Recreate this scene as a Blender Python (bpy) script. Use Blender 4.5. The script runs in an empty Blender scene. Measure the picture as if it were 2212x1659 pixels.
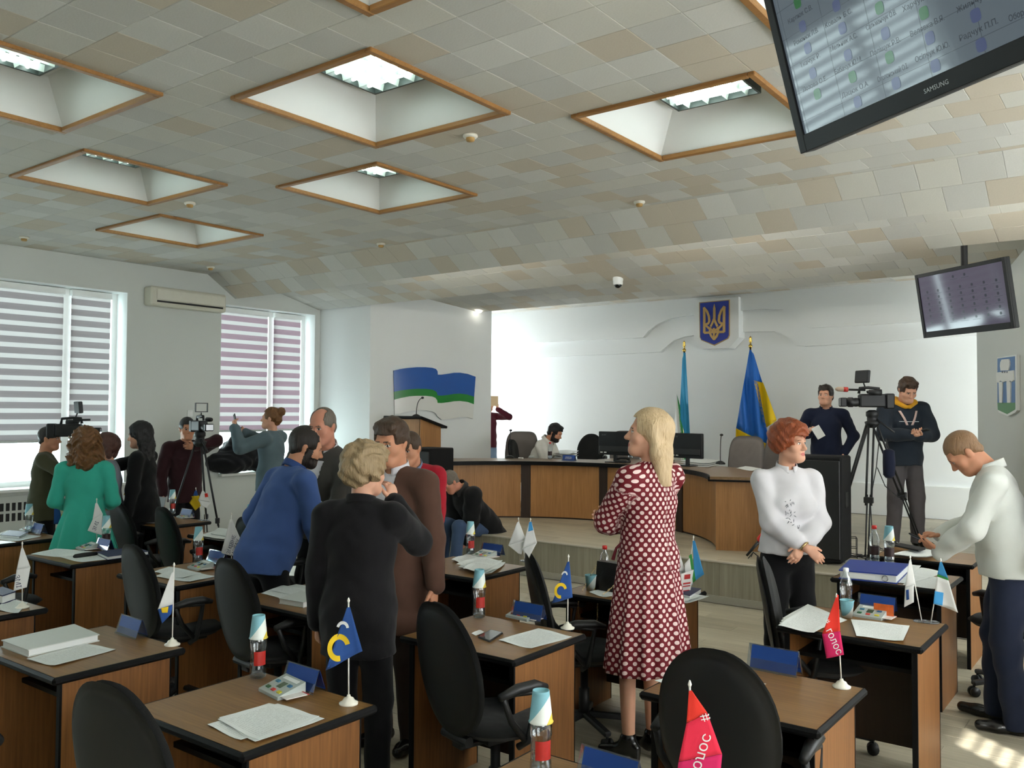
import bpy, math, random
import numpy as np
from mathutils import Matrix, Vector
random.seed(7); np.random.seed(7)
S = bpy.context.scene
COL = S.collection

# ------------------------------------------------------------------ camera
F = 1880.0
YAW, PITCH, ROLL = math.radians(37.01), math.radians(1.88), math.radians(0.30)
CAM = np.array([0.0, 0.0, 1.82])
def _axes():
    f = np.array([-math.sin(YAW)*math.cos(PITCH), math.cos(YAW)*math.cos(PITCH), math.sin(PITCH)])
    r = np.array([math.cos(YAW), math.sin(YAW), 0.0]); u = np.cross(r, f)
    return r*math.cos(ROLL)+u*math.sin(ROLL), -r*math.sin(ROLL)+u*math.cos(ROLL), f
CR, CU, CF = _axes()
cd = bpy.data.cameras.new('camera'); cd.sensor_fit = 'HORIZONTAL'; cd.sensor_width = 36.0
cd.lens = F*36.0/2212.0; cd.clip_start = 0.05; cd.clip_end = 300
cam = bpy.data.objects.new('camera', cd); COL.objects.link(cam)
M4 = Matrix.Identity(4)
for i in range(3):
    M4[i][0] = CR[i]; M4[i][1] = CU[i]; M4[i][2] = -CF[i]; M4[i][3] = CAM[i]
cam.matrix_world = M4
S.camera = cam

# ------------------------------------------------------------------ world, sun, exposure
W = bpy.data.worlds.new('sky'); S.world = W; W.use_nodes = True
nt = W.node_tree; nt.nodes.clear()
wo = nt.nodes.new('ShaderNodeOutputWorld'); wb = nt.nodes.new('ShaderNodeBackground')
wb.inputs['Color'].default_value = (0.88, 0.95, 1.0, 1); wb.inputs['Strength'].default_value = 11.0
nt.links.new(wb.outputs[0], wo.inputs[0])
sd = bpy.data.lights.new('sun', 'SUN'); sd.energy = 14.0; sd.angle = math.radians(0.6); sd.color = (1.0, 0.97, 0.92)
sun = bpy.data.objects.new('sun', sd); COL.objects.link(sun)
SUN_DIR = Vector((-0.654, 0.520, -0.545)).normalized()
sun.rotation_euler = SUN_DIR.to_track_quat('-Z', 'Y').to_euler()
vs = S.view_settings
vs.view_transform = 'Standard'; vs.look = 'None'; vs.gamma = 1.0; vs.use_curve_mapping = False
vs.exposure = 0.62
S.cycles.use_denoising = True
S.cycles.max_bounces = 8; S.cycles.diffuse_bounces = 5; S.cycles.glossy_bounces = 3
S.cycles.transmission_bounces = 6; S.cycles.transparent_max_bounces = 12
S.cycles.caustics_reflective = False; S.cycles.caustics_refractive = False
S.cycles.sample_clamp_indirect = 8.0

def portal(name, loc, look, sx, sy):
    d = bpy.data.lights.new(name, 'AREA'); d.shape = 'RECTANGLE'; d.size = sx; d.size_y = sy
    d.cycles.is_portal = True
    o = bpy.data.objects.new(name, d); COL.objects.link(o)
    o.location = loc; o.rotation_euler = Vector(look).to_track_quat('-Z', 'Z').to_euler()
    return o

# ------------------------------------------------------------------ pixel -> place (2212 x 1659 frame)
def ray(u, v): return CR*((u-1106)/F) + CU*((829.5-v)/F) + CF
def PZ(u, v, z): d = ray(u, v); return CAM + d*((z-CAM[2])/d[2])
def PX(u, v, x): d = ray(u, v); return CAM + d*((x-CAM[0])/d[0])
def PY(u, v, y): d = ray(u, v); return CAM + d*((y-CAM[1])/d[1])
def PD(u, v, depth): return CAM + ray(u, v)*depth
def PP(u, v, p0, n):
    d = ray(u, v); n = np.asarray(n, float); return CAM + d*(((np.asarray(p0)-CAM)@n)/(d@n))
def toPix(p):
    q = np.asarray(p, float)-CAM; z = q@CF
    return 1106+F*(q@CR)/z, 829.5-F*(q@CU)/z, z

# ------------------------------------------------------------------ materials
def srgb(r, g, b):
    f = lambda c: (c/255.0/12.92) if c/255.0 <= 0.04045 else ((c/255.0+0.055)/1.055)**2.4
    return (f(r), f(g), f(b), 1.0)
MATS = {}
class NT:
    def __init__(s, name):
        s.m = bpy.data.materials.new(name); s.m.use_nodes = True; s.t = s.m.node_tree; s.t.nodes.clear()
        s.out = s.n('ShaderNodeOutputMaterial')
    def n(s, kind, **kw):
        x = s.t.nodes.new(kind)
        for k, v in kw.items(): setattr(x, k, v)
        return x
    def l(s, a, b): s.t.links.new(a, b)
    def math(s, op, a, b=None, clamp=False):
        x = s.n('ShaderNodeMath', operation=op); x.use_clamp = clamp
        for i, q in enumerate((a, b)):
            if q is None: continue
            if isinstance(q, (int, float)): x.inputs[i].default_value = q
            else: s.l(q, x.inputs[i])
        return x.outputs[0]
    def mix(s, fac, a, b):
        x = s.n('ShaderNodeMix', data_type='RGBA')
        if isinstance(fac, (int, float)): x.inputs[0].default_value = fac
        else: s.l(fac, x.inputs[0])
        for i, q in ((6, a), (7, b)):
            if isinstance(q, tuple): x.inputs[i].default_value = q
            else: s.l(q, x.inputs[i])
        return x.outputs[2]
    def noise(s, scale, detail=3, coord='Object', vec=(1, 1, 1), rough=0.55):
        tc = s.n('ShaderNodeTexCoord'); mp = s.n('ShaderNodeMapping'); mp.inputs['Scale'].default_value = vec
        s.l(tc.outputs[coord], mp.inputs[0]); nz = s.n('ShaderNodeTexNoise')
        nz.inputs['Scale'].default_value = scale; nz.inputs['Detail'].default_value = detail; nz.inputs['Roughness'].default_value = rough
        s.l(mp.outputs[0], nz.inputs['Vector']); return nz.outputs['Fac']
    def bsdf(s, col, rough=0.6, spec=0.4, metal=0.0, bump=None, bump_str=0.2, bump_dist=0.004, **kw):
        b = s.n('ShaderNodeBsdfPrincipled')
        if isinstance(col, tuple): b.inputs['Base Color'].default_value = col
        else: s.l(col, b.inputs['Base Color'])
        b.inputs['Roughness'].default_value = rough; b.inputs['Specular IOR Level'].default_value = spec; b.inputs['Metallic'].default_value = metal
        for k, v in kw.items(): b.inputs[k].default_value = v
        if bump is not None:
            bp = s.n('ShaderNodeBump'); bp.inputs['Strength'].default_value = bump_str; bp.inputs['Distance'].default_value = bump_dist
            s.l(bump, bp.inputs['Height']); s.l(bp.outputs[0], b.inputs['Normal'])
        s.l(b.outputs[0], s.out.inputs[0]); return b
def plain(name, rgb, rough=0.6, spec=0.4, metal=0.0, var=0.06, scale=18.0, bump=0.0, bscale=None, **kw):
    if name in MATS: return MATS[name]
    N = NT(name); c = srgb(*rgb)
    nz = N.noise(scale)
    a = tuple(max(0, x*(1-var)) for x in c[:3])+(1,); b = tuple(min(1, x*(1+var)) for x in c[:3])+(1,)
    bm = N.noise(bscale or scale*8, 2) if bump else None
    N.bsdf(N.mix(nz, a, b), rough, spec, metal, bm, bump, **kw)
    MATS[name] = N.m; return N.m
def cloth(name, rgb, rough=0.9, var=0.10, weave=420.0, bump=0.25):
    if name in MATS: return MATS[name]
    N = NT(name); c = srgb(*rgb); nz = N.noise(9.0, 4); fine = N.noise(weave, 2)
    a = tuple(x*(1-var) for x in c[:3])+(1,); b = tuple(min(1, x*(1+var)) for x in c[:3])+(1,)
    fold = N.noise(8.0, 1.5, vec=(1.0, 1.0, 0.7), rough=0.5)
    N.bsdf(N.mix(nz, a, b), rough, 0.15, 0, N.math('ADD', N.math('MULTIPLY', fold, 6.0), N.math('MULTIPLY', fine, 0.35)), bump*2.2, 0.0045)
    N.m.node_tree.nodes['Principled BSDF'].inputs['Sheen Weight'].default_value = 0.08
    MATS[name] = N.m; return N.m
def wood(name, dark, light, axis=2, rough=0.38, scale=5.0, spec=0.4):
    if name in MATS: return MATS[name]
    N = NT(name); v = [14.0, 14.0, 14.0]; v[axis] = 0.55
    g = N.noise(scale, 6, vec=tuple(v), rough=0.6)
    v2 = [3.0, 3.0, 3.0]; v2[axis] = 0.25
    g2 = N.noise(scale*0.5, 2, vec=tuple(v2))
    cr = N.n('ShaderNodeValToRGB'); cr.color_ramp.elements[0].position = 0.32; cr.color_ramp.elements[1].position = 0.72
    cr.color_ramp.elements[0].color = srgb(*dark); cr.color_ramp.elements[1].color = srgb(*light)
    N.l(N.math('ADD', N.math('MULTIPLY', g, 0.65), N.math('MULTIPLY', g2, 0.35)), cr.inputs[0])
    N.bsdf(cr.outputs[0], rough, spec, 0, g, 0.04)
    MATS[name] = N.m; return N.m
def hairmat(name, dark, light, rough=0.45):
    if name in MATS: return MATS[name]
    N = NT(name); g = N.noise(26.0, 5, vec=(5.0, 5.0, 0.5)); 
    N.bsdf(N.mix(g, srgb(*dark), srgb(*light)), rough, 0.35, 0, g, 0.8, 0.01)
    MATS[name] = N.m; return N.m
def emis(name, rgb, st):
    if name in MATS: return MATS[name]
    N = NT(name); e = N.n('ShaderNodeEmission'); e.inputs[0].default_value = srgb(*rgb); e.inputs[1].default_value = st
    N.l(e.outputs[0], N.out.inputs[0]); MATS[name] = N.m; return N.m
def clearmat(name, tint=(245, 248, 250), gloss=0.12, rough=0.03):
    if name in MATS: return MATS[name]
    N = NT(name); t = N.n('ShaderNodeBsdfTransparent'); t.inputs[0].default_value = srgb(*tint)
    g = N.n('ShaderNodeBsdfGlossy'); g.inputs['Roughness'].default_value = rough
    fr = N.n('ShaderNodeLayerWeight'); fr.inputs[0].default_value = 0.35
    fac = N.math('ADD', N.math('MULTIPLY', fr.outputs['Facing'], 0.55), gloss, True)
    mx = N.n('ShaderNodeMixShader'); N.l(fac, mx.inputs[0]); N.l(t.outputs[0], mx.inputs[1]); N.l(g.outputs[0], mx.inputs[2])
    N.l(mx.outputs[0], N.out.inputs[0]); MATS[name] = N.m; return N.m
def bandmat(name, rgb, transl=0.5, transp=0.0):
    if name in MATS: return MATS[name]
    N = NT(name); fine = N.noise(300, 2, vec=(1, 1, 3)); c = srgb(*rgb)
    col = N.mix(fine, tuple(x*0.86 for x in c[:3])+(1,), c)
    d = N.n('ShaderNodeBsdfDiffuse'); t = N.n('ShaderNodeBsdfTranslucent'); N.l(col, d.inputs[0]); N.l(col, t.inputs[0])
    mx = N.n('ShaderNodeMixShader'); mx.inputs[0].default_value = transl; N.l(d.outputs[0], mx.inputs[1]); N.l(t.outputs[0], mx.inputs[2])
    tr = N.n('ShaderNodeBsdfTransparent'); m2 = N.n('ShaderNodeMixShader'); m2.inputs[0].default_value = transp
    N.l(mx.outputs[0], m2.inputs[1]); N.l(tr.outputs[0], m2.inputs[2]); N.l(m2.outputs[0], N.out.inputs[0])
    MATS[name] = N.m; return N.m

# ------------------------------------------------------------------ objects
def tag(o, label=None, cat=None, group=None, kind=None):
    if label: o['label'] = label
    if cat: o['category'] = cat
    if group: o['group'] = group
    if kind: o['kind'] = kind
    return o
def empty(name, loc=(0, 0, 0), rz=0.0, label=None, cat=None, group=None, parent=None):
    o = bpy.data.objects.new(name, None); COL.objects.link(o); o.location = tuple(float(x) for x in loc); o.rotation_euler = (0, 0, rz)
    o.empty_display_size = 0.05
    if parent: o.parent = parent
    return tag(o, label, cat, group)
def link_mesh(name, me, parent=None, loc=None, rz=None):
    o = bpy.data.objects.new(name, me); COL.objects.link(o)
    if parent is not None: o.parent = parent
    if loc is not None: o.location = tuple(float(x) for x in loc)
    if rz is not None: o.rotation_euler = (0, 0, rz)
    return o
def copy_tree(o, parent=None):
    c = o.copy(); COL.objects.link(c); c.parent = parent
    for ch in o.children: copy_tree(ch, c)
    return c
def frame(d, up=(0, 0, 1)):
    d = np.asarray(d, float); d = d/np.linalg.norm(d); up = np.asarray(up, float)
    if abs(d@up) > 0.97: up = np.array([1.0, 0, 0])
    s = np.cross(up, d); s /= np.linalg.norm(s); return s, np.cross(d, s), d
class MB:
    def __init__(s): s.v = []; s.f = []; s.mi = []; s.m = 0; s.n = 0; s.sm = []; s.smooth = False
    def add(s, V, Fc):
        V = np.asarray(V, float).reshape(-1, 3); s.v.append(V)
        for q in Fc: s.f.append(tuple(int(i)+s.n for i in q)); s.mi.append(s.m); s.sm.append(s.smooth)
        s.n += len(V); return s
    def box(s, lo, hi, bev=0.0):
        lo = np.array(lo, float); hi = np.array(hi, float)
        if bev <= 0:
            V = [(x, y, z) for z in (lo[2], hi[2]) for y in (lo[1], hi[1]) for x in (lo[0], hi[0])]
            return s.add(V, [(0, 2, 3, 1), (4, 5, 7, 6), (0, 1, 5, 4), (2, 6, 7, 3), (0, 4, 6, 2), (1, 3, 7, 5)])
        b = min(bev, *(0.49*(hi-lo)))
        V = []; idx = {}
        for sx in (0, 1):
            for sy in (0, 1):
                for sz in (0, 1):
                    c = np.array([(lo, hi)[sx][0], (lo, hi)[sy][1], (lo, hi)[sz][2]]); d = np.array([(b, -b)[sx], (b, -b)[sy], (b, -b)[sz]])
                    for a in range(3):
                        p = c+d; p[a] = c[a]; idx[(sx, sy, sz, a)] = len(V); V.append(p)
        Fc = []
        for a in range(3):
            o1, o2 = [q for q in range(3) if q != a]
            for sa in (0, 1):
                q = []
                for (p, r) in ((0, 0), (1, 0), (1, 1), (0, 1)):
                    k = [0, 0, 0]; k[a] = sa; k[o1] = p; k[o2] = r; q.append(idx[(*k, a)])
                Fc.append(q if (sa == 1) != (a == 1) else q[::-1])
            for p in (0, 1):
                for r in (0, 1):
                    k0 = [0, 0, 0]; k1 = [0, 0, 0]; k0[a] = 0; k1[a] = 1; k0[o1] = k1[o1] = p; k0[o2] = k1[o2] = r
                    Fc.append([idx[(*k0, o1)], idx[(*k1, o1)], idx[(*k1, o2)], idx[(*k0, o2)]])
        for sx in (0, 1):
            for sy in (0, 1):
                for sz in (0, 1): Fc.append([idx[(sx, sy, sz, a)] for a in range(3)])
        return s.add(V, Fc)
    def obox(s, c, half, R, bev=0.0):
        t = MB(); t.box(-np.array(half), np.array(half), bev); V = np.concatenate(t.v)@np.asarray(R).T+np.asarray(c)
        return s.add(V, t.f)
    def bar(s, p0, p1, w, h, up=(0, 0, 1), bev=0.0):
        p0 = np.array(p0, float); p1 = np.array(p1, float); a, b, d = frame(p1-p0, up)
        return s.obox((p0+p1)/2, (w/2, h/2, np.linalg.norm(p1-p0)/2), np.stack([a, b, d], 1), bev)
    def lathe(s, prof, c=(0, 0, 0), seg=20, ax=(0, 0, 1), cap=True):
        a, b, d = frame(ax); c = np.asarray(c, float); V = []; n = len(prof)
        for r, z in prof:
            for k in range(seg):
                t = 2*math.pi*k/seg; V.append(c+a*r*math.cos(t)+b*r*math.sin(t)+d*z)
        Fc = [(i*seg+k, i*seg+(k+1) % seg, (i+1)*seg+(k+1) % seg, (i+1)*seg+k) for i in range(n-1) for k in range(seg)]
        if cap: Fc += [tuple(range(seg))[::-1], tuple((n-1)*seg+k for k in range(seg))]
        return s.add(V, Fc)
    def cyl(s, p0, p1, r0, r1=None, seg=14):
        p0 = np.array(p0, float); p1 = np.array(p1, float)
        return s.lathe([(r0, 0), (r0 if r1 is None else r1, float(np.linalg.norm(p1-p0)))], p0, seg, p1-p0)
    def ball(s, c, r, seg=14, rings=8, sc=(1, 1, 1)):
        V = []; c = np.asarray(c, float)
        for i in range(rings+1):
            p = math.pi*i/rings
            for k in range(seg):
                t = 2*math.pi*k/seg; V.append(c+r*np.array([math.sin(p)*math.cos(t)*sc[0], math.sin(p)*math.sin(t)*sc[1], -math.cos(p)*sc[2]]))
        return s.add(V, [(i*seg+k, i*seg+(k+1) % seg, (i+1)*seg+(k+1) % seg, (i+1)*seg+k) for i in range(rings) for k in range(seg)])
    def tube(s, pts, r, seg=8, closed=False):
        P = np.array(pts, float); n = len(P); V = []; rr = r if hasattr(r, '__len__') else [r]*n
        up = None
        for i in range(n):
            d = P[min(i+1, n-1)]-P[max(i-1, 0)] if not closed else P[(i+1) % n]-P[i-1]
            d = d/(np.linalg.norm(d)+1e-9)
            if up is None: a, b, d = frame(d)
            else:
                a = np.cross(up, d); L = np.linalg.norm(a)
                if L < 1e-4: a, b, d = frame(d)
                else: a /= L; b = np.cross(d, a)
            up = b
            for k in range(seg):
                t = 2*math.pi*k/seg; V.append(P[i]+rr[i]*(a*math.cos(t)+b*math.sin(t)))
        m = n if closed else n-1
        Fc = [(i*seg+k, i*seg+(k+1) % seg, ((i+1) % n)*seg+(k+1) % seg, ((i+1) % n)*seg+k) for i in range(m) for k in range(seg)]
        if not closed: Fc += [tuple(range(seg))[::-1], tuple((n-1)*seg+k for k in range(seg))]
        return s.add(V, Fc)
    def prism(s, poly, fn, t0, t1):
        # poly 2D, fn(a,b,t)->3D ; two caps + sides
        n = len(poly); V = [fn(a, b, t0) for a, b in poly]+[fn(a, b, t1) for a, b in poly]
        return s.add(V, [tuple(range(n))[::-1], tuple(range(n, 2*n))]+[(i, (i+1) % n, n+(i+1) % n, n+i) for i in range(n)])
    def sheet(s, fn, nu, nv, thick=0.0):
        G = np.array([[fn(i/nu, j/nv) for i in range(nu+1)] for j in range(nv+1)], float)
        w = nu+1; Fc = [(j*w+i, j*w+i+1, (j+1)*w+i+1, (j+1)*w+i) for j in range(nv) for i in range(nu)]
        if thick <= 0: return s.add(G.reshape(-1, 3), Fc)
        du = np.gradient(G, axis=1); dv = np.gradient(G, axis=0); nn = np.cross(du, dv); nn /= (np.linalg.norm(nn, axis=2, keepdims=True)+1e-12)
        A = (G+nn*thick/2).reshape(-1, 3); B = (G-nn*thick/2).reshape(-1, 3); N0 = len(A)
        rim = [i for i in range(nu)]+[j*w+nu for j in range(nv)]+[nv*w+i for i in range(nu, 0, -1)]+[j*w for j in range(nv, 0, -1)]
        m = len(rim)
        return s.add(np.concatenate([A, B]), Fc+[tuple(N0+i for i in q[::-1]) for q in Fc]+[(rim[k], N0+rim[k], N0+rim[(k+1) % m], rim[(k+1) % m]) for k in range(m)])
    def mesh(s, name, mats, shift=None):
        me = bpy.data.meshes.new(name); V = np.concatenate(s.v) if s.v else np.zeros((0, 3))
        if shift is not None: V = V-np.asarray(shift)
        me.from_pydata(V.tolist(), [], s.f)
        for m in (mats if isinstance(mats, (list, tuple)) else [mats]): me.materials.append(m)
        me.polygons.foreach_set('material_index', s.mi); me.polygons.foreach_set('use_smooth', s.sm); me.update()
        return me
    def build(s, name, mats, parent=None, smooth=None, loc=None, rz=None, shift=None):
        if smooth is not None: s.sm = [smooth]*len(s.f)
        return link_mesh(name, s.mesh(name, mats, shift), parent, loc, rz)
def text_mesh(txt, size=1.0):
    cu = bpy.data.curves.new('t', 'FONT'); cu.body = txt; cu.size = size; cu.align_x = 'CENTER'; cu.align_y = 'CENTER'; cu.resolution_u = 2
    o = bpy.data.objects.new('t', cu); COL.objects.link(o)
    dg = bpy.context.evaluated_depsgraph_get(); me = bpy.data.meshes.new_from_object(o.evaluated_get(dg))
    V = np.array([v.co[:] for v in me.vertices]).reshape(-1, 3); Fc = [tuple(p.vertices) for p in me.polygons]
    bpy.data.objects.remove(o); bpy.data.curves.remove(cu); bpy.data.meshes.remove(me)
    return V, Fc
def rot2(a): return np.array([[math.cos(a), -math.sin(a), 0], [math.sin(a), math.cos(a), 0], [0, 0, 1.0]])
# ================================================================== STRUCTURE
ZC, XL, XRW, YREAR, YB = 3.73, -10.69, 2.30, -3.2, 13.10
YS, ZS = 7.93, 0.40                      # stage front edge and height
m_wall = plain('paint_grey', (206, 210, 206), 0.75, 0.2, var=0.02, scale=2.0, bump=0.05, bscale=160)
m_white = plain('paint_white', (228, 231, 230), 0.7, 0.25, var=0.015, scale=2.0, bump=0.04, bscale=160)
m_upvc = plain('white_plastic', (232, 234, 232), 0.35, 0.5, var=0.01)
m_skirt = plain('skirting_grey', (168, 163, 150), 0.5, 0.4)
m_trim = wood('trim_oak', (138, 96, 50), (168, 122, 70), 0, 0.5)
m_glass = clearmat('window_glass', (240, 248, 246), 0.04)
m_dark = plain('matt_black', (22, 22, 23), 0.55, 0.35, var=0.1)
m_slab = plain('slab', (150, 145, 135), 0.9, 0.1)

def struct(o): o['kind'] = 'structure'; return o
def slab_poly(mb, pts, z0, z1):
    n = len(pts); V = [(x, y, z0) for x, y in pts]+[(x, y, z1) for x, y in pts]
    mb.add(V, [tuple(range(n))[::-1], tuple(range(n, 2*n))]+[(i, (i+1) % n, n+(i+1) % n, n+i) for i in range(n)])
def thick_wall(mb, p, q, t, z0, z1):
    p = np.array(p, float); q = np.array(q, float); d = q-p; d /= np.linalg.norm(d); n = np.array([-d[1], d[0]])*t
    slab_poly(mb, [p, q, q+n, p+n], z0, z1)

# ---- left wall with its windows (opening: y0, y1, z0, z1)
WIN = [(3.38, 5.94, 0.90, 3.34), (7.33, 9.03, 0.93, 3.34), (-0.55, 2.05, 0.90, 3.34)]
mb = MB(); T = 0.36
ops = sorted(WIN+[(11.3, 12.9, 0.9, 3.2)])
y = YREAR
for (a, b, z0, z1) in ops:
    mb.box((XL-T, y, 0), (XL, a, 4.3)); mb.box((XL-T, a, 0), (XL, b, z0)); mb.box((XL-T, a, z1), (XL, b, 4.3)); y = b
mb.box((XL-T, y, 0), (XL, YB+0.3, 4.3))
wall_left = struct(mb.build('wall_left', m_wall))
for k, (a, b, z0, z1) in enumerate(ops): portal('sky_portal', (XL-T-0.02, (a+b)/2, (z0+z1)/2), (1, 0, 0), b-a, z1-z0)

# ---- right wall with windows (behind and beside the camera)
RW = [(-1.6, 1.2, 0.9, 3.2), (2.5, 5.6, 0.9, 3.2), (6.5, 8.6, 0.9, 3.2)]
mb = MB(); y = YREAR
for (a, b, z0, z1) in RW:
    mb.box((XRW, y, 0), (XRW+T, a, 4.3)); mb.box((XRW, a, 0), (XRW+T, b, z0)); mb.box((XRW, a, z1), (XRW+T, b, 4.3)); y = b
mb.box((XRW, y, 0), (XRW+T, 9.5, 4.3))
wall_right = struct(mb.build('wall_right', m_wall))
for (a, b, z0, z1) in RW: portal('sky_portal', (XRW+T+0.02, (a+b)/2, (z0+z1)/2), (-1, 0, 0), b-a, z1-z0)
mb = MB(); mb.box((XL-T, YREAR-0.3, 0), (XRW+T, YREAR, 4.3)); struct(mb.build('wall_rear', m_wall))
# ---- stage walls
mb = MB(); mb.box((XL-T, YB, 0), (1.0, YB+0.3, 4.3)); wall_back = struct(mb.build('wall_back', m_white))
A2, D2 = np.array([-9.55, 9.20]), np.array([-8.73, 11.02])
mb = MB(); mb.box((XL+0.001, 9.13, ZS), (A2[0], 9.33, 4.0)); thick_wall(mb, A2+np.array([0, -0.07]), D2, 0.22, ZS, 4.0)
wall_stage_left = struct(mb.build('wall_stage_left', m_white))
E2, G2 = np.array([-1.90, 12.18]), np.array([-0.735, 9.20])
mb = MB(); thick_wall(mb, E2, G2, 0.22, ZS, 4.0); mb.box((G2[0], 9.20, ZS), (XRW, 9.42, 4.0)); wall_stage_right = struct(mb.build('wall_stage_right', m_wall))
mb = MB(); mb.box((0.75, 9.42, ZS), (1.0, 10.2, 4.3)); mb.box((0.75, 10.2, ZS), (1.0, 12.9, 0.9)); mb.box((0.75, 10.2, 3.2), (1.0, 12.9, 4.3)); mb.box((0.75, 12.9, ZS), (1.0, YB, 4.3))
struct(mb.build('wall_stage_side', m_white))
portal('sky_portal', (1.02, 11.55, 2.05), (-1, 0, 0), 2.7, 2.3)
# skirting
mb = MB(); mb.box((XL, YREAR, 0), (XL+0.015, 9.13, 0.09)); struct(mb.build('baseboard_left', m_skirt))
mb = MB(); mb.box((-10.6, YB-0.015, ZS), (0.7, YB, ZS+0.08)); struct(mb.build('baseboard_back', m_skirt))
mb = MB(); dd = (G2-E2)/np.linalg.norm(G2-E2); nn = np.array([dd[1], -dd[0]])*0.015
slab_poly(mb, [E2+nn, G2+nn, G2, E2], ZS, ZS+0.08); struct(mb.build('baseboard_right', m_skirt))
# low ledge along the foot of the back wall (radiator casing)
mb = MB(); mb.box((-9.8, YB-0.10, ZS+0.0), (0.4, YB, ZS+0.44)); struct(mb.build('trim_1', m_white))

# ---- floor and stage planks
def plankmat(name, tones, dark=1.0):
    N = NT(name); oi = N.n('ShaderNodeObjectInfo'); g = N.noise(3.0, 6, vec=(0.9, 16, 16), rough=0.6); g2 = N.noise(1.2, 3, vec=(0.6, 5, 5))
    cr = N.n('ShaderNodeValToRGB'); e = cr.color_ramp.elements; e[0].position = 0.25; e[1].position = 0.75
    e[0].color = srgb(*tones[0]); e[1].color = srgb(*tones[1])
    f = N.math('ADD', N.math('MULTIPLY', g, 0.6), N.math('MULTIPLY', g2, 0.25)); f = N.math('ADD', f, N.math('MULTIPLY', oi.outputs['Random'], 0.2))
    N.l(f, cr.inputs[0]); N.bsdf(cr.outputs[0], 0.38, 0.4, 0, g, 0.05); return N.m
m_plank = plankmat('vinyl_plank', ((138, 131, 112), (196, 188, 166)))
m_riser = wood('riser_laminate', (134, 128, 112), (170, 163, 144), 2, 0.5, 3.0)
def seen(p, margin=60):
    u, v, z = toPix(p); return z > 0.3 and -margin < u < 2212+margin and -margin < v < 1659+margin
def pieces(name, items, meshes, parent, limit=300):
    """items: (area_key, variant, location, rotation, scale); nearest ones become parts, the rest one joined part"""
    items = sorted(items, key=lambda q: -q[0])
    for (k, var, loc, rot, sc) in items[:limit]:
        if k <= 0: break
        o = bpy.data.objects.new(name, meshes[var]); COL.objects.link(o); o.parent = parent; o.location = loc; o.rotation_euler = rot; o.scale = sc
    rest = [q for i, q in enumerate(items) if i >= limit or q[0] <= 0]
    if rest:
        mats = [m.materials[0] for m in meshes]; mm = MB()
        base = [(np.array([v.co[:] for v in m.vertices]), [tuple(p.vertices) for p in m.polygons]) for m in meshes]
        for (k, var, loc, rot, sc) in rest:
            V, Fc = base[var]; cx, sx = math.cos(rot[0]), math.sin(rot[0]); V = V*np.array(sc)
            V = np.stack([V[:, 0], V[:, 1]*cx-V[:, 2]*sx, V[:, 1]*sx+V[:, 2]*cx], 1)+np.array(loc)
            mm.m = var; mm.add(V, Fc)
        o = mm.build(name, mats, parent); o['kind'] = 'stuff'
def area_key(p, size):
    if not seen(p): return -1.0
    u, v, z = toPix(p); d = np.asarray(p)-CAM
    return size*abs(d[2])/(z*z*np.linalg.norm(d))
mb = MB(); mb.box((XL-T, YREAR-0.3, -0.25), (XRW+T, YB+0.3, -0.008)); floor = struct(mb.build('floor', m_slab))
pm = MB(); pm.box((-0.624, -0.0915, -0.006), (0.624, 0.0915, 0.0), 0.0015); plank_me = pm.mesh('floor_plank', m_plank)
its = []; j = 0; y = YREAR+0.09
while y < YS:
    x = XL-0.3+(j*0.43) % 1.25
    while x < XRW+0.6:
        its.append((area_key((x, y, 0), 0.23), 0, (min(max(x, XL+0.626), XRW-0.626), y, 0.0), (0, 0, 0), (1, 1, 1))) if XL-0.2 < x < XRW+0.2 else None
        x += 1.25
    y += 0.185; j += 1
pieces('floor_plank', its, [plank_me], floor)
mb = MB(); mb.box((XL+0.002, YS+0.012, 0), (XRW-0.002, YB-0.002, ZS-0.008)); stage = mb.build('stage', m_slab); tag(stage, 'low stage platform with wood-look planks and laminate riser', 'stage')
its = []; j = 0; y = YS+0.11
while y < YB-0.1:
    x = -10.4+(j*0.47) % 1.25
    while x < 0.12:
        its.append((area_key((x, y, ZS), 0.23), 0, (max(x, XL+0.63), y, ZS), (0, 0, 0), (1, 1, 1))); x += 1.25
    y += 0.185; j += 1
pieces('stage_plank', its, [plank_me], stage)
x = XL+0.02; pan = MB(); pan.box((-0.598, 0, 0.07), (0.598, 0.012, ZS-0.012)); pan_me = pan.mesh('riser_panel', m_riser)
while x < XRW-0.6:
    link_mesh('riser_panel', pan_me, stage, (x+0.6, YS, 0)); x += 1.2
mb = MB(); mb.box((XL, YS-0.012, 0), (XRW, YS+0.01, 0.07)); mb.build('riser_skirting', m_skirt, stage)
mb = MB(); mb.box((XL, YS-0.012, ZS-0.014), (XRW, YS+0.03, ZS+0.003), 0.003); mb.build('nosing', plain('nosing_metal', (186, 180, 166), 0.4, 0.5), stage)

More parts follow.
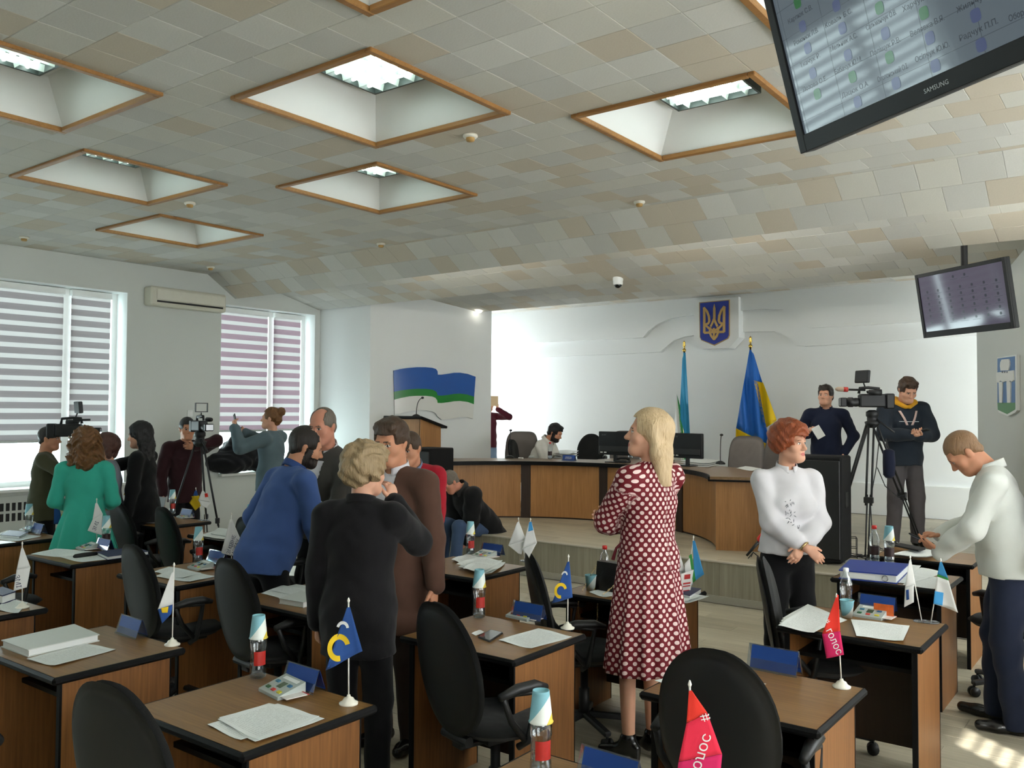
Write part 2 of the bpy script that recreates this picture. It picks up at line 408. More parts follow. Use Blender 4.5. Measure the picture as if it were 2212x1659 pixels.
# ---- ceiling: tiles, folds, coffers
GX, GY, HS = -2.42, 2.255, 1.4915
COF = [(i, j) for j in range(-3, 3) for i in range(-4, 4) if (i+j) % 2 == 0 and GX+i*HS < XRW-0.7]
CEN = [(GX+i*HS, GY+j*HS) for i, j in COF if GY+j*HS > YREAR+0.7]
HO = 0.5966; TP = 0.2983
tile_cols = [(204, 202, 193), (198, 197, 191), (198, 189, 173), (208, 207, 201)]
def tilemat(k, c):
    N = NT('acoustic_tile_%d' % k); n1 = N.noise(90, 3); n2 = N.noise(420, 2); n3 = N.noise(2.2, 3)
    sp = N.math('GREATER_THAN', n2, 0.66); c0 = srgb(*c)
    base = N.mix(n1, tuple(x*0.90 for x in c0[:3])+(1,), tuple(min(1, x*1.06) for x in c0[:3])+(1,))
    base = N.mix(N.math('MULTIPLY', n3, 0.25), base, tuple(x*0.8 for x in c0[:3])+(1,))
    N.bsdf(N.mix(N.math('MULTIPLY', sp, 0.35), base, tuple(x*0.6 for x in c0[:3])+(1,)), 0.9, 0.1, 0, n1, 0.25, 0.004); return N.m
tmats = [tilemat(k, c) for k, c in enumerate(tile_cols)]
tms = []
for k in range(4):
    t = MB(); t.box((-0.1485, -0.1485, 0.0), (0.1485, 0.1485, 0.012), 0.003); tms.append(t.mesh('ceiling_tile', tmats[k]))
sec = [((YREAR-0.02, ZC), (7.10, ZC)), ((7.10, ZC), (7.56, 3.43)), ((7.62, 3.78), (9.10, 3.42)), ((9.16, 3.735), (10.80, 3.43)), ((10.86, 3.78), (YB, 3.68))]
its = []; cb = MB()
rnd = random.Random(3)
def pickvar(x, y):
    r = rnd.random(); return 2 if r < 0.24 else (1 if r < 0.5 else (3 if r < 0.7 else 0))
for si, ((ya, za), (yb, zb)) in enumerate(sec):
    L = math.hypot(yb-ya, zb-za); ang = math.atan2(zb-za, yb-ya)
    if si == 0:
        rows = []; y = GY-HO-TP*19
        while y < yb-0.02:
            if y+TP > ya: rows.append((max(y, ya), min(y+TP, yb)))
            y += TP
    else:
        n = max(1, round(L/0.29)); rows = [(L*q/n, L*(q+1)/n) for q in range(n)]
    for ri, (r0, r1) in enumerate(rows):
        if si == 0: yc, zc, dep = (r0+r1)/2, ZC, r1-r0
        else:
            s = (r0+r1)/2; yc, zc, dep = ya+math.cos(ang)*s, za+math.sin(ang)*s, r1-r0
        xa, xb = (XL, XRW) if si < 3 else (XL+0.05, 0.7)
        if si == 3: xa = max(A2[0]+(D2[0]-A2[0])*(yc-A2[1])/(D2[1]-A2[1])-0.3, XL)
        cut = sorted((cx-HO, cx+HO) for cx, cy in CEN if si == 0 and cy-HO-0.02 < yc < cy+HO+0.02)
        iv = []; x = xa
        for c0, c1 in cut:
            if c0 > x: iv.append((x, c0))
            x = c1
        if x < xb: iv.append((x, xb))
        off = rnd.choice((0.0, 0.15, 0.0, 0.1))
        for (x0, x1) in iv:
            if si == 0: cb.box((x0, r0, ZC+0.013), (x1, r1, ZC+0.05))
            edges = [x0]; q = GX-HO-TP*40+off
            while q < x1:
                if q > x0+0.02 and q < x1-0.02: edges.append(q)
                q += TP
            edges.append(x1)
            for e0, e1 in zip(edges[:-1], edges[1:]):
                xc = (e0+e1)/2; w = (e1-e0)/TP
                k = area_key((xc, yc, zc), w*0.09*(1.0 if si != 1 else 2.2))
                its.append((k, pickvar(xc, yc), (xc, yc, zc), (ang if si else 0, 0, 0), (w, dep/TP, 1)))
cb.box((XL-T, YREAR-0.3, 4.30), (XRW+T, YB+0.3, 4.45))  # unseen outer slab added above the ceiling to keep sky light out
for (ya, za), (yb, zb) in sec[1:]:
    cb.add([(XL, ya, za+0.02), (XRW, ya, za+0.02), (XRW, yb, zb+0.02), (XL, yb, zb+0.02), (XL, ya, za+0.05), (XRW, ya, za+0.05), (XRW, yb, zb+0.05), (XL, yb, zb+0.05)],
           [(0, 1, 2, 3), (4, 7, 6, 5), (0, 4, 5, 1), (3, 2, 6, 7), (0, 3, 7, 4), (1, 5, 6, 2)])
for yy, z0, z1 in ((7.60, 3.47, 4.3), (9.14, 3.46, 4.3), (10.84, 3.47, 4.3)): cb.box((XL, yy+0.06, z0+0.36), (XRW, yy+0.09, z1))
ceiling = struct(cb.build('ceiling', m_slab))
pieces('ceiling_tile', its, tms, ceiling)
m_cof = plain('coffer_white', (226, 228, 226), 0.75, 0.2, var=0.01)
m_tube = emis('lamp_tube', (235, 255, 246), 9.0)
m_louv = plain('louvre_white', (225, 236, 230), 0.3, 0.5, var=0.01)
m_house = plain('lamp_housing', (70, 78, 76), 0.4, 0.4)
cm = MB(); hi = 0.27; ins = 0.205
o4 = [(-HO, -HO), (HO, -HO), (HO, HO), (-HO, HO)]; i4 = [(a*(HO-ins)/HO, b*(HO-ins)/HO) for a, b in o4]
for k in range(4):
    (a, b), (c, d) = o4[k], o4[(k+1) % 4]; (e, f), (g, h) = i4[(k+1) % 4], i4[k]
    cm.add([(a, b, 0), (c, d, 0), (e, f, hi), (g, h, hi), (a*1.03, b*1.03, 0), (c*1.03, d*1.03, 0), (e*1.06, f*1.06, hi), (g*1.06, h*1.06, hi)], [(0, 1, 2, 3), (4, 7, 6, 5), (0, 4, 5, 1)])
cm.box((-(HO-ins)*1.06, -(HO-ins)*1.06, hi), ((HO-ins)*1.06, (HO-ins)*1.06, hi+0.02)); cof_me = cm.mesh('coffer', m_cof)
tm = MB()
for sx, sy in ((1, 0), (-1, 0), (0, 1), (0, -1)):
    if sx: tm.box((sx*(HO-0.008)-0.022, -HO-0.014, -0.022), (sx*(HO-0.008)+0.022, HO+0.014, 0.012), 0.005)
    else: tm.box((-HO+0.03, sy*(HO-0.008)-0.022, -0.022), (HO-0.03, sy*(HO-0.008)+0.022, 0.012), 0.005)
trim_me = tm.mesh('coffer_trim', m_trim)
hm = MB()
for sx, sy in ((1, 0), (-1, 0), (0, 1), (0, -1)):
    if sx: hm.box((sx*0.292-0.008, -0.30, -0.055), (sx*0.292+0.008, 0.30, 0.0))
    else: hm.box((-0.284, sy*0.292-0.008, -0.055), (0.284, sy*0.292+0.008, 0.0))
hm.box((-0.29, -0.29, -0.006), (0.29, 0.29, 0.0)); house_me = hm.mesh('housing', m_house)
tb = MB(); tb.cyl((-0.27, 0, 0), (0.27, 0, 0), 0.013, seg=10); tube_me = tb.mesh('tube', m_tube)
bl = MB(); bl.add([(-0.284, -0.012, 0), (0.284, -0.012, 0), (0.284, 0.012, 0), (-0.284, 0.012, 0), (-0.284, 0, -0.045), (0.284, 0, -0.045)], [(0, 1, 2, 3), (0, 4, 5, 1), (2, 5, 4, 3), (0, 3, 4), (1, 5, 2)])
blade_me = bl.mesh('louvre_blade', m_louv)
lamp_lab = {(0, 0): 'louvred light in the coffer at the top edge, nearest overhead', (-2, 0): 'louvred light in the far left coffer cut by the left edge', (-1, 1): 'louvred light in the large middle coffer, lamp fully in view',
            (-3, 1): 'louvred light hidden deep in the second coffer from the left wall', (-2, 2): 'louvred light showing one bright corner in the small middle coffer', (-4, 2): 'louvred light hidden in the smallest coffer by the left windows',
            (0, 2): 'louvred light in the coffer beside the big hanging screen'}
for (i, j) in COF:
    cx, cy = GX+i*HS, GY+j*HS
    if cy < YREAR+0.7: continue
    c = link_mesh('coffer', cof_me, ceiling, (cx, cy, ZC)); t = link_mesh('coffer_trim', trim_me, c)
    if j < 0 and (i, j) not in ((-1, -1), (1, -1), (-3, -1)): continue
    L = empty('ceiling_light', (cx, cy, ZC+hi-0.002), 0, lamp_lab.get((i, j), 'louvred ceiling light in a coffer outside the view'), 'lamp', 'louvred lights in the ceiling coffers')
    link_mesh('housing', house_me, L)
    for q in range(4): link_mesh('tube', tube_me, L, (0, -0.21+q*0.14, -0.028))
    for q in range(3): link_mesh('louvre_blade', blade_me, L, (0, -0.14+q*0.14, -0.010))
    for q in range(4): link_mesh('louvre_blade', blade_me, L, (-0.21+q*0.14, 0, -0.010), math.pi/2)
# light tubes hidden in the ceiling slots
m_slot = emis('slot_tube', (255, 250, 238), 38.0)
st = MB(); st.cyl((-0.6, 0, 0), (0.6, 0, 0), 0.014, seg=8); st_me = st.mesh('slot_light', m_slot)
for q, (u, yy, zz, kk) in enumerate(((860, 7.625, 3.485, 1), (1000, 7.625, 3.485, 1), (1420, 7.625, 3.485, 1), (1560, 7.625, 3.485, 1), (1500, 9.155, 3.475, 2), (1780, 9.155, 3.475, 2), (2250, 7.625, 3.485, 1))):
    d = ray(u, 600); x = d[0]/d[1]*yy
    tag(link_mesh('slot_light', st_me, None, (x, yy, zz)), 'strip light hidden in the %s ceiling slot, %s along it' % ('first' if kk == 1 else 'second', ['leftmost', 'second', 'third', 'fourth', 'left one', 'right one', 'rightmost'][q]), 'lamp', 'strip lights in the ceiling slots')
sp = PZ(1066, 673, 3.43)
tag(MB().lathe([(0.0, 0), (0.035, 0.0), (0.05, 0.012), (0.05, 0.03)], (-8.75, 10.72, 3.41), 14, cap=False).build('spotlight', emis('spot_bulb', (255, 250, 235), 6.0), smooth=True), 'small bright spotlight at the top of the flag wall corner', 'lamp')

# ---- windows with frames and zebra blinds
m_sheer = bandmat('blind_sheer', (200, 196, 195), 0.10, 0.004)
m_open = bandmat('blind_open_band', (230, 228, 226), 0.3, 0.85)
m_opaq1 = bandmat('blind_grey_band', (150, 142, 144), 0.075, 0.0)
m_opaq2 = bandmat('blind_mauve_band', (156, 132, 142), 0.10, 0.0)
def window(n, opening, mull, x_in=0.27):
    a, b, z0, z1 = opening; X = XL-x_in
    mb = MB(); fr = 0.07
    for (p, q) in ((a, a+fr), (b-fr, b), (mull-0.05, mull+0.05)): mb.box((X-0.05, p, z0), (X+0.02, q, z1))
    mb.box((X-0.049, a, z0), (X+0.019, b, z0+fr)); mb.box((X-0.049, a, z1-fr), (X+0.019, b, z1))
    w = struct(mb.build('window_%d' % n, m_upvc))
    for (p, q) in ((a+fr, mull-0.05), (mull+0.05, b-fr)):
        MB().box((X-0.025, p, z0+fr), (X-0.017, q, z1-fr)).build('pane', m_glass, w)
    MB().box((XL-x_in, a, z0-0.03), (XL+0.08, b, z0+0.006), 0.006).build('window_sill', m_upvc, w)
    rv = MB(); rv.box((X, b-0.004, z0), (XL+0.001, b+0.0005, z1)); rv.box((X, a-0.0005, z0), (XL+0.001, a+0.004, z1)); rv.box((X, a, z1-0.004), (XL+0.001, b, z1+0.0005)); rv.build('window_reveal', m_white, w)
    return w
def blind(y0, y1, ztop, zbot, opaque, label, pitch=0.128, xo=0.215, sheer=None):
    X = XL-xo; r = empty('roller_blind', (X, (y0+y1)/2, zbot), 0, label, 'blind', 'striped roller blinds at the windows')
    h = ztop-zbot; w = (y1-y0)/2
    MB().box((-0.03, -w-0.01, h-0.02), (0.035, w+0.01, h+0.06), 0.008).build('cassette', m_upvc, r)
    MB().box((-0.012, -w, -0.02), (0.012, w, 0.012), 0.004).build('bottom_rail', plain('blind_rail', (176, 178, 174), 0.4, 0.5), r)
    n = int(h/pitch); p = h/n
    t = MB(); t.sheet(lambda a, b: (0.004*math.sin(b*3.1), -w+2*w*a, b*p*0.60), 1, 2); me1 = t.mesh('opaque_band', opaque)
    t = MB(); t.sheet(lambda a, b: (0.002, -w+2*w*a, b*p*0.41), 1, 1); me2 = t.mesh('sheer_band', sheer or m_sheer)
    for k in range(n):
        link_mesh('opaque_band', me1, r, (0, 0, k*p)); link_mesh('sheer_band', me2, r, (0, 0, k*p+p*0.595))
    return r
def yof(u, v, x): return PX(u, v, x)[1]
XB = XL-0.215
w1 = window(1, WIN[0], yof(141, 800, XL-0.27))
w2 = window(2, WIN[1], yof(583, 800, XL-0.27))
w3 = window(3, WIN[2], 0.4)
b1 = [PX(135, 950, XB), PX(150, 930, XB)]
blind(3.46, yof(134, 800, XB), 3.27, PX(60, 953, XB)[2], m_opaq1, 'wide grey striped blind on the left window, lowered past head height')
blind(yof(151, 800, XB), yof(236, 800, XB), 3.27, PX(190, 933, XB)[2], m_opaq1, 'narrow grey striped blind at the right half of the left window')
blind(7.40, yof(577, 800, XB), 3.27, PX(530, 930, XB)[2], m_opaq2, 'wide mauve striped blind on the window behind the air conditioner')
blind(yof(590, 800, XB), yof(648, 800, XB), 3.27, PX(620, 928, XB)[2], m_opaq2, 'narrow mauve striped blind nearest the stage')
blind(-0.47, 0.36, 3.27, 1.35, m_opaq1, 'grey striped blind on the window reflected in the big screen', pitch=0.15, sheer=m_open)
blind(0.46, 1.97, 3.27, 1.35, m_opaq1, 'wide grey striped blind beside the one reflected in the screen', pitch=0.15, sheer=m_open)

# blinds on the right-hand windows (out of view, they shade the room); the sun slips past one slatted edge
m_rsheer = bandmat('blind_sheer_dense', (240, 238, 234), 0.70, 0.0)
m_ropaq = bandmat('blind_light_band', (220, 216, 210), 0.40, 0.0)
def rblind(y0, y1, ztop, zbot, label, pitch=0.13, sheer=True, opq=0.58):
    r = empty('roller_blind', (XRW+0.16, (y0+y1)/2, zbot), 0, label, 'blind', 'striped roller blinds at the windows'); h = ztop-zbot; w = (y1-y0)/2
    MB().box((-0.03, -w, h-0.02), (0.03, w, h+0.05), 0.008).build('cassette', m_upvc, r); MB().box((-0.012, -w, -0.02), (0.012, w, 0.012), 0.004).build('bottom_rail', m_upvc, r)
    n = int(h/pitch); p = h/n
    me1 = MB().sheet(lambda a, b: (0, -w+2*w*a, b*p*opq), 1, 1).mesh('opaque_band', m_ropaq); me2 = MB().sheet(lambda a, b: (0.002, -w+2*w*a, b*p*(1.01-opq)), 1, 1).mesh('sheer_band', m_rsheer)
    for k in range(n):
        link_mesh('opaque_band', me1, r, (0, 0, k*p))
        if sheer: link_mesh('sheer_band', me2, r, (0, 0, k*p+p*(opq-0.005)))
rblind(-1.6, 1.2, 3.18, 1.0, 'striped blind on the right wall behind the camera')
rblind(2.95, 5.6, 3.18, 1.0, 'striped blind on the right wall beside the white shirt man')
rblind(2.5, 2.95, 2.92, 2.42, 'slatted blind edge that lets sun bars onto the floor', 0.075, False, 0.5)
rblind(2.5, 2.95, 2.40, 0.92, 'added lower blind blocking sun below the slatted edge', 0.13)
rblind(2.5, 2.95, 3.19, 2.98, 'added upper blind blocking sun above the slatted edge', 0.13)  # upper and lower pieces added to block sun around the slatted strip
for (x, ya, yb, z0, z1, lb) in ((XRW+0.16, 6.5, 8.6, 0.9, 3.2, 'added sheer curtain diffusing light at the right wall window nearest the stage'), (0.78, 10.2, 12.9, 0.9, 3.2, 'added sheer curtain diffusing light at the hidden window right of the stage'), (XL-0.2, 11.3, 12.9, 0.9, 3.2, 'added sheer curtain diffusing light at the hidden window left of the stage')):  # unseen curtains added to soften the daylight from these windows
    o = MB().sheet(lambda a, b: (x+0.03*math.sin(a*60), ya+(yb-ya)*a, z0+(z1-z0)*b), 60, 1).build('diffuser_curtain', bandmat('diffuser_stage', (242, 242, 240), 0.94) if 'hidden' in lb else bandmat('diffuser_sheer', (238, 238, 236), 0.75), smooth=True); tag(o, lb, 'curtain')
# ================================================================== FURNITURE
m_top = wood('desk_top_laminate', (106, 76, 42), (150, 112, 64), 0, 0.34, 6.0, 0.28)
m_side = wood('desk_side_laminate', (106, 68, 36), (148, 100, 56), 2, 0.45, 6.0, 0.3)
m_edge = plain('black_edge', (14, 14, 15), 0.5, 0.16, var=0.1)
m_fab = cloth('chair_fabric', (40, 41, 41), 0.95, 0.18)
m_fab2 = cloth('chair_fabric_grey', (116, 110, 106), 0.95, 0.08)
m_plas = plain('black_plastic', (26, 27, 28), 0.45, 0.45, var=0.08)
m_chrome = plain('chrome', (200, 200, 205), 0.2, 0.5, 1.0, var=0.02)
m_paper = None
def papermat():
    N = NT('printed_paper'); tc = N.n('ShaderNodeTexCoord'); sx = N.n('ShaderNodeSeparateXYZ'); N.l(tc.outputs['UV'], sx.inputs[0])
    line = N.math('LESS_THAN', N.math('FRACT', N.math('MULTIPLY', sx.outputs['Y'], 26.0)), 0.42)
    nz = N.n('ShaderNodeTexNoise'); nz.inputs['Scale'].default_value = 1.0; mp = N.n('ShaderNodeMapping'); mp.inputs['Scale'].default_value = (60, 13, 1)
    N.l(tc.outputs['UV'], mp.inputs[0]); N.l(mp.outputs[0], nz.inputs['Vector'])
    w = N.math('GREATER_THAN', nz.outputs['Fac'], 0.47)
    inx = N.math('MULTIPLY', N.math('GREATER_THAN', sx.outputs['X'], 0.10), N.math('LESS_THAN', sx.outputs['X'], 0.90))
    iny = N.math('MULTIPLY', N.math('GREATER_THAN', sx.outputs['Y'], 0.08), N.math('LESS_THAN', sx.outputs['Y'], 0.92))
    f = N.math('MULTIPLY', N.math('MULTIPLY', line, w), N.math('MULTIPLY', inx, iny))
    N.bsdf(N.mix(N.math('MULTIPLY', f, 0.26), srgb(226, 230, 228), srgb(70, 74, 80)), 0.7, 0.2); return N.m
m_paper = papermat(); m_blankp = plain('blank_paper', (228, 230, 228), 0.7, 0.2, var=0.02)

def uvquad(o, uv=((0, 0), (1, 0), (1, 1), (0, 1))):
    pass
# ---- desks
DW, DD = 0.69, 0.59
def desk_mesh():
    P = {}
    h = 0.75; hx, hy = DW/2, DD/2
    P['table_top'] = (MB().box((-hx+0.012, -hy+0.012, h-0.030), (hx-0.012, hy-0.012, h)), m_top)
    e = MB()
    for sy in (-1, 1): e.bar((-hx, sy*(hy-0.012), h-0.0155), (hx, sy*(hy-0.012), h-0.0155), 0.026, 0.031, bev=0.010)
    for sx in (-1, 1): e.bar((sx*(hx-0.012), -hy, h-0.0155), (sx*(hx-0.012), hy, h-0.0155), 0.026, 0.0312, bev=0.010)
    P['edge_band'] = (e, m_edge)
    for sx in (-1, 1):
        b = MB(); b.box((sx*(hx-0.045)-0.011, -hy+0.050, 0.0), (sx*(hx-0.045)+0.011, hy-0.060, h-0.033)); P['side_panel%d' % sx] = (b, m_side)
        b = MB(); b.box((sx*(hx-0.045)-0.0125, -hy+0.042, 0.0), (sx*(hx-0.045)+0.0125, -hy+0.052, h-0.033)); P['panel_edge%d' % sx] = (b, m_edge)
        b = MB(); b.box((sx*(hx-0.045)-0.0125, hy-0.062, 0.0), (sx*(hx-0.045)+0.0125, hy-0.056, h-0.033)); P['panel_edgeb%d' % sx] = (b, m_edge)
    P['modesty_panel'] = (MB().box((-hx+0.06, hy-0.12, 0.12), (hx-0.06, hy-0.10, h-0.033)), wood('desk_inner_dark', (40, 28, 20), (58, 42, 30), 2, 0.5))
    P['shelf'] = (MB().box((-hx+0.06, -hy+0.16, 0.58), (hx-0.06, hy-0.122, 0.60)), m_edge)
    return [(n.rstrip('-1b') if n[-1] == '1' else n, mb.mesh('desk_'+n.rstrip('-1'), m)) for n, (mb, m) in P.items()]
DM = desk_mesh()
DESK = {}
def desk(k, j, xr, yn, label):
    r = empty('desk', (xr-DW/2, yn+DD/2, 0), 0, label, 'desk', 'brown laminate desks in rows facing the stage')
    for n, me in DM: link_mesh({'panel_edgeb': 'panel_edge'}.get(n, n), me, r)
    DESK[(k, j)] = r; return r
desk(0, 0, -0.95, 1.70, 'desk at the bottom edge with water bottle and red flag, mostly out of view')
desk(1, 0, -2.32, 1.69, 'brown desk with fanned papers, voting unit and yellow C flag')
desk(2, 0, -3.56, 1.70, 'desk at lower left with a white booklet and small blue flag')
desk(3, 0, -4.86, 1.70, 'desk corner at the left edge carrying a white flag and navy folder')
desk(0, 1, -0.955, 3.00, 'empty-looking brown desk with red flag and large blue name plate')
desk(1, 1, -2.265, 3.03, 'desk with smartphone, one sheet and C flag in front of polka dot dress')
desk(2, 1, -3.61, 3.03, 'desk by the man in blue polo carrying a white clutch folder')
desk(3, 1, -4.84, 3.03, 'desk with two sheets and a voting unit, left of the blue polo man')
desk(4, 1, -6.07, 3.00, 'desk with navy folders and dark case in front of the teal dress')
desk(5, 1, -7.45, 3.04, 'desk at the left edge beside the teal dress, with cluttered papers')
desk(0, 2, -0.915, 4.35, 'desk with upright water bottle and two flags in a clear stand')
desk(1, 2, -2.24, 4.35, 'desk carrying the black handbag behind the polka dot dress')
desk(2, 2, -3.58, 4.36, 'desk with loose paper pile below the stage edge')
desk(4, 2, -6.12, 4.36, 'desk with thick paper pile left of the blue polo man')
desk(5, 2, -7.43, 4.44, 'desk near the tripod cameraman with open laptop and two flags')
desk(0, 3, -1.10, 5.85, 'desk with blue ring binder and two dark-label bottles')
desk(0, 4, -1.12, 6.95, 'desk against the stage with a paper pile and black clipboard')
desk(-1, 2, 0.55, 5.3, 'desk at the right edge behind the white shirt man')

# ---- office chairs (sitter faces +Y)
def pad(outline, cy, depth, curve, rings=7):
    """closed cushion: outline (x,z) loop, pillow front/back around plane y=cy"""
    P = np.array(outline, float); c = P.mean(0); n = len(P); V = []; Fc = []
    sv = np.linspace(0, 1, rings+1)[1:]
    for side in (1, -1):
        V.append((c[0], cy+side*depth/2+curve(c[0], c[1]), c[1]))
        for s in sv:
            th = depth/2*math.sqrt(max(0.0, 1-s**5))
            for q in P:
                x, z = c+(q-c)*s; V.append((x, cy+side*th+curve(x, z), z))
    m = 1+rings*n
    for sgn, b in ((1, 0), (0, m)):
        for k in range(n):
            t = (b, b+1+k, b+1+(k+1) % n); Fc.append(t if sgn else t[::-1])
        for i in range(rings-1):
            for k in range(n):
                t = (b+1+i*n+k, b+1+(i+1)*n+k, b+1+(i+1)*n+(k+1) % n, b+1+i*n+(k+1) % n); Fc.append(t if sgn else t[::-1])
    for k in range(n):
        a = 1+(rings-1)*n
        Fc.append((a+k, m+a+k, m+a+(k+1) % n, a+(k+1) % n))
    return V, Fc
def back_outline(zb, zt, wb, wm, wt, n=40, e=2.6):
    out = []
    for k in range(n):
        t = 2*math.pi*k/n; cx, sz = math.cos(t), math.sin(t)
        x = math.copysign(abs(cx)**(2/e), cx); z = math.copysign(abs(sz)**(2/e), sz)
        f = (z+1)/2; w = (wb*(1-f)*(1-2*f)*1.0+4*wm*f*(1-f)+wt*f*(2*f-1))
        out.append((x*w, zb+(zt-zb)*f))
    return out
def chair_parts(style):
    Q = []
    if style == 'office':
        b = MB(); b.smooth = True; cu = lambda x, z: -0.20-0.10*((z-0.45)/0.55)+0.45*x*x
        b.add(*pad(back_outline(0.46, 1.02, 0.175, 0.212, 0.165), 0.0, 0.055, cu)); Q.append(('backrest', b, m_fab, None))
        b = MB(); b.smooth = True; b.add(*pad(back_outline(0.455, 1.025, 0.18, 0.218, 0.17), -0.032, 0.03, cu)); Q.append(('back_shell', b, m_plas, None))
        b = MB(); b.smooth = True; V, Fc = pad([(x*1.0, y) for x, y in back_outline(-0.22, 0.24, 0.20, 0.235, 0.215)], 0.0, 0.07, lambda x, z: 0); V = [(x, z, 0.47+y) for x, y, z in V]; b.add(V, [f[::-1] for f in Fc]); Q.append(('seat', b, m_fab, None))
        b = MB(); b.bar((0, -0.02, 0.40), (0, -0.21, 0.40), 0.07, 0.02, bev=0.004); b.bar((0, -0.20, 0.395), (0, -0.275, 0.70), 0.06, 0.018, up=(0, 1, 0), bev=0.004); b.box((-0.11, -0.12, 0.405), (0.11, 0.12, 0.435), 0.006); b.cyl((-0.09, -0.21, 0.44), (0.09, -0.21, 0.44), 0.022); Q.append(('back_bracket', b, m_plas, None))
        for s in (-1, 1):
            b = MB(); b.smooth = True
            b.tube([(s*0.23, -0.06, 0.43), (s*0.27, -0.04, 0.46), (s*0.275, -0.02, 0.55), (s*0.272, 0.00, 0.655), (s*0.268, -0.10, 0.67), (s*0.268, -0.17, 0.66), (s*0.27, -0.13, 0.56), (s*0.26, -0.04, 0.455)], 0.015, 8)
            b.tube([(s*0.268, -0.19, 0.665), (s*0.268, -0.10, 0.682), (s*0.268, 0.0, 0.682), (s*0.27, 0.06, 0.665)], [0.016, 0.024, 0.024, 0.014], 10); Q.append(('armrest', b, m_plas, None))
    else:
        b = MB(); b.smooth = True; cu = lambda x, z: -0.24-0.08*((z-0.5)/0.7)+0.3*x*x
        b.add(*pad(back_outline(0.48, 1.14, 0.24, 0.262, 0.235, e=5.0), 0.0, 0.09, cu)); Q.append(('backrest', b, m_fab2, None))
        b = MB(); b.smooth = True; V, Fc = pad(back_outline(-0.25, 0.25, 0.24, 0.26, 0.24, e=4), 0.0, 0.10, lambda x, z: 0); V = [(x, z, 0.48+y) for x, y, z in V]; b.add(V, [f[::-1] for f in Fc]); Q.append(('seat', b, m_fab2, None))
        b = MB(); b.bar((0, -0.02, 0.40), (0, -0.27, 0.40), 0.08, 0.02); b.bar((0, -0.26, 0.39), (0, -0.31, 0.70), 0.07, 0.02, up=(0, 1, 0)); Q.append(('back_bracket', b, m_plas, None))
        for s in (-1, 1):
            b = MB(); b.smooth = True; b.tube([(s*0.27, -0.20, 0.66), (s*0.28, 0.10, 0.68), (s*0.28, 0.14, 0.64), (s*0.27, 0.06, 0.45)], 0.022, 8); Q.append(('armrest', b, m_plas, None))
    b = MB(); b.smooth = True; b.lathe([(0.030, 0.10), (0.030, 0.26), (0.022, 0.262), (0.022, 0.42)], (0, 0, 0), 14); Q.append(('gas_column', b, m_plas, None))
    for k in range(5):
        t = 2*math.pi*k/5+0.3; d = np.array([math.cos(t), math.sin(t), 0])
        b = MB(); b.bar(d*0.02+np.array([0, 0, 0.115]), d*0.27+np.array([0, 0, 0.085]), 0.045, 0.03, bev=0.008)
        c = MB(); c.smooth = True; s = np.cross(d, (0, 0, 1)); p = d*0.26+np.array([0, 0, 0.032]); c.cyl(p-s*0.025, p-s*0.006, 0.031, seg=12); c.cyl(p+s*0.006, p+s*0.025, 0.031, seg=12); c.cyl(p+np.array([0, 0, 0.02]), p+np.array([0, 0, 0.055]), 0.008, seg=8)
        Q.append(('base_leg', b, m_plas, ('castor', c, m_plas)))
    return [(n, mb.mesh('chair_'+n, m), None if sub is None else (sub[0], sub[1].mesh('chair_castor', sub[2]))) for n, mb, m, sub in Q]
CP = {'office': chair_parts('office'), 'exec': chair_parts('exec')}
def chair(x, y, rz, label, style='office', z=0.0, sc=1.0):
    r = empty('office_chair', (x, y, z), rz, label, 'chair', 'black office chairs at the desks' if style == 'office' else 'grey high-backed chairs on the stage')
    r.scale = (sc, sc, sc)
    for n, me, sub in CP[style]:
        o = link_mesh(n, me, r)
        if sub: link_mesh(sub[0], sub[1], o)
    return r
def chair_px(u, v, topz, rz, label, style='office', z=0.0, sc=1.0, off=(0, -0.26)):
    """(u,v) is the top middle of the backrest"""
    p = PZ(u, v, topz); d = rot2(rz)@np.array([off[0], off[1], 0])
    return chair(p[0]-d[0]*sc, p[1]-d[1]*sc, rz, label, style, z, sc)
# (u, v) of the backrest top at a given top height
def chair_at(u, Y, rz, label, style='office', z=0.0, sc=1.0):
    d = ray(u, 1100); x = d[0]/d[1]*Y; o = rot2(rz)@np.array([0, -0.27*sc, 0]); return chair(x-o[0], Y-o[1], rz, label, style, z, sc)
chair_at(268, 1.40, math.radians(8), 'black chair in the bottom left corner, grey rim of its back showing')
chair(-3.95, 1.42, math.radians(-6), 'black chair at the left edge tucked under the booklet desk')
chair_at(965, 2.80, math.radians(-14), 'black chair with visible tilt knob behind the smartphone desk')
chair_at(1548, 2.84, math.radians(4), 'black chair back behind the bottom red flag')
chair_at(512, 2.92, math.radians(-6), 'black chair back left of the black blazer woman')
chair_at(303, 2.86, math.radians(-6), 'black chair back beside the sheets desk, second from lower left')
chair(-6.55, 2.76, math.radians(12), 'black chair pulled under the navy folder desk at the left edge')
chair(-7.85, 2.88, math.radians(10), 'black chair at the far left edge under the window')
chair_at(264, 4.08, math.radians(-4), 'black chair back touching the right side of the teal dress')
chair_at(362, 4.10, math.radians(-8), 'black chair back between teal dress and tripod cameraman')
chair_at(545, 4.12, math.radians(-2), 'black chair back behind the white lettered flag by the blue polo man')
c1 = PZ(1262, 1405, 0.47); chair(c1[0], c1[1], math.radians(-46), 'black chair turned sideways between the handbag desk and the C flag')
c2 = PZ(1800, 1430, 0.47); chair(c2[0]-0.06, c2[1]-0.02, math.radians(-72), 'black chair seen from the side behind the red flag, armrests showing')
c3 = PZ(2185, 1345, 0.47); chair(c3[0], c3[1], math.radians(60), 'black chair at the right edge behind the white shirt man')
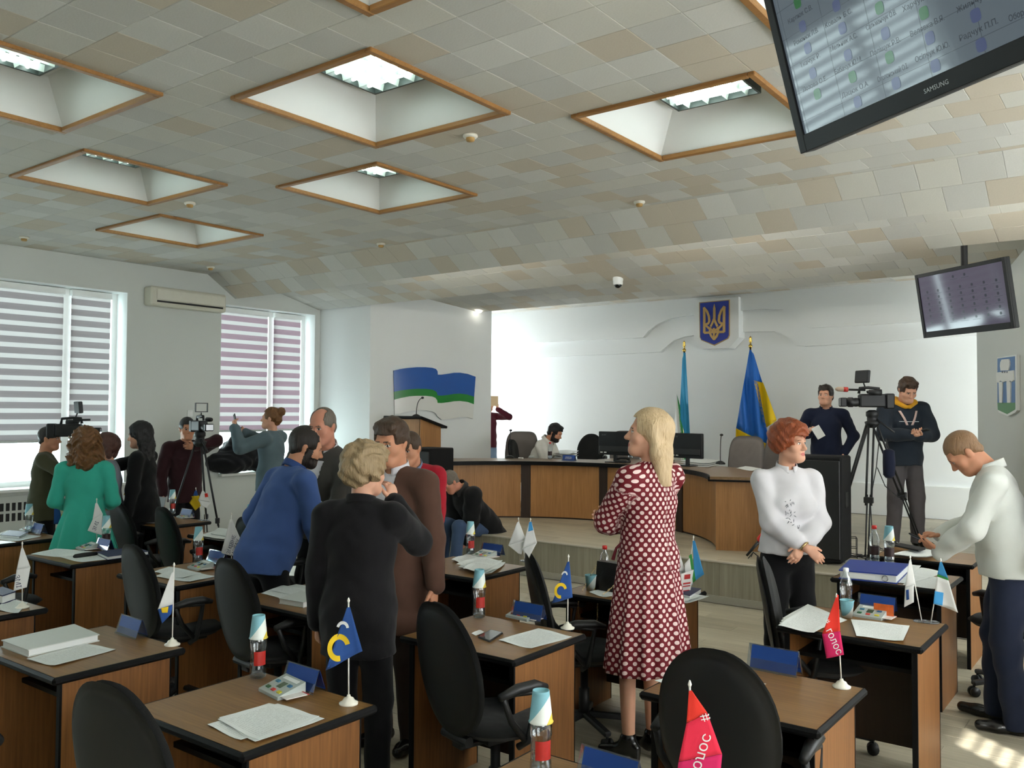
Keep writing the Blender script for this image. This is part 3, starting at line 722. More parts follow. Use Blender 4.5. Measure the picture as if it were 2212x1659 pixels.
# stage chairs face the audience
def schair(u, v, Y, rz, label, style='exec', sc=1.0):
    d = ray(u, v); x = d[0]/d[1]*Y; return chair(x, Y, rz, label, style, ZS, sc)
schair(1113, 950, 10.25, math.radians(196), 'grey high-backed chair at the left end of the curved desk')
schair(1587, 960, 10.3, math.radians(170), 'grey high-backed chair right of the two monitors, below the blue flag')
schair(1335, 940, 11.9, math.radians(185), 'grey high-backed chair hidden behind the left monitor')
schair(1660, 960, 10.75, math.radians(165), 'grey chair half hidden by the red-haired woman')
schair(1268, 965, 12.0, math.radians(200), 'small grey round-backed chair beyond the hoodie man', 'office', 1.05)

# ---- curved presidium desk
PC, PR = np.array([-5.80, 7.68]), 2.20
m_ptop = wood('presidium_top', (108, 84, 58), (144, 116, 82), 0, 0.30, 5.0)
m_pside = wood('presidium_side', (142, 98, 56), (184, 134, 82), 2, 0.45, 6.0)
m_pdark = wood('presidium_dark', (44, 32, 26), (62, 46, 36), 2, 0.45, 6.0)
pres = empty('presidium_desk', (PC[0], PC[1]+PR, ZS), 0, 'long curved wooden head desk on the stage with dark top', 'desk')
def arc_box(r0, r1, a0, a1, z0, z1, n=20):
    mb = MB(); V = []
    for k in range(n+1):
        a = math.radians(a0+(a1-a0)*k/n); c, s = math.cos(a), math.sin(a)
        for r in (r0, r1):
            for z in (z0, z1): V.append((PC[0]+r*c, PC[1]+r*s, z))
    Fc = []
    for k in range(n):
        b = 4*k; e = b+4
        Fc += [(b, b+1, e+1, e), (b+2, e+2, e+3, b+3), (b+1, b+3, e+3, e+1), (b, e, e+2, b+2)]
    Fc += [(0, 2, 3, 1), (4*n, 4*n+1, 4*n+3, 4*n+2)]
    return mb.add(V, Fc)
SH = (PC[0], PC[1]+PR, ZS)
a_list = [(24.5, 58), (62, 92), (95, 120), (123.5, 149)]
for (a0, a1) in a_list: arc_box(PR, PR+0.02, a0, a1, ZS+0.02, ZS+0.715, 14).build('front_panel', m_pside, pres, shift=SH)
for a in (60, 93.5, 121.8): arc_box(PR-0.004, PR+0.06, a-1.6, a+1.6, ZS, ZS+0.715, 2).build('pilaster', m_pdark, pres, shift=SH)
arc_box(PR-0.06, PR+0.72, 22.5, 151, ZS+0.735, ZS+0.765, 40).build('table_top', m_ptop, pres, shift=SH)
arc_box(PR-0.075, PR+0.735, 22.2, 151.3, ZS+0.715, ZS+0.735, 40).build('edge_band', m_edge, pres, shift=SH)
arc_box(PR-0.078, PR-0.058, 22.2, 151.3, ZS+0.72, ZS+0.766, 40).build('edge_band', m_edge, pres, shift=SH)
for a0, a1 in ((23.6, 24.4), (149.1, 149.9)): arc_box(PR, PR+0.62, a0, a1, ZS+0.0, ZS+0.715, 1).build('end_panel', m_pside, pres, shift=SH)
arc_box(PR+0.02, PR+0.6, 24.5, 149, ZS+0.0, ZS+0.02, 30).build('plinth', m_pdark, pres, shift=SH)
PT = ZS+0.765
def on_pres(u, v): return PZ(u, v, PT)

# ---- lectern
lp = PZ(918, 1100, ZS); LEC = np.array([-8.88, 9.20])
lec = empty('lectern', (LEC[0], LEC[1], ZS), 0, 'tall wooden lectern with slanted black top in front of the flag wall', 'lectern')
b = MB(); b.box((-0.31, -0.02, 0), (0.31, 0.0, 1.32)); b.build('front_panel', m_pside, lec)
for s in (-1, 1):
    b = MB(); b.add([(s*0.31-0.011, -0.02, 0), (s*0.31+0.011, -0.02, 0), (s*0.31+0.011, 0.42, 0), (s*0.31-0.011, 0.42, 0), (s*0.31-0.011, -0.02, 1.32), (s*0.31+0.011, -0.02, 1.32), (s*0.31+0.011, 0.42, 1.20), (s*0.31-0.011, 0.42, 1.20)],
                      [(0, 3, 2, 1), (4, 5, 6, 7), (0, 1, 5, 4), (2, 3, 7, 6), (1, 2, 6, 5), (0, 4, 7, 3)]); b.build('side_panel', m_pside, lec)
b = MB(); b.bar((0, -0.07, 1.348), (0, 0.50, 1.195), 0.76, 0.035, bev=0.006); b.build('slanted_top', m_edge, lec)
b = MB(); b.box((-0.06, -0.024, 0.35), (-0.03, -0.021, 0.95)); b.build('groove', m_pdark, lec)
def gooseneck(p, h, lean, label, az=0.0):
    r = empty('microphone', p, az, label, 'microphone')
    b = MB(); b.smooth = True; b.lathe([(0.0, 0), (0.062, 0), (0.066, 0.012), (0.05, 0.03), (0.02, 0.045), (0, 0.046)], (0, 0, 0), 16, cap=False); b.build('base', m_plas, r)
    pts = [(0, 0, 0.04)]+[(lean*(t**2.2), -0.3*lean*(t**2.2), 0.04+h*math.sin(t*1.45)/math.sin(1.45)) for t in np.linspace(0.1, 1, 12)]
    b = MB(); b.smooth = True; b.tube(pts, 0.006, 8); b.build('neck', m_plas, r)
    b = MB(); b.smooth = True; b.ball(pts[-1], 0.017, sc=(1.4, 1, 1)); b.build('capsule', m_plas, r)
    return r
gooseneck((LEC[0]+0.2, LEC[1]+0.02, ZS+1.345), 0.24, 0.13, 'gooseneck microphone on top of the lectern', math.radians(10))
gooseneck(on_pres(1101, 990), 0.36, 0.02, 'gooseneck microphone on the left part of the curved desk')
p = on_pres(1556, 1003); gooseneck(p, 0.34, 0.02, 'gooseneck microphone in front of the right grey stage chair')

# ---- loudspeakers standing on the stage
m_spk = plain('speaker_black', (20, 20, 21), 0.8, 0.2, var=0.25, scale=60, bump=0.3)
def speaker(x, y, rz, h, label):
    r = empty('loudspeaker', (x, y, ZS), rz, label, 'speaker', 'black loudspeakers on the stage')
    MB().box((-0.24, -0.20, 0.02), (0.24, 0.22, h), 0.015).build('cabinet', m_spk, r)
    MB().box((-0.225, -0.212, 0.06), (0.225, -0.201, h-0.04), 0.004).build('grille', m_plas, r)
    MB().box((0.238, -0.05, h*0.52), (0.244, 0.07, h*0.66)).build('side_handle', m_plas, r)
    for sx in (-0.2, 0.2): MB().cyl((sx, 0, 0), (sx, 0, 0.02), 0.025, seg=10).build('foot', m_plas, r)
    return r
p = PZ(1757, 1216, ZS); speaker(p[0]+0.02, p[1]+0.16, math.radians(4), 1.02, 'tall black loudspeaker behind the red-haired woman')
p = PZ(935, 1165, ZS); speaker(-7.5, 8.20, math.radians(-4), 0.97, 'tall black loudspeaker in front of the lectern')
# ================================================================== SMALL THINGS ON THE DESKS
DZ = 0.7505
m_clear = clearmat('clear_pet', (240, 244, 246), 0.10)
m_acry = clearmat('clear_acrylic', (226, 232, 240), 0.06)
m_water = clearmat('water', (226, 234, 238), 0.05)
m_red = plain('red_label', (176, 44, 38), 0.35, 0.5, var=0.25, scale=70)
m_dlabel = plain('dark_label', (52, 34, 34), 0.4, 0.4, var=0.3, scale=70)
m_redcap = plain('red_cap', (206, 44, 40), 0.4, 0.4)
m_bluep = plain('blue_card', (22, 66, 140), 0.5, 0.4, var=0.04)
m_navy = plain('navy_cover', (28, 36, 78), 0.5, 0.4)
m_grey = plain('unit_grey', (168, 176, 172), 0.5, 0.4)
m_white_pl = plain('ivory_plastic', (226, 222, 208), 0.35, 0.5, var=0.02)
m_phone = plain('phone_black', (14, 15, 17), 0.08, 0.6, var=0.0)
def cupmat():
    N = NT('paper_cup'); tc = N.n('ShaderNodeTexCoord'); s = N.n('ShaderNodeSeparateXYZ'); N.l(tc.outputs['Object'], s.inputs[0])
    f = N.math('GREATER_THAN', N.math('ADD', N.math('MULTIPLY', s.outputs['X'], -1.3), s.outputs['Z']), 0.045)
    g = N.math('GREATER_THAN', N.math('ADD', N.math('MULTIPLY', s.outputs['X'], 2.0), N.math('MULTIPLY', s.outputs['Z'], -1.0)), 0.035)
    c = N.mix(f, srgb(226, 232, 226), srgb(126, 178, 190)); N.bsdf(N.mix(g, c, srgb(214, 190, 70)), 0.55, 0.3); return N.m
m_cup = cupmat(); m_cupin = plain('cup_inside', (238, 238, 230), 0.6, 0.3)
def lm(prof, seg=18, cap=False):
    b = MB(); b.smooth = True; b.lathe(prof, (0, 0, 0), seg, cap=cap); return b
BODY = [(0.0, 0.004), (0.020, 0.0), (0.030, 0.004), (0.0325, 0.02), (0.0315, 0.045), (0.0300, 0.05), (0.0300, 0.115), (0.0330, 0.120), (0.0335, 0.150), (0.0310, 0.160), (0.024, 0.185), (0.0135, 0.205), (0.0125, 0.222)]
me_body = lm(BODY).mesh('bottle_body', m_clear)
me_water = lm([(0.0, 0.006), (0.028, 0.006), (0.0295, 0.02), (0.0285, 0.05), (0.0285, 0.062), (0.0, 0.062)]).mesh('water', m_water)
me_cap = lm([(0.0, 0.218), (0.0145, 0.218), (0.0145, 0.234), (0.012, 0.237), (0.0, 0.237)]).mesh('bottle_cap', m_upvc)
me_rcap = lm([(0.0, 0.218), (0.0155, 0.218), (0.0155, 0.238), (0.012, 0.241), (0.0, 0.241)]).mesh('bottle_cap', m_redcap)
def labmesh(mat, full):
    b = MB(); b.smooth = True; n = 16; a0, a1 = (0, 2*math.pi) if full else (-0.9, 0.85)
    b.sheet(lambda i, j: (0.0307*math.cos(a0+(a1-a0)*i), 0.0307*math.sin(a0+(a1-a0)*i), 0.055+0.055*j), n, 1); return b.mesh('bottle_label', mat)
me_rlab, me_dlab = labmesh(m_red, False), labmesh(m_dlabel, True)
cw = MB(); cw.smooth = True; cw.lathe([(0.0365, 0.0), (0.0375, 0.002), (0.0345, 0.006), (0.0255, 0.086), (0.0252, 0.092), (0.0235, 0.092), (0.0235, 0.088), (0.0, 0.088)], (0, 0, 0), 20, cap=False); me_cup = cw.mesh('paper_cup', m_cup)
cu_ = MB(); cu_.smooth = True; cu_.lathe([(0.0, 0.004), (0.0235, 0.004), (0.0255, 0.0), (0.0345, 0.086), (0.0375, 0.090), (0.0365, 0.093), (0.034, 0.088), (0.0245, 0.008), (0.0, 0.008)], (0, 0, 0), 20, cap=False); me_cupu = cu_.mesh('paper_cup', m_cup)
def facing(p): d = CAM-np.asarray(p); return math.atan2(d[1], d[0])
def bottle(p, label, kind='red', cup=None, sc=1.0, turn=0.35):
    p = np.asarray(p, float); a = facing(p)+turn
    r = empty('water_bottle', p, a, label, 'bottle', 'plastic water bottles on the desks'); r.scale = (sc,)*3
    link_mesh('bottle_body', me_body, r); link_mesh('water', me_water, r)
    if kind == 'red': link_mesh('bottle_label', me_rlab, r)
    elif kind == 'dark': link_mesh('bottle_label', me_dlab, r)
    link_mesh('bottle_cap', me_rcap if kind == 'dark' and not cup else me_cap, r)
    if cup:
        c = link_mesh('paper_cup', me_cup, None, p+np.array([0, 0, 0.158*sc]), a+1.2); c.scale = (sc,)*3
        tag(c, cup, 'cup', 'upturned paper cups on bottles')
    return r
def D(u, v): return PZ(u, v, DZ)
bottle(D(557, 1464), 'water bottle on the desk with the yellow C flag', cup='upturned cup on the bottle by the yellow C flag')
bottle(D(1168, 1676), 'water bottle at the bottom edge of the picture, largest of all', cup='upturned cup at the bottom edge, largest of all')
bottle(D(1035, 1334), 'water bottle by the smartphone, right of the brown suit', cup='upturned cup on the bottle right of the brown suit')
bottle(D(1016, 1199), 'water bottle in front of the man seated on the stage edge', cup='upturned cup in front of the man seated on the stage')
bottle(D(428, 1215), 'water bottle beside the white lettered flag, left of the polo man', cup='upturned cup left of the white lettered flag')
bottle(D(540, 1151), 'water bottle behind the chair left of the grey cardigan', cup='upturned cup at the elbow of the grey cardigan man')
bottle(D(372, 1110), 'water bottle below the tripod cameraman', cup='upturned cup below the tripod cameraman')
bottle(D(229, 1184), 'dark-label bottle in front of the teal dress', 'dark', 'upturned cup in front of the teal dress')
bottle(D(62, 1151), 'bottle at the left edge below the bright window', 'none', 'upturned cup at the left edge below the window')
bottle(D(1306, 1262), 'bottle with red cap behind the black handbag', 'dark')
bottle(D(1828, 1324), 'clear bottle with white cap standing behind a paper cup', 'none', sc=1.02)
tag(link_mesh('paper_cup', me_cupu, None, D(1830, 1334), 1.0), 'upright blue and white paper cup in front of the clear bottle', 'cup')
bottle(D(1889, 1216), 'red-capped dark-label bottle on the binder desk', 'dark', sc=1.12)
bottle(D(1921, 1220), 'dark-label bottle with a cup, right of the red-capped one', 'dark', 'upturned patterned cup on the binder desk', sc=1.1)
tag(link_mesh('paper_cup', me_cupu, None, D(1276, 1275), 0.4), 'upright paper cup left of the black handbag', 'cup')
bottle(on_pres(1188, 992), 'bottle on the curved desk in front of the hoodie man', 'dark')
bottle(on_pres(1362, 990), 'bottle on the curved desk between the two monitors', 'dark')

# ---- voting units
def votemesh():
    Q = []
    w, d = 0.075, 0.058
    b = MB(); b.add([(-w, -d, 0), (w, -d, 0), (w, d, 0), (-w, d, 0), (-w, -d, 0.012), (w, -d, 0.012), (w, d, 0.045), (-w, d, 0.045)], [(0, 3, 2, 1), (4, 5, 6, 7), (0, 1, 5, 4), (1, 2, 6, 5), (2, 3, 7, 6), (3, 0, 4, 7)]); Q.append(('casing', b, m_grey))
    def onface(x, y, hx, hy, t):
        z = lambda yy: 0.012+0.033*(yy+d)/(2*d)
        b = MB(); b.add([(x-hx, y-hy, z(y-hy)), (x+hx, y-hy, z(y-hy)), (x+hx, y+hy, z(y+hy)), (x-hx, y+hy, z(y+hy)), (x-hx, y-hy, z(y-hy)+t), (x+hx, y-hy, z(y-hy)+t), (x+hx, y+hy, z(y+hy)+t), (x-hx, y+hy, z(y+hy)+t)],
                         [(4, 5, 6, 7), (0, 1, 5, 4), (1, 2, 6, 5), (2, 3, 7, 6), (3, 0, 4, 7)]); return b
    Q.append(('display', onface(0, 0.0, 0.016, 0.017, 0.001), plain('lcd_green', (38, 62, 30), 0.25, 0.5)))
    Q.append(('name_strip', onface(0.0, 0.04, 0.052, 0.008, 0.0008), m_blankp))
    for x, y, c in ((-0.045, 0.008, (40, 110, 140)), (0.045, 0.008, (40, 100, 140)), (-0.045, -0.033, (30, 90, 50)), (0.0, -0.036, (196, 60, 50)), (0.045, -0.036, (206, 196, 50))):
        Q.append(('button', onface(x, y, 0.011, 0.006, 0.004), plain('button_%d_%d_%d' % c, c, 0.4, 0.5)))
    b = MB(); b.box((w-0.004, -d+0.012, 0.010), (w+0.045, d-0.018, 0.0125)); Q.append(('card', b, plain('badge_card', (220, 214, 210), 0.4, 0.4)))
    b = MB(); b.box((w+0.0, d-0.018, 0.0100), (w+0.045, d-0.010, 0.0128)); Q.append(('card_stripe', b, m_red))
    return [(n, mb.mesh('vote_'+n, m)) for n, mb, m in Q]
VM = votemesh()
def vote(p, rz, label):
    r = empty('voting_unit', p, rz, label, 'voting unit', 'grey voting units on the desks')
    for n, me in VM: link_mesh(n, me, r)
vote(D(609, 1496), math.radians(-10), 'grey voting unit with green display by the yellow C flag')
vote(D(1131, 1334), math.radians(-6), 'grey voting unit next to the smartphone desk plate')
vote(D(1880, 1332), math.radians(-4), 'grey voting unit in front of an orange and blue card')
vote(D(433, 1228), math.radians(-8), 'grey voting unit left of the blue polo man')
vote(D(1046, 1203), math.radians(-6), 'grey voting unit below the stage edge')
vote(D(188, 1186), math.radians(-8), 'grey voting unit in front of the teal dress')
vote(D(62, 1147), math.radians(-8), 'grey voting unit at the left edge of the picture')
vote(D(400, 1118), math.radians(-8), 'grey voting unit on the laptop desk')

# ---- blue name plates in clear holders (two leaning sheets)
def plate(p, rz, label, w=0.20, h=0.088):
    r = empty('name_plate', p, rz, label, 'name plate', 'blue name plates in clear holders')
    for s, nm in ((1, 'front_sheet'), (-1, 'back_sheet')):
        b = MB(); b.add([(-w/2, s*0.032-0.001, 0), (w/2, s*0.032-0.001, 0), (w/2, s*0.032+0.001, 0), (-w/2, s*0.032+0.001, 0), (-w/2, -0.001, h), (w/2, -0.001, h), (w/2, 0.001, h), (-w/2, 0.001, h)],
                         [(0, 3, 2, 1), (4, 5, 6, 7), (0, 1, 5, 4), (1, 2, 6, 5), (2, 3, 7, 6), (3, 0, 4, 7)]); b.build(nm, m_acry, r)
    for s in (1, -1):
        b = MB(); y0, y1, z0, z1 = s*0.0285, s*0.0035, 0.008, h-0.004
        b.add([(-w/2+0.014, y0-0.0006, z0), (w/2-0.004, y0-0.0006, z0), (w/2-0.004, y1-0.0006, z1), (-w/2+0.014, y1-0.0006, z1), (-w/2+0.014, y0+0.0006, z0), (w/2-0.004, y0+0.0006, z0), (w/2-0.004, y1+0.0006, z1), (-w/2+0.014, y1+0.0006, z1)],
              [(0, 1, 2, 3), (4, 7, 6, 5), (0, 4, 5, 1), (1, 5, 6, 2), (2, 6, 7, 3), (3, 7, 4, 0)]); b.build('blue_card', m_bluep, r)
    return r
plate(D(655, 1486), math.radians(-2), 'blue name plate on the desk with the yellow C flag')
plate(D(284, 1372), math.radians(-2), 'blue name plate on the booklet desk at lower left')
plate(D(1142, 1338), math.radians(-2), 'blue name plate behind the voting unit beside the C flag desk phone')
plate(D(1672, 1450), math.radians(-2), 'large blue name plate on the desk with the red flag', 0.215, 0.10)
plate(D(1318, 1690), math.radians(-2), 'blue name plate cut off by the bottom edge')
plate(D(1895, 1320), math.radians(-2), 'blue name plate behind the orange card on the right desk')
plate(D(470, 1216), math.radians(-2), 'blue name plate under the white lettered flag')
plate(D(1064, 1199), math.radians(-2), 'blue name plate on the desk below the stage edge')
plate(D(226, 1188), math.radians(-2), 'blue name plate at the hem of the teal dress')
plate(D(84, 1152), math.radians(-2), 'blue name plate at the left edge beside the teal dress')
plate(D(404, 1118), math.radians(-2), 'blue name plate on the laptop desk near the tripod')
b = MB().box((-0.05, -0.001, 0.0), (0.05, 0.001, 0.07)); o = b.build('info_card', plain('orange_card', (206, 96, 40), 0.5, 0.4, var=0.5, scale=25), loc=D(1909, 1334), rz=-0.03); tag(o, 'orange and white card leaning by the voting unit', 'card')

# ---- sheets of paper: four pixel corners on the desk plane
m_np = [0]
def sheet(corners, label, z=DZ, lift=0.0, mat=None, curl=0.006, group='loose printed sheets on the desks', name='paper_sheet', cat='paper', thick=0.0007):
    m_np[0] += 1; z0 = z+0.0006*(m_np[0] % 5)+lift
    P = [PZ(u, v, z0) for u, v in corners]; c = sum(P)/4
    def fn(a, b):
        q = (P[0]*(1-a)+P[1]*a)*(1-b)+(P[3]*(1-a)+P[2]*a)*b
        q = q.copy(); q[2] = z0+curl*(abs(2*a-1)**3*0.7+abs(2*b-1)**4*0.5)*(0.5+0.5*math.sin(7*a+5*b)); return q-c
    b = MB(); b.sheet(fn, 6, 6, thick); b.smooth = True
    o = b.build(name, mat or m_paper, loc=c); me = o.data
    uv = me.uv_layers.new(name='UVMap'); n = 49
    li = np.zeros(len(me.loops), dtype=np.int32); me.loops.foreach_get('vertex_index', li); k = li % n
    uv.data.foreach_set('uv', np.stack([(k % 7)/6.0, (k//7)/6.0], 1).astype(np.float32).ravel())
    return tag(o, label, cat, group)
pl = 'printed sheet in the fanned pile beside the yellow C flag'
sheet([(448, 1567), (520, 1602), (640, 1560), (575, 1530)], pl); sheet([(473, 1552), (551, 1606), (701, 1553), (600, 1520)], pl, lift=0.002); sheet([(470, 1556), (560, 1602), (690, 1548), (581, 1519)], pl, lift=0.003)
sheet([(57, 1425), (118, 1440), (250, 1403), (187, 1391)], 'single sheet lying below the white booklet')
sheet([(1077, 1384), (1148, 1403), (1236, 1376), (1163, 1357)], 'single sheet on the smartphone desk')
sheet([(1018, 1370), (1032, 1374), (1046, 1365), (1034, 1361)], 'tiny white note beside the smartphone', mat=m_blankp)
pl = 'sheet half hidden by the chair back behind the red flag'
sheet([(1414, 1472), (1520, 1505), (1630, 1488), (1520, 1448)], pl); sheet([(1440, 1470), (1560, 1502), (1655, 1478), (1540, 1446)], pl)
pl = 'sheet in the pile under the armrest chair, desk with clear flag stand'
for q in range(4): sheet([(1690-q*3, 1337+q*5), (1770-q*4, 1360+q*3), (1830-q*6, 1340-q*2), (1745, 1305+q)], pl, lift=0.004*q)
sheet([(1850, 1375), (1951, 1386), (1965, 1352), (1838, 1338)], 'long sheet near the front edge of the clear flag stand desk', lift=0.004)
pl = 'sheet under the blue binder on the far right desk'
for c in ([(1890, 1250), (1960, 1262), (2010, 1248), (1930, 1232)], [(1950, 1264), (2030, 1274), (2045, 1250), (1985, 1243)], [(1955, 1240), (2010, 1250), (2040, 1236), (1990, 1226)], [(1900, 1232), (1975, 1240), (1990, 1222), (1925, 1216)]): sheet(c, pl)
pl = 'sheet on the pile against the stage at right'
for q in range(3): sheet([(1925, 1200-q), (2000, 1206-q), (2045, 1194-q), (1975, 1187-q)], pl, lift=0.012*q)
pl = 'sheet lying under the white clutch folder'
sheet([(564, 1283), (640, 1300), (700, 1282), (610, 1264)], pl); sheet([(580, 1276), (660, 1290), (705, 1275), (640, 1262)], pl)
pl = 'overlapping sheet on the desk left of the blue polo man'
sheet([(335, 1246), (410, 1258), (465, 1245), (380, 1229)], pl); sheet([(333, 1236), (395, 1250), (435, 1238), (365, 1224)], pl)
pl = 'sheet spread under the dark case'
for c in ([(66, 1198), (140, 1205), (200, 1192), (120, 1185)], [(120, 1202), (178, 1216), (245, 1206), (180, 1192)]): sheet(c, pl)
pl = 'sheet in the messy pile below the stage edge'
for q, c in enumerate(([(975, 1212), (1020, 1226), (1050, 1208), (1005, 1198)], [(990, 1228), (1062, 1244), (1092, 1216), (1030, 1206)], [(985, 1222), (1050, 1238), (1086, 1212), (1030, 1204)], [(1000, 1232), (1058, 1240), (1080, 1222), (1020, 1214)])): sheet(c, pl, lift=0.006*q, curl=0.02)
sheet([(1272, 1280), (1308, 1292), (1338, 1284), (1300, 1272)], 'folded sheet under the black handbag')
pl = 'sheet sticking out behind the polka dot dress'
sheet([(1452, 1300), (1490, 1304), (1532, 1288), (1492, 1284)], pl); sheet([(1440, 1296), (1485, 1300), (1515, 1286), (1470, 1282)], pl, lift=0.012)
pl = 'sheet in the thick pile left of the grey cardigan'
for q in range(3): sheet([(430, 1162-q*2), (490, 1170-q*2), (525, 1156-q*2), (465, 1150-q*2)], pl, lift=0.010*q, mat=m_blankp)
pl = 'sheet in the clutter on the left edge desk'
for q, c in enumerate(([(-20, 1164), (40, 1170), (90, 1158), (25, 1152)], [(-10, 1156), (30, 1160), (60, 1150), (15, 1146)])): sheet(c, pl, lift=0.003*q)
pl = 'sheet on the laptop desk'
sheet([(290, 1126), (335, 1132), (372, 1122), (325, 1117)], pl); sheet([(300, 1122), (350, 1128), (376, 1116), (335, 1112)], pl, lift=0.012)
sheet([(-10, 1318), (40, 1326), (60, 1302), (15, 1294)], 'sheet at the left edge under the white flag')
pl = 'paper in the stack on the right of the curved desk'
for q in range(3):
    sheet([(1468, 1004-4*q), (1530, 1010-4*q), (1556, 1002-4*q), (1500, 997-4*q)], pl, z=PT+0.002, lift=0.01*q, mat=m_blankp)
sheet([(1590, 1012), (1625, 1018), (1645, 1012), (1610, 1007)], 'single sheet before the right grey chair on the curved desk', z=PT+0.002, mat=m_blankp)
pl = 'paper pile behind the blue plate on the curved desk'
for q in range(3): sheet([(1196, 990-5*q), (1236, 992-5*q), (1250, 984-5*q), (1210, 982-5*q)], pl, z=PT+0.002, lift=0.025*q, mat=m_blankp, curl=0.02)

# ---- books, folders, binders: extruded quads
def slab(corners, h, label, mat, cat, name, z=DZ, inner=None):
    P = [PZ(u, v, z) for u, v in corners]; c = sum(P)/4
    r = empty(name, c, 0, label, cat); Q = [p-c for p in P]
    def lay(sc, z0, z1, m, n, bev=0):
        b = MB(); V = [(q[0]*sc, q[1]*sc, z0) for q in Q]+[(q[0]*sc, q[1]*sc, z1) for q in Q]
        b.add(V, [(3, 2, 1, 0), (4, 5, 6, 7)]+[(i, (i+1) % 4, 4+(i+1) % 4, 4+i) for i in range(4)]); return b.build(n, m, r)
    lay(1.0, 0.0, h*0.12, mat, 'back_cover'); lay(0.96, h*0.12, h*0.88, inner or m_blankp, 'pages'); lay(1.0, h*0.88, h, mat, 'front_cover')
    return r
m_bookw = plain('white_cover', (206, 210, 206), 0.5, 0.4, var=0.03)
slab([(2, 1398), (60, 1420), (215, 1385), (160, 1362)], 0.032, 'white booklet with curled pages at lower left', m_bookw, 'booklet', 'booklet')
slab([(602, 1304), (655, 1313), (705, 1300), (650, 1288)], 0.03, 'off-white clutch folder at the polo man\'s hand', m_bookw, 'folder', 'clutch_folder')
slab([(208, 1199), (232, 1210), (322, 1198), (290, 1188)], 0.025, 'navy folder on the desk in front of the teal dress', m_navy, 'folder', 'navy_folder')
slab([(-30, 1296), (5, 1306), (34, 1296), (5, 1286)], 0.05, 'navy folder with metal edge at the left picture edge', m_navy, 'folder', 'navy_folder')
slab([(0, 1160), (42, 1164), (62, 1154), (20, 1150)], 0.02, 'dark blue folder on the left edge desk', m_navy, 'folder', 'navy_folder')
slab([(1462, 1290), (1490, 1298), (1515, 1282), (1486, 1278)], 0.03, 'navy notebook behind the polka dot dress', m_navy, 'notebook', 'notebook')
slab([(455, 1160), (492, 1166), (508, 1152), (472, 1147)], 0.03, 'white folder on the pile left of the grey cardigan', m_bookw, 'folder', 'paper_folder')
bd = slab([(1812, 1250), (1938, 1262), (1964, 1236), (1836, 1226)], 0.058, 'blue lever arch binder lying on the far right desk', plain('binder_blue', (34, 60, 146), 0.45, 0.4), 'binder', 'ring_binder')
q0, q1 = D(1812, 1250), D(1938, 1262); dv = (q1-q0); nv = np.array([dv[1], -dv[0], 0])/np.linalg.norm(dv[:2]); cc = np.array(bd.location)
b = MB(); a_ = q0+dv*0.08-cc; b_ = q0+dv*0.62-cc; b.bar(a_+nv*0.002+np.array([0, 0, 0.029]), b_+nv*0.002+np.array([0, 0, 0.029]), 0.003, 0.03); b.build('spine_label', m_blankp, bd)
b = MB(); b.smooth = True; cR = q0+dv*0.80-cc+np.array([0, 0, 0.029]); b.tube([cR+nv*0.003+0.017*(dv/np.linalg.norm(dv)*math.cos(t)+np.array([0, 0, 1])*math.sin(t)) for t in np.linspace(0, 2*math.pi, 17)[:-1]], 0.003, 6, True); b.build('finger_ring', m_chrome, bd)
slab([(1930, 1180), (1985, 1192), (2000, 1187), (1945, 1176)], 0.012, 'black clipboard on the pile against the stage', m_dark, 'clipboard', 'clipboard', z=0.79, inner=m_dark)
# ---- phones and cases
def phone(c4, label, z=DZ, name='smartphone'):
    P = [PZ(u, v, z) for u, v in c4]; c = sum(P)/4; r = empty(name, c, 0, label, 'phone'); Q = [p-c for p in P]
    b = MB(); b.add([(q[0], q[1], 0) for q in Q]+[(q[0], q[1], 0.008) for q in Q], [(3, 2, 1, 0), (4, 5, 6, 7)]+[(i, (i+1) % 4, 4+(i+1) % 4, 4+i) for i in range(4)]); b.build('casing', m_plas, r)
    b = MB(); b.add([(q[0]*0.93, q[1]*0.93, 0.0083) for q in Q]+[(q[0]*0.93, q[1]*0.93, 0.0087) for q in Q], [(4, 5, 6, 7)]+[(i, (i+1) % 4, 4+(i+1) % 4, 4+i) for i in range(4)]); b.build('glass_screen', m_phone, r)
phone([(1033, 1378), (1058, 1388), (1086, 1369), (1060, 1363)], 'black smartphone lying on the C flag desk')
o = MB(); o.smooth = True; p0, p1 = D(158, 1206), D(211, 1199); o.tube([p0+np.array([0, 0, 0.012])+(p1-p0)*t for t in (0, 0.08, 0.5, 0.92, 1)], [0.006, 0.016, 0.019, 0.016, 0.006], 12)
cc = (p0+p1)/2; tag(o.build('spectacle_case', m_dark, loc=cc, shift=cc), 'long dark case lying on sheets before the teal dress', 'case')
o = MB(); p0, p1 = D(1948, 1234), D(1972, 1238); o.cyl(p0+np.array([0, 0, 0.006]), p1+np.array([0, 0, 0.006]), 0.005, seg=8); tag(o.build('pen', m_dark, shift=p0, loc=p0), 'black pen on the sheets of the binder desk', 'pen')

# ---- open laptop on the far desk
lp = D(305, 1124); lap = empty('laptop', lp, math.radians(8), 'grey laptop seen from behind its lid, left of the tripod', 'laptop')
MB().box((-0.16, -0.11, 0), (0.16, 0.11, 0.016), 0.004).build('keyboard_base', m_dark, lap)
b = MB(); b.bar((0, 0.105, 0.016), (0, 0.16, 0.22), 0.32, 0.012, up=(0, 1, 0), bev=0.003); b.build('lid', plain('laptop_grey', (150, 152, 152), 0.4, 0.4), lap)

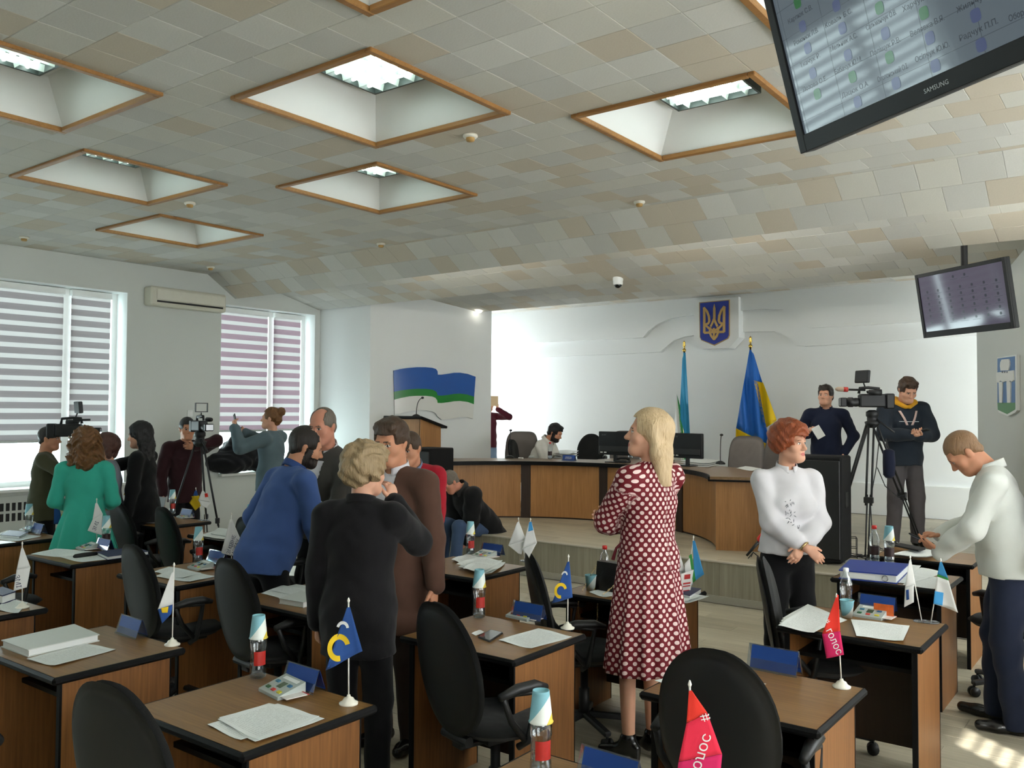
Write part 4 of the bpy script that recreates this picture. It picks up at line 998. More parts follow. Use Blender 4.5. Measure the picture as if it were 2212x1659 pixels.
# ---- handbag with chain, snack box
hb = D(1308, 1284); bag = empty('handbag', hb+np.array([-0.02, 0.10, 0]), math.radians(-6), 'black handbag with gold chain strap on the desk', 'handbag')
m_leath = plain('black_leather', (26, 21, 20), 0.35, 0.5, bump=0.3, bscale=120)
b = MB(); b.smooth = False; b.add([(-0.10, -0.03, 0), (0.10, -0.03, 0), (0.10, 0.035, 0), (-0.10, 0.035, 0), (-0.085, -0.022, 0.17), (0.09, -0.022, 0.17), (0.09, 0.022, 0.17), (-0.085, 0.022, 0.17)], [(0, 3, 2, 1), (4, 5, 6, 7), (0, 1, 5, 4), (1, 2, 6, 5), (2, 3, 7, 6), (3, 0, 4, 7)]); b.build('bag_body', m_leath, bag)
b = MB(); b.add([(-0.092, -0.034, 0.05), (0.096, -0.034, 0.05), (0.092, -0.026, 0.174), (-0.088, -0.026, 0.174), (-0.092, -0.029, 0.05), (0.096, -0.029, 0.05), (0.092, 0.024, 0.176), (-0.088, 0.024, 0.176)], [(0, 1, 2, 3), (3, 2, 6, 7), (0, 3, 7, 4), (1, 5, 6, 2), (4, 5, 1, 0)]); b.build('bag_flap', m_leath, bag)
m_gold = plain('gold_chain', (206, 180, 130), 0.25, 0.5, 1.0)
def chainpts(pts, n):
    P = np.array(pts, float); d = np.r_[0, np.cumsum(np.linalg.norm(np.diff(P, axis=0), axis=1))]; t = np.linspace(0, d[-1], n)
    return np.stack([np.interp(t, d, P[:, k]) for k in range(3)], 1)
ch = chainpts([(-0.085, -0.01, 0.17), (-0.115, -0.06, 0.08), (-0.12, -0.13, 0.0), (-0.123, -0.16, -0.02), (-0.123, -0.165, -0.19), (-0.06, -0.17, -0.32), (0.02, -0.165, -0.19), (0.02, -0.16, -0.02), (0.03, -0.13, 0.0), (0.06, -0.05, 0.05), (0.09, -0.02, 0.16)], 60)
b = MB(); b.smooth = True
for k in range(len(ch)-1):
    m = (ch[k]+ch[k+1])/2; d = (ch[k+1]-ch[k]); a1, a2, dd_ = frame(d); s = a1 if k % 2 else a2
    b.tube([m+dd_*0.0085*math.cos(t)+s*0.0042*math.sin(t) for t in np.linspace(0, 2*math.pi, 9)[:-1]], 0.0016, 4, True)
b.build('chain_strap', m_gold, bag)
sb = D(1472, 1285); box = empty('snack_box', sb, math.radians(-20), 'white cardboard snack box with red print behind the polka dot dress', 'box')
b = MB(); b.add([(-0.034, -0.034, 0), (0.034, -0.034, 0), (0.034, 0.034, 0), (-0.034, 0.034, 0), (-0.05, -0.05, 0.135), (0.05, -0.05, 0.135), (0.05, 0.05, 0.15), (-0.05, 0.05, 0.15)], [(0, 3, 2, 1), (0, 1, 5, 4), (1, 2, 6, 5), (2, 3, 7, 6), (3, 0, 4, 7)]); b.build('carton', plain('carton_white', (226, 222, 218), 0.6, 0.3), box)
for z0, z1, w in ((0.02, 0.035, 0.026), (0.055, 0.062, 0.03), (0.07, 0.08, 0.03), (0.10, 0.128, 0.024)):
    f = lambda z: -0.0352-0.016*z/0.135-0.0006
    MB().add([(-w, f(z0), z0), (w, f(z0), z0), (w, f(z1), z1), (-w, f(z1), z1)], [(0, 1, 2, 3)]).build('print_mark', plain('print_red', (190, 60, 60), 0.6, 0.3), box)
    MB().add([(-f(z0), -w, z0), (-f(z0), w, z0), (-f(z1), w, z1), (-f(z1), -w, z1)], [(0, 1, 2, 3)]).build('print_mark', plain('print_red', (190, 60, 60), 0.6, 0.3), box)
# ================================================================== FLAGS
m_pole = plain('flag_pole_white', (228, 226, 218), 0.4, 0.4, var=0.01)
def flagcol(name, rgb): return cloth('flag_'+name, rgb, 0.75, 0.05, 500, 0.1)
FB, FY, FWH = flagcol('blue', (44, 78, 140)), flagcol('yellow', (222, 186, 40)), flagcol('white', (222, 222, 220))
FR, FM, FLB, FG = flagcol('red', (226, 58, 46)), flagcol('magenta', (206, 40, 96)), flagcol('skyblue', (70, 150, 206)), flagcol('green', (60, 140, 70))
FINK = plain('flag_ink', (60, 66, 92), 0.8, 0.2)
def plane_of(p):
    n = CAM-np.asarray(p); n[2] = 0; n /= np.linalg.norm(n); return n
def fold(q, p, n, amp, kx, kz):
    h = np.cross((0, 0, 1.0), n); x = (q-p)@h; z = q[2]-p[2]
    return amp*math.sin(kx*x+kz*z+0.8)*min(1.0, abs(x)*14+0.15)
def patch(c4, p, n, amp, kx, kz, nu=8, nv=8, off=0.0, thick=0.0008, edge=0.0):
    P = [PP(u, v, p, n) for u, v in c4]
    def fn(a, b):
        q = (P[0]*(1-a)+P[1]*a)*(1-b)+(P[3]*(1-a)+P[2]*a)*b
        return q+n*(fold(q, p, n, amp, kx, kz)+off)-p
    m = MB(); m.smooth = True; m.sheet(fn, nu, nv, thick); return m
def decal2d(V, Fc, p, n, amp, kx, kz, off):
    out = []
    for u, v in V:
        q = PP(u, v, p, n); out.append(q+n*(fold(q, p, n, amp, kx, kz)+off)-p)
    m = MB(); m.add(out, Fc); return m
def ring_px(c, r0, r1, a0, a1, rot, sx, n=22):
    V = []; cr, sr = math.cos(rot), math.sin(rot)
    for k in range(n+1):
        t = a0+(a1-a0)*k/n
        for r in (r0, r1):
            x, y = r*math.cos(t)*sx, r*math.sin(t); V.append((c[0]+x*cr-y*sr, c[1]+x*sr+y*cr))
    return V, [(2*k, 2*k+1, 2*k+3, 2*k+2) for k in range(n)]
def text_px(txt, c, size, rot, mirror=False):
    V, Fc = text_mesh(txt, size); cr, sr = math.cos(rot), math.sin(rot); s = -1 if mirror else 1
    return [(c[0]+(s*x)*cr-(-y)*sr, c[1]+(s*x)*sr+(-y)*cr) for x, y, z in V], Fc
def flag(base, top_px, cloths, label, decals=(), amp=0.008, kx=40, kz=14, stand='dome', pole=True, group='small table flags on the desks'):
    p = np.asarray(base, float); n = plane_of(p)
    r = empty('table_flag', p, 0, label, 'flag', group)
    t = PP(top_px[0], top_px[1], p, n)-p
    if stand == 'dome':
        b = MB(); b.smooth = True; b.lathe([(0, 0), (0.034, 0), (0.035, 0.006), (0.024, 0.012), (0.018, 0.022), (0.008, 0.027), (0.006, 0.034), (0, 0.034)], (0, 0, 0), 20, cap=False); b.build('base', m_white_pl, r)
    elif stand == 'disc':
        b = MB(); b.smooth = True; b.lathe([(0, 0), (0.04, 0), (0.041, 0.005), (0.03, 0.008), (0, 0.009)], (0, 0, 0), 18, cap=False); b.build('base', m_dark if group == 'dark' else m_acry, r)
    if pole:
        b = MB(); b.smooth = True; b.cyl((0, 0, 0.004), t, 0.0028, seg=8); b.build('pole', m_pole, r)
        b = MB(); b.smooth = True; b.lathe([(0.003, 0), (0.0055, 0.006), (0.002, 0.016), (0, 0.018)], t-np.array([0, 0, 0.002]), 8, cap=False); b.build('finial', m_pole, r)
    for ci, (c4, mat) in enumerate(cloths): patch(c4, p, n, amp, kx, kz, off=0.006+0.0022*ci).build('cloth', mat, r)
    for (V, Fc), mat in decals:
        for off in (0.0075+0.0022*(len(cloths)-1), 0.0045): decal2d(V, Fc, p, n, amp, kx, kz, off).build('print', mat, r)
    return r
Pi = math.pi
flag(D(753, 1521), (753, 1300), [([(749, 1312), (756, 1310), (783, 1405), (703, 1448)], FB)], 'small blue flag with a big yellow C near the bottom left',
     [(ring_px((732, 1398), 17, 29, 1.3, 5.9, 0.1, 0.85), FY), (ring_px((740, 1358), 10, 17, 3.2, 5.9, 0.25, 0.8), FWH)], amp=0.010, kx=45, kz=20)
flag(D(1226, 1358), (1228, 1204), [([(1225, 1214), (1230, 1212), (1237, 1290), (1192, 1303)], FB)], 'small blue flag with yellow C left of the polka dot dress',
     [(ring_px((1211, 1275), 10, 17, 1.3, 5.9, 0.15, 0.8), FY), (ring_px((1219, 1243), 6, 10, 3.2, 5.9, 0.3, 0.7), FWH)])
flag(D(372, 1394), (376, 1222), [([(371, 1236), (376, 1235), (373, 1305), (341, 1315)], FWH), ([(341, 1315), (373, 1305), (370, 1325), (350, 1346)], FB), ([(348, 1312), (364, 1309), (362, 1322), (350, 1322)], FY)], 'white and blue drooping flag on the booklet desk')
flag(D(1818, 1485), (1807, 1290), [([(1808, 1284), (1811, 1285), (1815, 1362), (1776, 1368)], FR), ([(1776, 1368), (1815, 1362), (1823, 1413), (1785, 1421)], FM)], 'drooping red and magenta flag on the right desk',
     [(text_px('голос', (1802, 1384), 22, 1.15), FWH), (text_px('#', (1788, 1340), 14, 1.0), FWH)])
flag(D(1500, 1800), (1490, 1482), [([(1488, 1492), (1494, 1490), (1528, 1540), (1483, 1560)], FR), ([(1483, 1560), (1528, 1540), (1560, 1630), (1466, 1640)], flagcol('crimson', (224, 48, 74))), ([(1466, 1640), (1560, 1630), (1552, 1720), (1455, 1720)], FM)], 'large red to magenta flag at the bottom edge',
     [(text_px('#', (1524, 1548), 28, 1.25), FWH), (text_px('голос', (1515, 1628), 34, 1.9, True), FWH)], amp=0.012, kx=30, kz=10)
flag(D(48, 1313), (48, 1176), [([(46, 1184), (50, 1183), (66, 1225), (36, 1230)], FWH), ([(36, 1230), (66, 1225), (58, 1268), (29, 1276)], FWH)], 'white drooping flag at the left picture edge', [(text_px('ЗМІ', (38, 1255), 15, 1.4), FINK)])
flag(D(500, 1226), (500, 1112), [([(497, 1122), (501, 1121), (523, 1172), (478, 1192)], FWH), ([(478, 1192), (523, 1172), (515, 1204), (480, 1195)], FWH)], 'white lettered flag beside the blue polo man', [(text_px('ЗМІВНЕ', (500, 1176), 11, -1.25, False), FINK), (text_px('МОЕАУ', (509, 1183), 11, -1.25, False), FINK)])
flag(D(209, 1180), (209, 1080), [([(206, 1087), (210, 1086), (222, 1110), (200, 1122)], FWH), ([(200, 1122), (222, 1110), (220, 1156), (189, 1146)], FWH)], 'white lettered flag in front of the teal dress', [(text_px('ЗМІ', (207, 1136), 11, -1.2), FINK)])
flag(D(128, 1158), (120, 1078), [([(120, 1082), (124, 1080), (144, 1118), (138, 1132)], flagcol('cream', (214, 206, 180))), ([(117, 1092), (128, 1095), (136, 1132), (116, 1132)], FB), ([(132, 1110), (144, 1118), (140, 1136), (130, 1134)], FY)], 'blue, yellow and cream flags at the left edge by the teal dress', stand='disc')
flag(D(438, 1124), (423, 1056), [([(421, 1060), (425, 1059), (430, 1076), (414, 1078)], FB), ([(414, 1072), (430, 1070), (433, 1092), (422, 1103)], FY), ([(409, 1086), (420, 1070), (434, 1092), (422, 1103)], FY)], 'blue and yellow flag below the tripod cameraman', stand='disc')
flag(D(444, 1125), (438, 1058), [([(436, 1061), (440, 1060), (456, 1086), (428, 1080)], FWH), ([(428, 1080), (456, 1086), (446, 1098), (436, 1092)], FWH), ([(442, 1066), (448, 1065), (450, 1073), (443, 1074)], FR)], 'white flag with red mark below the tripod cameraman', stand='disc')
flag(D(1134, 1212), (1120, 1122), [([(1117, 1128), (1121, 1126), (1136, 1165), (1098, 1178)], FWH), ([(1098, 1178), (1136, 1165), (1126, 1198), (1120, 1196)], FWH)], 'white flag at the left above the sideways chair', stand='disc')
flag(D(1140, 1213), (1146, 1123), [([(1143, 1127), (1148, 1126), (1160, 1172), (1128, 1185)], FWH), ([(1143, 1128), (1148, 1126), (1152, 1145), (1141, 1148)], FLB), ([(1128, 1185), (1160, 1172), (1142, 1205), (1138, 1203)], FWH)], 'white and sky blue flag beside the white one above the chair', stand='disc')
flag(D(1470, 1283), (1455, 1158), [([(1453, 1164), (1457, 1162), (1480, 1232), (1456, 1240)], FWH), ([(1450, 1195), (1458, 1200), (1474, 1250), (1456, 1245)], plain('flag_dark', (70, 78, 86), 0.8))], 'grey and white flag behind the polka dot dress', stand='disc')
flag(D(1482, 1284), (1498, 1162), [([(1496, 1168), (1501, 1167), (1521, 1240), (1500, 1256)], FLB), ([(1488, 1200), (1494, 1196), (1503, 1254), (1492, 1262)], FG), ([(1478, 1218), (1490, 1205), (1497, 1262), (1482, 1270)], FWH)], 'sky blue, green and white flag right of the polka dot dress', stand='disc')
flag(D(1991, 1343), (1966, 1205), [([(1964, 1210), (1968, 1208), (1978, 1262), (1955, 1268)], FWH), ([(1955, 1268), (1974, 1262), (1974, 1300), (1953, 1312)], FWH), ([(1957, 1274), (1963, 1272), (1964, 1294), (1958, 1296)], FB)], 'white flag with blue print in the clear stand at right', stand='disc')
flag(D(2011, 1345), (2032, 1212), [([(2030, 1214), (2034, 1212), (2048, 1248), (2025, 1240)], FLB), ([(2025, 1240), (2048, 1248), (2049, 1253), (2024, 1245)], FG), ([(2024, 1245), (2049, 1253), (2069, 1322), (2016, 1303)], FWH), ([(2019, 1276), (2038, 1280), (2036, 1308), (2016, 1303)], FLB)], 'blue, green and white flag at the thigh of the white shirt man', stand='disc')

# ---- big flags on the stage
m_gilt = plain('gilt', (214, 180, 90), 0.25, 0.5, 1.0)
def stageflag(u, vtop, Yp, cloths, label, amp=0.05, kx=34, kz=3.0):
    p = PY(u, vtop, Yp); base = np.array([p[0], p[1], ZS]); n = plane_of(base)
    r = empty('stage_flag', base, 0, label, 'flag', 'tall flags on the stage'); H = p[2]-ZS
    b = MB(); b.smooth = True; b.lathe([(0, 0), (0.17, 0), (0.17, 0.02), (0.05, 0.05), (0.03, 0.10), (0.0, 0.1)], (0, 0, 0), 20, cap=False); b.build('stand', m_dark, r)
    b = MB(); b.smooth = True; b.cyl((0, 0, 0.05), (0, 0, H-0.14), 0.014, seg=10); b.build('pole', m_gilt, r)
    b = MB(); b.smooth = True; b.lathe([(0.02, -0.16), (0.028, -0.15), (0.028, -0.12), (0.012, -0.11), (0.014, -0.08), (0.026, -0.06), (0.014, -0.035), (0.024, -0.02), (0.0, 0.02)], (0, 0, H), 12, cap=False); b.build('finial', m_gilt, r)
    for k, (c4, mat) in enumerate(cloths): patch(c4, base+np.array([0, 0, 0]), n, amp, kx, kz, 24, 12, off=0.03+0.035*k*0, thick=0.003).build('cloth', mat, r)
    return r
SF1, SF2 = cloth('satin_blue', (38, 104, 190), 0.4, 0.06, 300, 0.05), cloth('satin_yellow', (226, 190, 20), 0.4, 0.06, 300, 0.05)
SF3, SF4, SF5 = cloth('satin_sky', (62, 158, 206), 0.4, 0.06, 300, 0.05), cloth('satin_green', (70, 170, 80), 0.4, 0.06, 300, 0.05), cloth('satin_white', (226, 226, 222), 0.4, 0.04, 300, 0.05)
stageflag(1478, 738, 12.55, [([(1476, 762), (1481, 762), (1494, 1010), (1478, 1010)], SF3), ([(1474, 775), (1477, 765), (1486, 960), (1468, 900)], SF3), ([(1463, 855), (1470, 880), (1484, 1010), (1476, 1010)], SF4), ([(1462, 850), (1466, 880), (1480, 1010), (1450, 1010)], SF5)], 'tall sky blue, green and white flag left of the emblem')
stageflag(1621, 728, 12.5, [([(1619, 756), (1623, 756), (1663, 962), (1590, 925)], SF1), ([(1624, 760), (1628, 765), (1648, 830), (1636, 824)], SF1), ([(1628, 822), (1648, 826), (1678, 908), (1652, 926)], SF2), ([(1590, 925), (1663, 962), (1660, 985), (1588, 985)], SF2)], 'tall blue and yellow flag right of the emblem')

# ================================================================== SCREENS AND MONITORS
m_bezel = plain('bezel_black', (12, 13, 15), 0.45, 0.35, var=0.02)
def screenmat(name, rgb, st):
    N = NT(name); b = N.bsdf(srgb(18, 20, 24), 0.06, 0.6); b.inputs['Emission Color'].default_value = srgb(*rgb); b.inputs['Emission Strength'].default_value = st; return N.m
def inkmat(name, rgb, st): 
    N = NT(name); b = N.bsdf(srgb(10, 10, 12), 0.1, 0.5); b.inputs['Emission Color'].default_value = srgb(*rgb); b.inputs['Emission Strength'].default_value = st; return N.m
def tv(c, yaw, tilt, w, h, label, bz=0.035, bzb=0.06):
    c = np.array(c, float); R_ = np.array([math.cos(yaw), math.sin(yaw), 0]); n0 = np.array([math.sin(yaw), -math.cos(yaw), 0])
    U_ = np.array([0, 0, 1.0])*math.cos(tilt)+n0*math.sin(tilt); Nn = np.cross(R_, U_)
    r = empty('wall_screen', c, 0, label, 'screen', 'hanging television screens')
    Rm = np.stack([R_, U_, Nn], 1)
    b = MB(); b.obox(-Nn*0.03, (w/2, h/2, 0.026), Rm, 0.006); b.build('casing', m_bezel, r)
    for lo, hi in (((-w/2, -h/2), (-w/2+bz, h/2)), ((w/2-bz, -h/2), (w/2, h/2)), ((-w/2+bz, -h/2), (w/2-bz, -h/2+bzb)), ((-w/2+bz, h/2-bz), (w/2-bz, h/2))):
        b = MB(); m = np.array([(lo[0]+hi[0])/2, (lo[1]+hi[1])/2, 0.002]); b.obox(Rm@m, ((hi[0]-lo[0])/2, (hi[1]-lo[1])/2, 0.008), Rm, 0.002); b.build('bezel', m_bezel, r)
    b = MB(); b.obox(Rm@np.array([0, (bzb-bz)/2, -0.002]), (w/2-bz, (h-bz-bzb)/2, 0.002), Rm); b.build('display', None, r)
    disp = r.children[-1]
    return r, c, R_, U_, Nn, disp
t1, c, R_, U_, Nn, disp = tv((-0.582, 2.7216, 3.1296), -0.5719, 0.2824, 1.25, 0.75, 'large hanging screen with a grid of names at the top right')
m_scr1 = screenmat('screen_grey', (122, 136, 146), 0.30); disp.data.materials.clear(); disp.data.materials.append(m_scr1)
inkd, inkg, inkb, inkl = inkmat('screen_ink', (66, 74, 84), 0.26), inkmat('screen_green', (64, 132, 78), 0.30), inkmat('screen_blue', (96, 108, 152), 0.30), inkmat('screen_line', (86, 96, 106), 0.28)
def scr(u, v): q = PP(u, v, c, Nn)-c; return q@R_, q@U_
def on_scr(poly, off=0.0008): return [R_*x+U_*y+Nn*off for x, y in poly]
hx, hy0, hy1 = 1.25/2-0.035, -0.75/2+0.06, 0.75/2-0.035
NAMES = [('Карпюк С.В.', 1728, 32), ('Коваль Б.С.', 1811, 40), ('Сальманчук О.В.', 1903, 44), ('Харчук', 1972, 9), ('Жильчук', 2098, 7), ('Романюк Л.В.', 1741, 80), ('Велявка В.Я.', 2002, 57), ('Радчук П.П.', 2113, 65),
         ('Осіпчук Ю.Ю.', 2013, 113), ('Оборська О.О.', 2225, 20), ('Поліщук Р.В.', 1912, 102), ('Мельник А.С.', 1822, 92), ('Бабачук Ю.М.', 1832, 142), ('Лозова О.Е.', 1760, 182), ('Ткачук Р.', 1750, 131), ('Дацюк О.А.', 1847, 194), ('Ополонський О.І.', 1928, 158)]
for nm, u, v in NAMES:
    x, y = scr(u, v); V, Fc = text_mesh(nm, 0.023); b = MB()
    V = V*np.array([min(1.0, 0.125/max(1e-3, np.ptp(V[:, 0]))), 1, 1]); b.add(on_scr([(x+a, y+bb) for a, bb, _ in V]), Fc); b.build('name_text', inkd, t1)
def blob(x, y, w, h):
    return [(x+w*math.copysign(abs(math.cos(t))**0.6, math.cos(t)), y+h*math.copysign(abs(math.sin(t))**0.6, math.sin(t))) for t in np.linspace(0, 2*Pi, 13)[:-1]]
for u, v in ((1723, 6), (1900, 17), (1996, 28), (1842, 166), (1922, 124), (1766, 203)):
    x, y = scr(u, v); MB().add(on_scr(blob(x, y, 0.017, 0.019), 0.0012), [tuple(range(12))]).build('green_icon', inkg, t1)
for u, v in ((1807, 12), (1734, 57), (1820, 61), (1913, 72), (2009, 82), (2108, 33), (1745, 104), (1832, 119), (2120, 97), (2021, 142), (1756, 158), (1853, 220), (1936, 180)):
    x, y = scr(u, v); MB().add(on_scr(blob(x, y, 0.017, 0.019), 0.0012), [tuple(range(12))]).build('blue_icon', inkb, t1)
for yy in np.arange(hy0+0.045, hy1, 0.098): MB().add(on_scr([(-hx, yy), (hx, yy), (hx, yy+0.0015), (-hx, yy+0.0015)], 0.0005), [(0, 1, 2, 3)]).build('grid_line', inkl, t1)
for xx in np.arange(-hx+0.02, hx, 0.185): MB().add(on_scr([(xx, hy0), (xx+0.0015, hy0), (xx+0.0015, hy1), (xx, hy1)], 0.0005), [(0, 1, 2, 3)]).build('grid_line', inkl, t1)
b = MB(); V, Fc = text_mesh('SAMSUNG', 0.02); b.add(on_scr([(a, bb-0.75/2+0.028) for a, bb, _ in V], 0.0112), Fc); b.build('brand_mark', plain('silver_print', (190, 192, 196), 0.4), t1)
top = U_*0.2-Nn*0.06; b = MB(); b.cyl(top, np.array([top[0], top[1], ZC-c[2]]), 0.03, seg=12); b.build('ceiling_pole', m_dark, t1)
t2, c, R_, U_, Nn, disp = tv((-1.539, 9.10, 2.905), -0.644, 0.163, 1.10, 0.64, 'smaller hanging screen with rows of dark dots near the stage')
m_scr2 = screenmat('screen_mauve', (104, 98, 116), 0.36); disp.data.materials.clear(); disp.data.materials.append(m_scr2)
for ru, rv, n in ((1.5, 0.235, 2), (0, 0.13, 7), (0, 0.07, 7), (0, 0.01, 7), (0, -0.05, 7), (0, -0.11, 7), (0, -0.17, 7)):
    for k in range(n):
        x = -0.42+0.14*k if n == 7 else -0.07+0.14*k
        MB().add(on_scr(blob(x, rv, 0.012, 0.013), 0.001), [tuple(range(12))]).build('seat_icon', inkd, t2)
        MB().add(on_scr([(x-0.045, rv-0.028), (x+0.045, rv-0.028), (x+0.045, rv-0.024), (x-0.045, rv-0.024)], 0.001), [(0, 1, 2, 3)]).build('name_line', inkl, t2)
q = PY(2093, 535, 9.2)-c; b = MB(); b.cyl((q[0]*0.3, 0.05, 0.1), (q[0]*0.3, 0.05, 3.66-c[2]), 0.03, seg=12); b.build('ceiling_pole', m_dark, t2)

def monitor(p, rz, w, h, label):
    r = empty('computer_monitor', p, rz, label, 'monitor', 'black monitors on the curved desk')
    MB().box((-0.11, -0.08, 0), (0.11, 0.08, 0.012), 0.004).build('foot', m_plas, r)
    MB().box((-0.025, 0.0, 0.012), (0.025, 0.03, 0.14), 0.004).build('stem', m_plas, r)
    MB().box((-w/2, -0.02, 0.10), (w/2, 0.022, 0.10+h), 0.008).build('casing', m_bezel, r)
    MB().box((-w/2+0.02, 0.0215, 0.13), (w/2-0.02, 0.0225, 0.09+h)).build('display', m_phone, r)
    MB().box((-w/2+0.02, -0.035, 0.14), (w/2-0.02, -0.018, 0.22), 0.006).build('rear_bulge', m_plas, r)
    V, Fc = text_mesh('acer', 0.045); MB().add([(-w/2+0.09+a, -0.0212, 0.06+h+b_) for a, b_, _ in V], Fc).build('brand_mark', plain('monitor_print', (96, 98, 100), 0.4), r)
    for k in range(2): MB().box((-w/2+0.03+0.06*k, -0.0215, 0.125), (-w/2+0.07+0.06*k, -0.0205, 0.14)).build('sticker', m_blankp, r)
p = on_pres(1318, 1000); monitor(p+np.array([0, 0.12, 0]), math.radians(-4), 0.50, 0.31, 'black monitor seen from behind, left of the blonde woman')
p = on_pres(1476, 1008); monitor(p+np.array([0, 0.10, 0]), math.radians(-14), 0.50, 0.31, 'black monitor seen from behind, right of the blonde hair')
pp = on_pres(1229, 996); r = plate(pp, math.radians(6), 'blue name plate on the curved desk before the hoodie man', 0.20, 0.085)
for s_, t_ in ((0.055, 'секретар'), (0.038, 'засідання')):
    V, Fc = text_mesh(t_, 0.022); b = MB(); f = lambda z: -0.0335+0.030*z/0.085-0.001
    b.add([(a, f(s_+b_), s_+b_) for a, b_, _ in V], Fc); b.build('lettering', m_blankp, r)
o = MB().box((-0.045, -0.03, 0), (0.045, 0.03, 0.03), 0.006).build('tape_roll', m_bookw, loc=on_pres(1150, 989)); tag(o, 'small white box left of the bottle on the curved desk', 'box')
o = MB().box((-0.04, -0.012, 0), (0.04, 0.012, 0.02), 0.004).build('eraser', m_blankp, loc=on_pres(1125, 991)); tag(o, 'tiny white eraser by the left microphone on the curved desk', 'eraser')
for u, v, lb in ((1345, 1000, 'black desk phone under the left monitor'), (1440, 1004, 'black desk phone beside the right monitor')):
    r = empty('desk_phone', on_pres(u, v), 0.1, lb, 'phone'); MB().box((-0.09, -0.07, 0), (0.09, 0.07, 0.035), 0.008).build('cradle', m_plas, r); b = MB(); b.smooth = True; b.tube([(-0.085, 0.03, 0.05), (-0.04, 0.03, 0.06), (0.04, 0.03, 0.06), (0.085, 0.03, 0.05)], 0.016, 8); b.build('handset', m_plas, r)
# small table behind the hoodie man
r = empty('side_table', (-6.05, 11.0, ZS), 0, 'small wooden table in front of the hoodie man', 'table')
MB().box((-0.55, -0.3, 0.72), (0.75, 0.3, 0.75), 0.006).build('table_top', m_ptop, r); MB().box((-0.5, -0.28, 0), (-0.46, 0.28, 0.72)).build('side_panel', m_pside, r); MB().box((0.66, -0.28, 0), (0.70, 0.28, 0.72)).build('side_panel', m_pside, r); MB().box((-0.46, 0.1, 0.3), (0.66, 0.12, 0.72)).build('modesty_panel', m_pside, r)

# ================================================================== WALL THINGS
# wave-shaped flag board on the slanted wall
dA = (D2-A2)/np.linalg.norm(D2-A2); nA = np.array([dA[1], -dA[0], 0.0]); pA = np.array([A2[0], A2[1]-0.07, 0])+nA*0.002
def wallpoly(px, p0, n, t0, t1):
    P = [PP(u, v, p0, n) for u, v in px]; k = len(P); m = MB()
    V = [q+n*t0 for q in P]+[q+n*t1 for q in P]
    m.add(V, [tuple(range(k))[::-1], tuple(range(k, 2*k))]+[(i, (i+1) % k, k+(i+1) % k, k+i) for i in range(k)]); return m
def Zf(pts): return [(820+x/7.54, 780+y/7.54) for x, y in pts]
topc = [(220, 155), (330, 130), (450, 112), (600, 100), (740, 100), (850, 110), (910, 130), (935, 165), (940, 222), (1000, 222), (1100, 208), (1200, 192), (1300, 190), (1420, 208), (1555, 255)]
mid = [(232, 500), (350, 476), (480, 460), (600, 452), (740, 452), (850, 465), (900, 490), (925, 515), (935, 560), (1000, 562), (1100, 552), (1200, 535), (1300, 530), (1420, 545), (1530, 580)]
low = [(235, 628), (350, 598), (480, 574), (600, 566), (740, 566), (850, 578), (900, 598), (930, 640), (936, 682), (1000, 684), (1100, 672), (1200, 655), (1300, 650), (1420, 665), (1526, 702)]
bot = [(240, 880), (350, 850), (480, 815), (600, 800), (740, 802), (850, 820), (900, 845), (925, 880), (925, 890), (1000, 955), (1100, 952), (1200, 932), (1300, 915), (1420, 915), (1512, 940)]
fb = empty('flag_board', PP(*Zf([(880, 560)])[0], pA, nA), 0, 'wave-shaped blue, green and white flag board on the slanted wall', 'wall sign')
fo = np.array(fb.location)
def strip(up, lo, t, mat, name):
    U2, L2 = Zf(up), Zf(lo); m = MB(); k = len(U2); V = []
    for q in U2: V.append(PP(*q, pA, nA)+nA*t-fo)
    for q in L2: V.append(PP(*q, pA, nA)+nA*t-fo)
    W0 = [v-nA*t for v in V]
    m.add(V+W0, [(k+i, k+i+1, i+1, i) for i in range(k-1)]+[(i, i+1, 2*k+i+1, 2*k+i) for i in range(k-1)]+[(3*k+i, 3*k+i+1, k+i+1, k+i) for i in range(k-1)]+[(0, 2*k, 3*k, k), (k-1, 2*k-1, 4*k-1, 3*k-1)])
    return m.build(name, mat, fb)
strip(topc, mid, 0.022, plain('board_blue', (34, 88, 168), 0.12, 0.6, var=0.0), 'blue_band'); strip(mid, low, 0.022, plain('board_green', (34, 128, 50), 0.12, 0.6, var=0.0), 'green_band'); strip(low, bot, 0.020, plain('board_white', (222, 222, 216), 0.15, 0.6, var=0.0), 'white_band')

# raised wave moulding on the back wall
mw = MB()
def relief(pts_top, pts_bot, t):
    k = len(pts_top); V = [PY(u, v, YB-t) for u, v in pts_top]+[PY(u, v, YB-t) for u, v in pts_bot]; V = [np.array([v[0], YB-t, v[2]]) for v in V]; W0 = [np.array([v[0], YB, v[2]]) for v in V]
    m = MB(); m.add(V+W0, [(i, i+1, k+i+1, k+i) for i in range(k-1)]+[(i, 2*k+i, 2*k+i+1, i+1) for i in range(k-1)]+[(k+i, k+i+1, 3*k+i+1, 3*k+i) for i in range(k-1)]+[(0, k, 3*k, 2*k), (k-1, 3*k-1, 4*k-1, 2*k-1)]); return m
e_low = [(1040, 776), (1200, 770), (1330, 765), (1426, 760), (1440, 748), (1456, 735), (1478, 727), (1500, 724), (1545, 722), (1600, 717), (1640, 716), (1672, 716), (1690, 722), (1705, 733), (1718, 746), (1738, 748), (1900, 738), (2108, 723), (2200, 718)]
e_mid = [(1040, 745), (1200, 738), (1330, 732), (1389, 729), (1400, 715), (1420, 700), (1445, 688), (1480, 682), (1545, 677), (1600, 671), (1650, 667), (1690, 668), (1710, 676), (1726, 692), (1742, 706), (1754, 708), (1900, 700), (2108, 688), (2200, 682)]
e_top = [(u, toPix((PY(u, v, YB)[0], YB, 3.71))[1]) for u, v in e_mid]
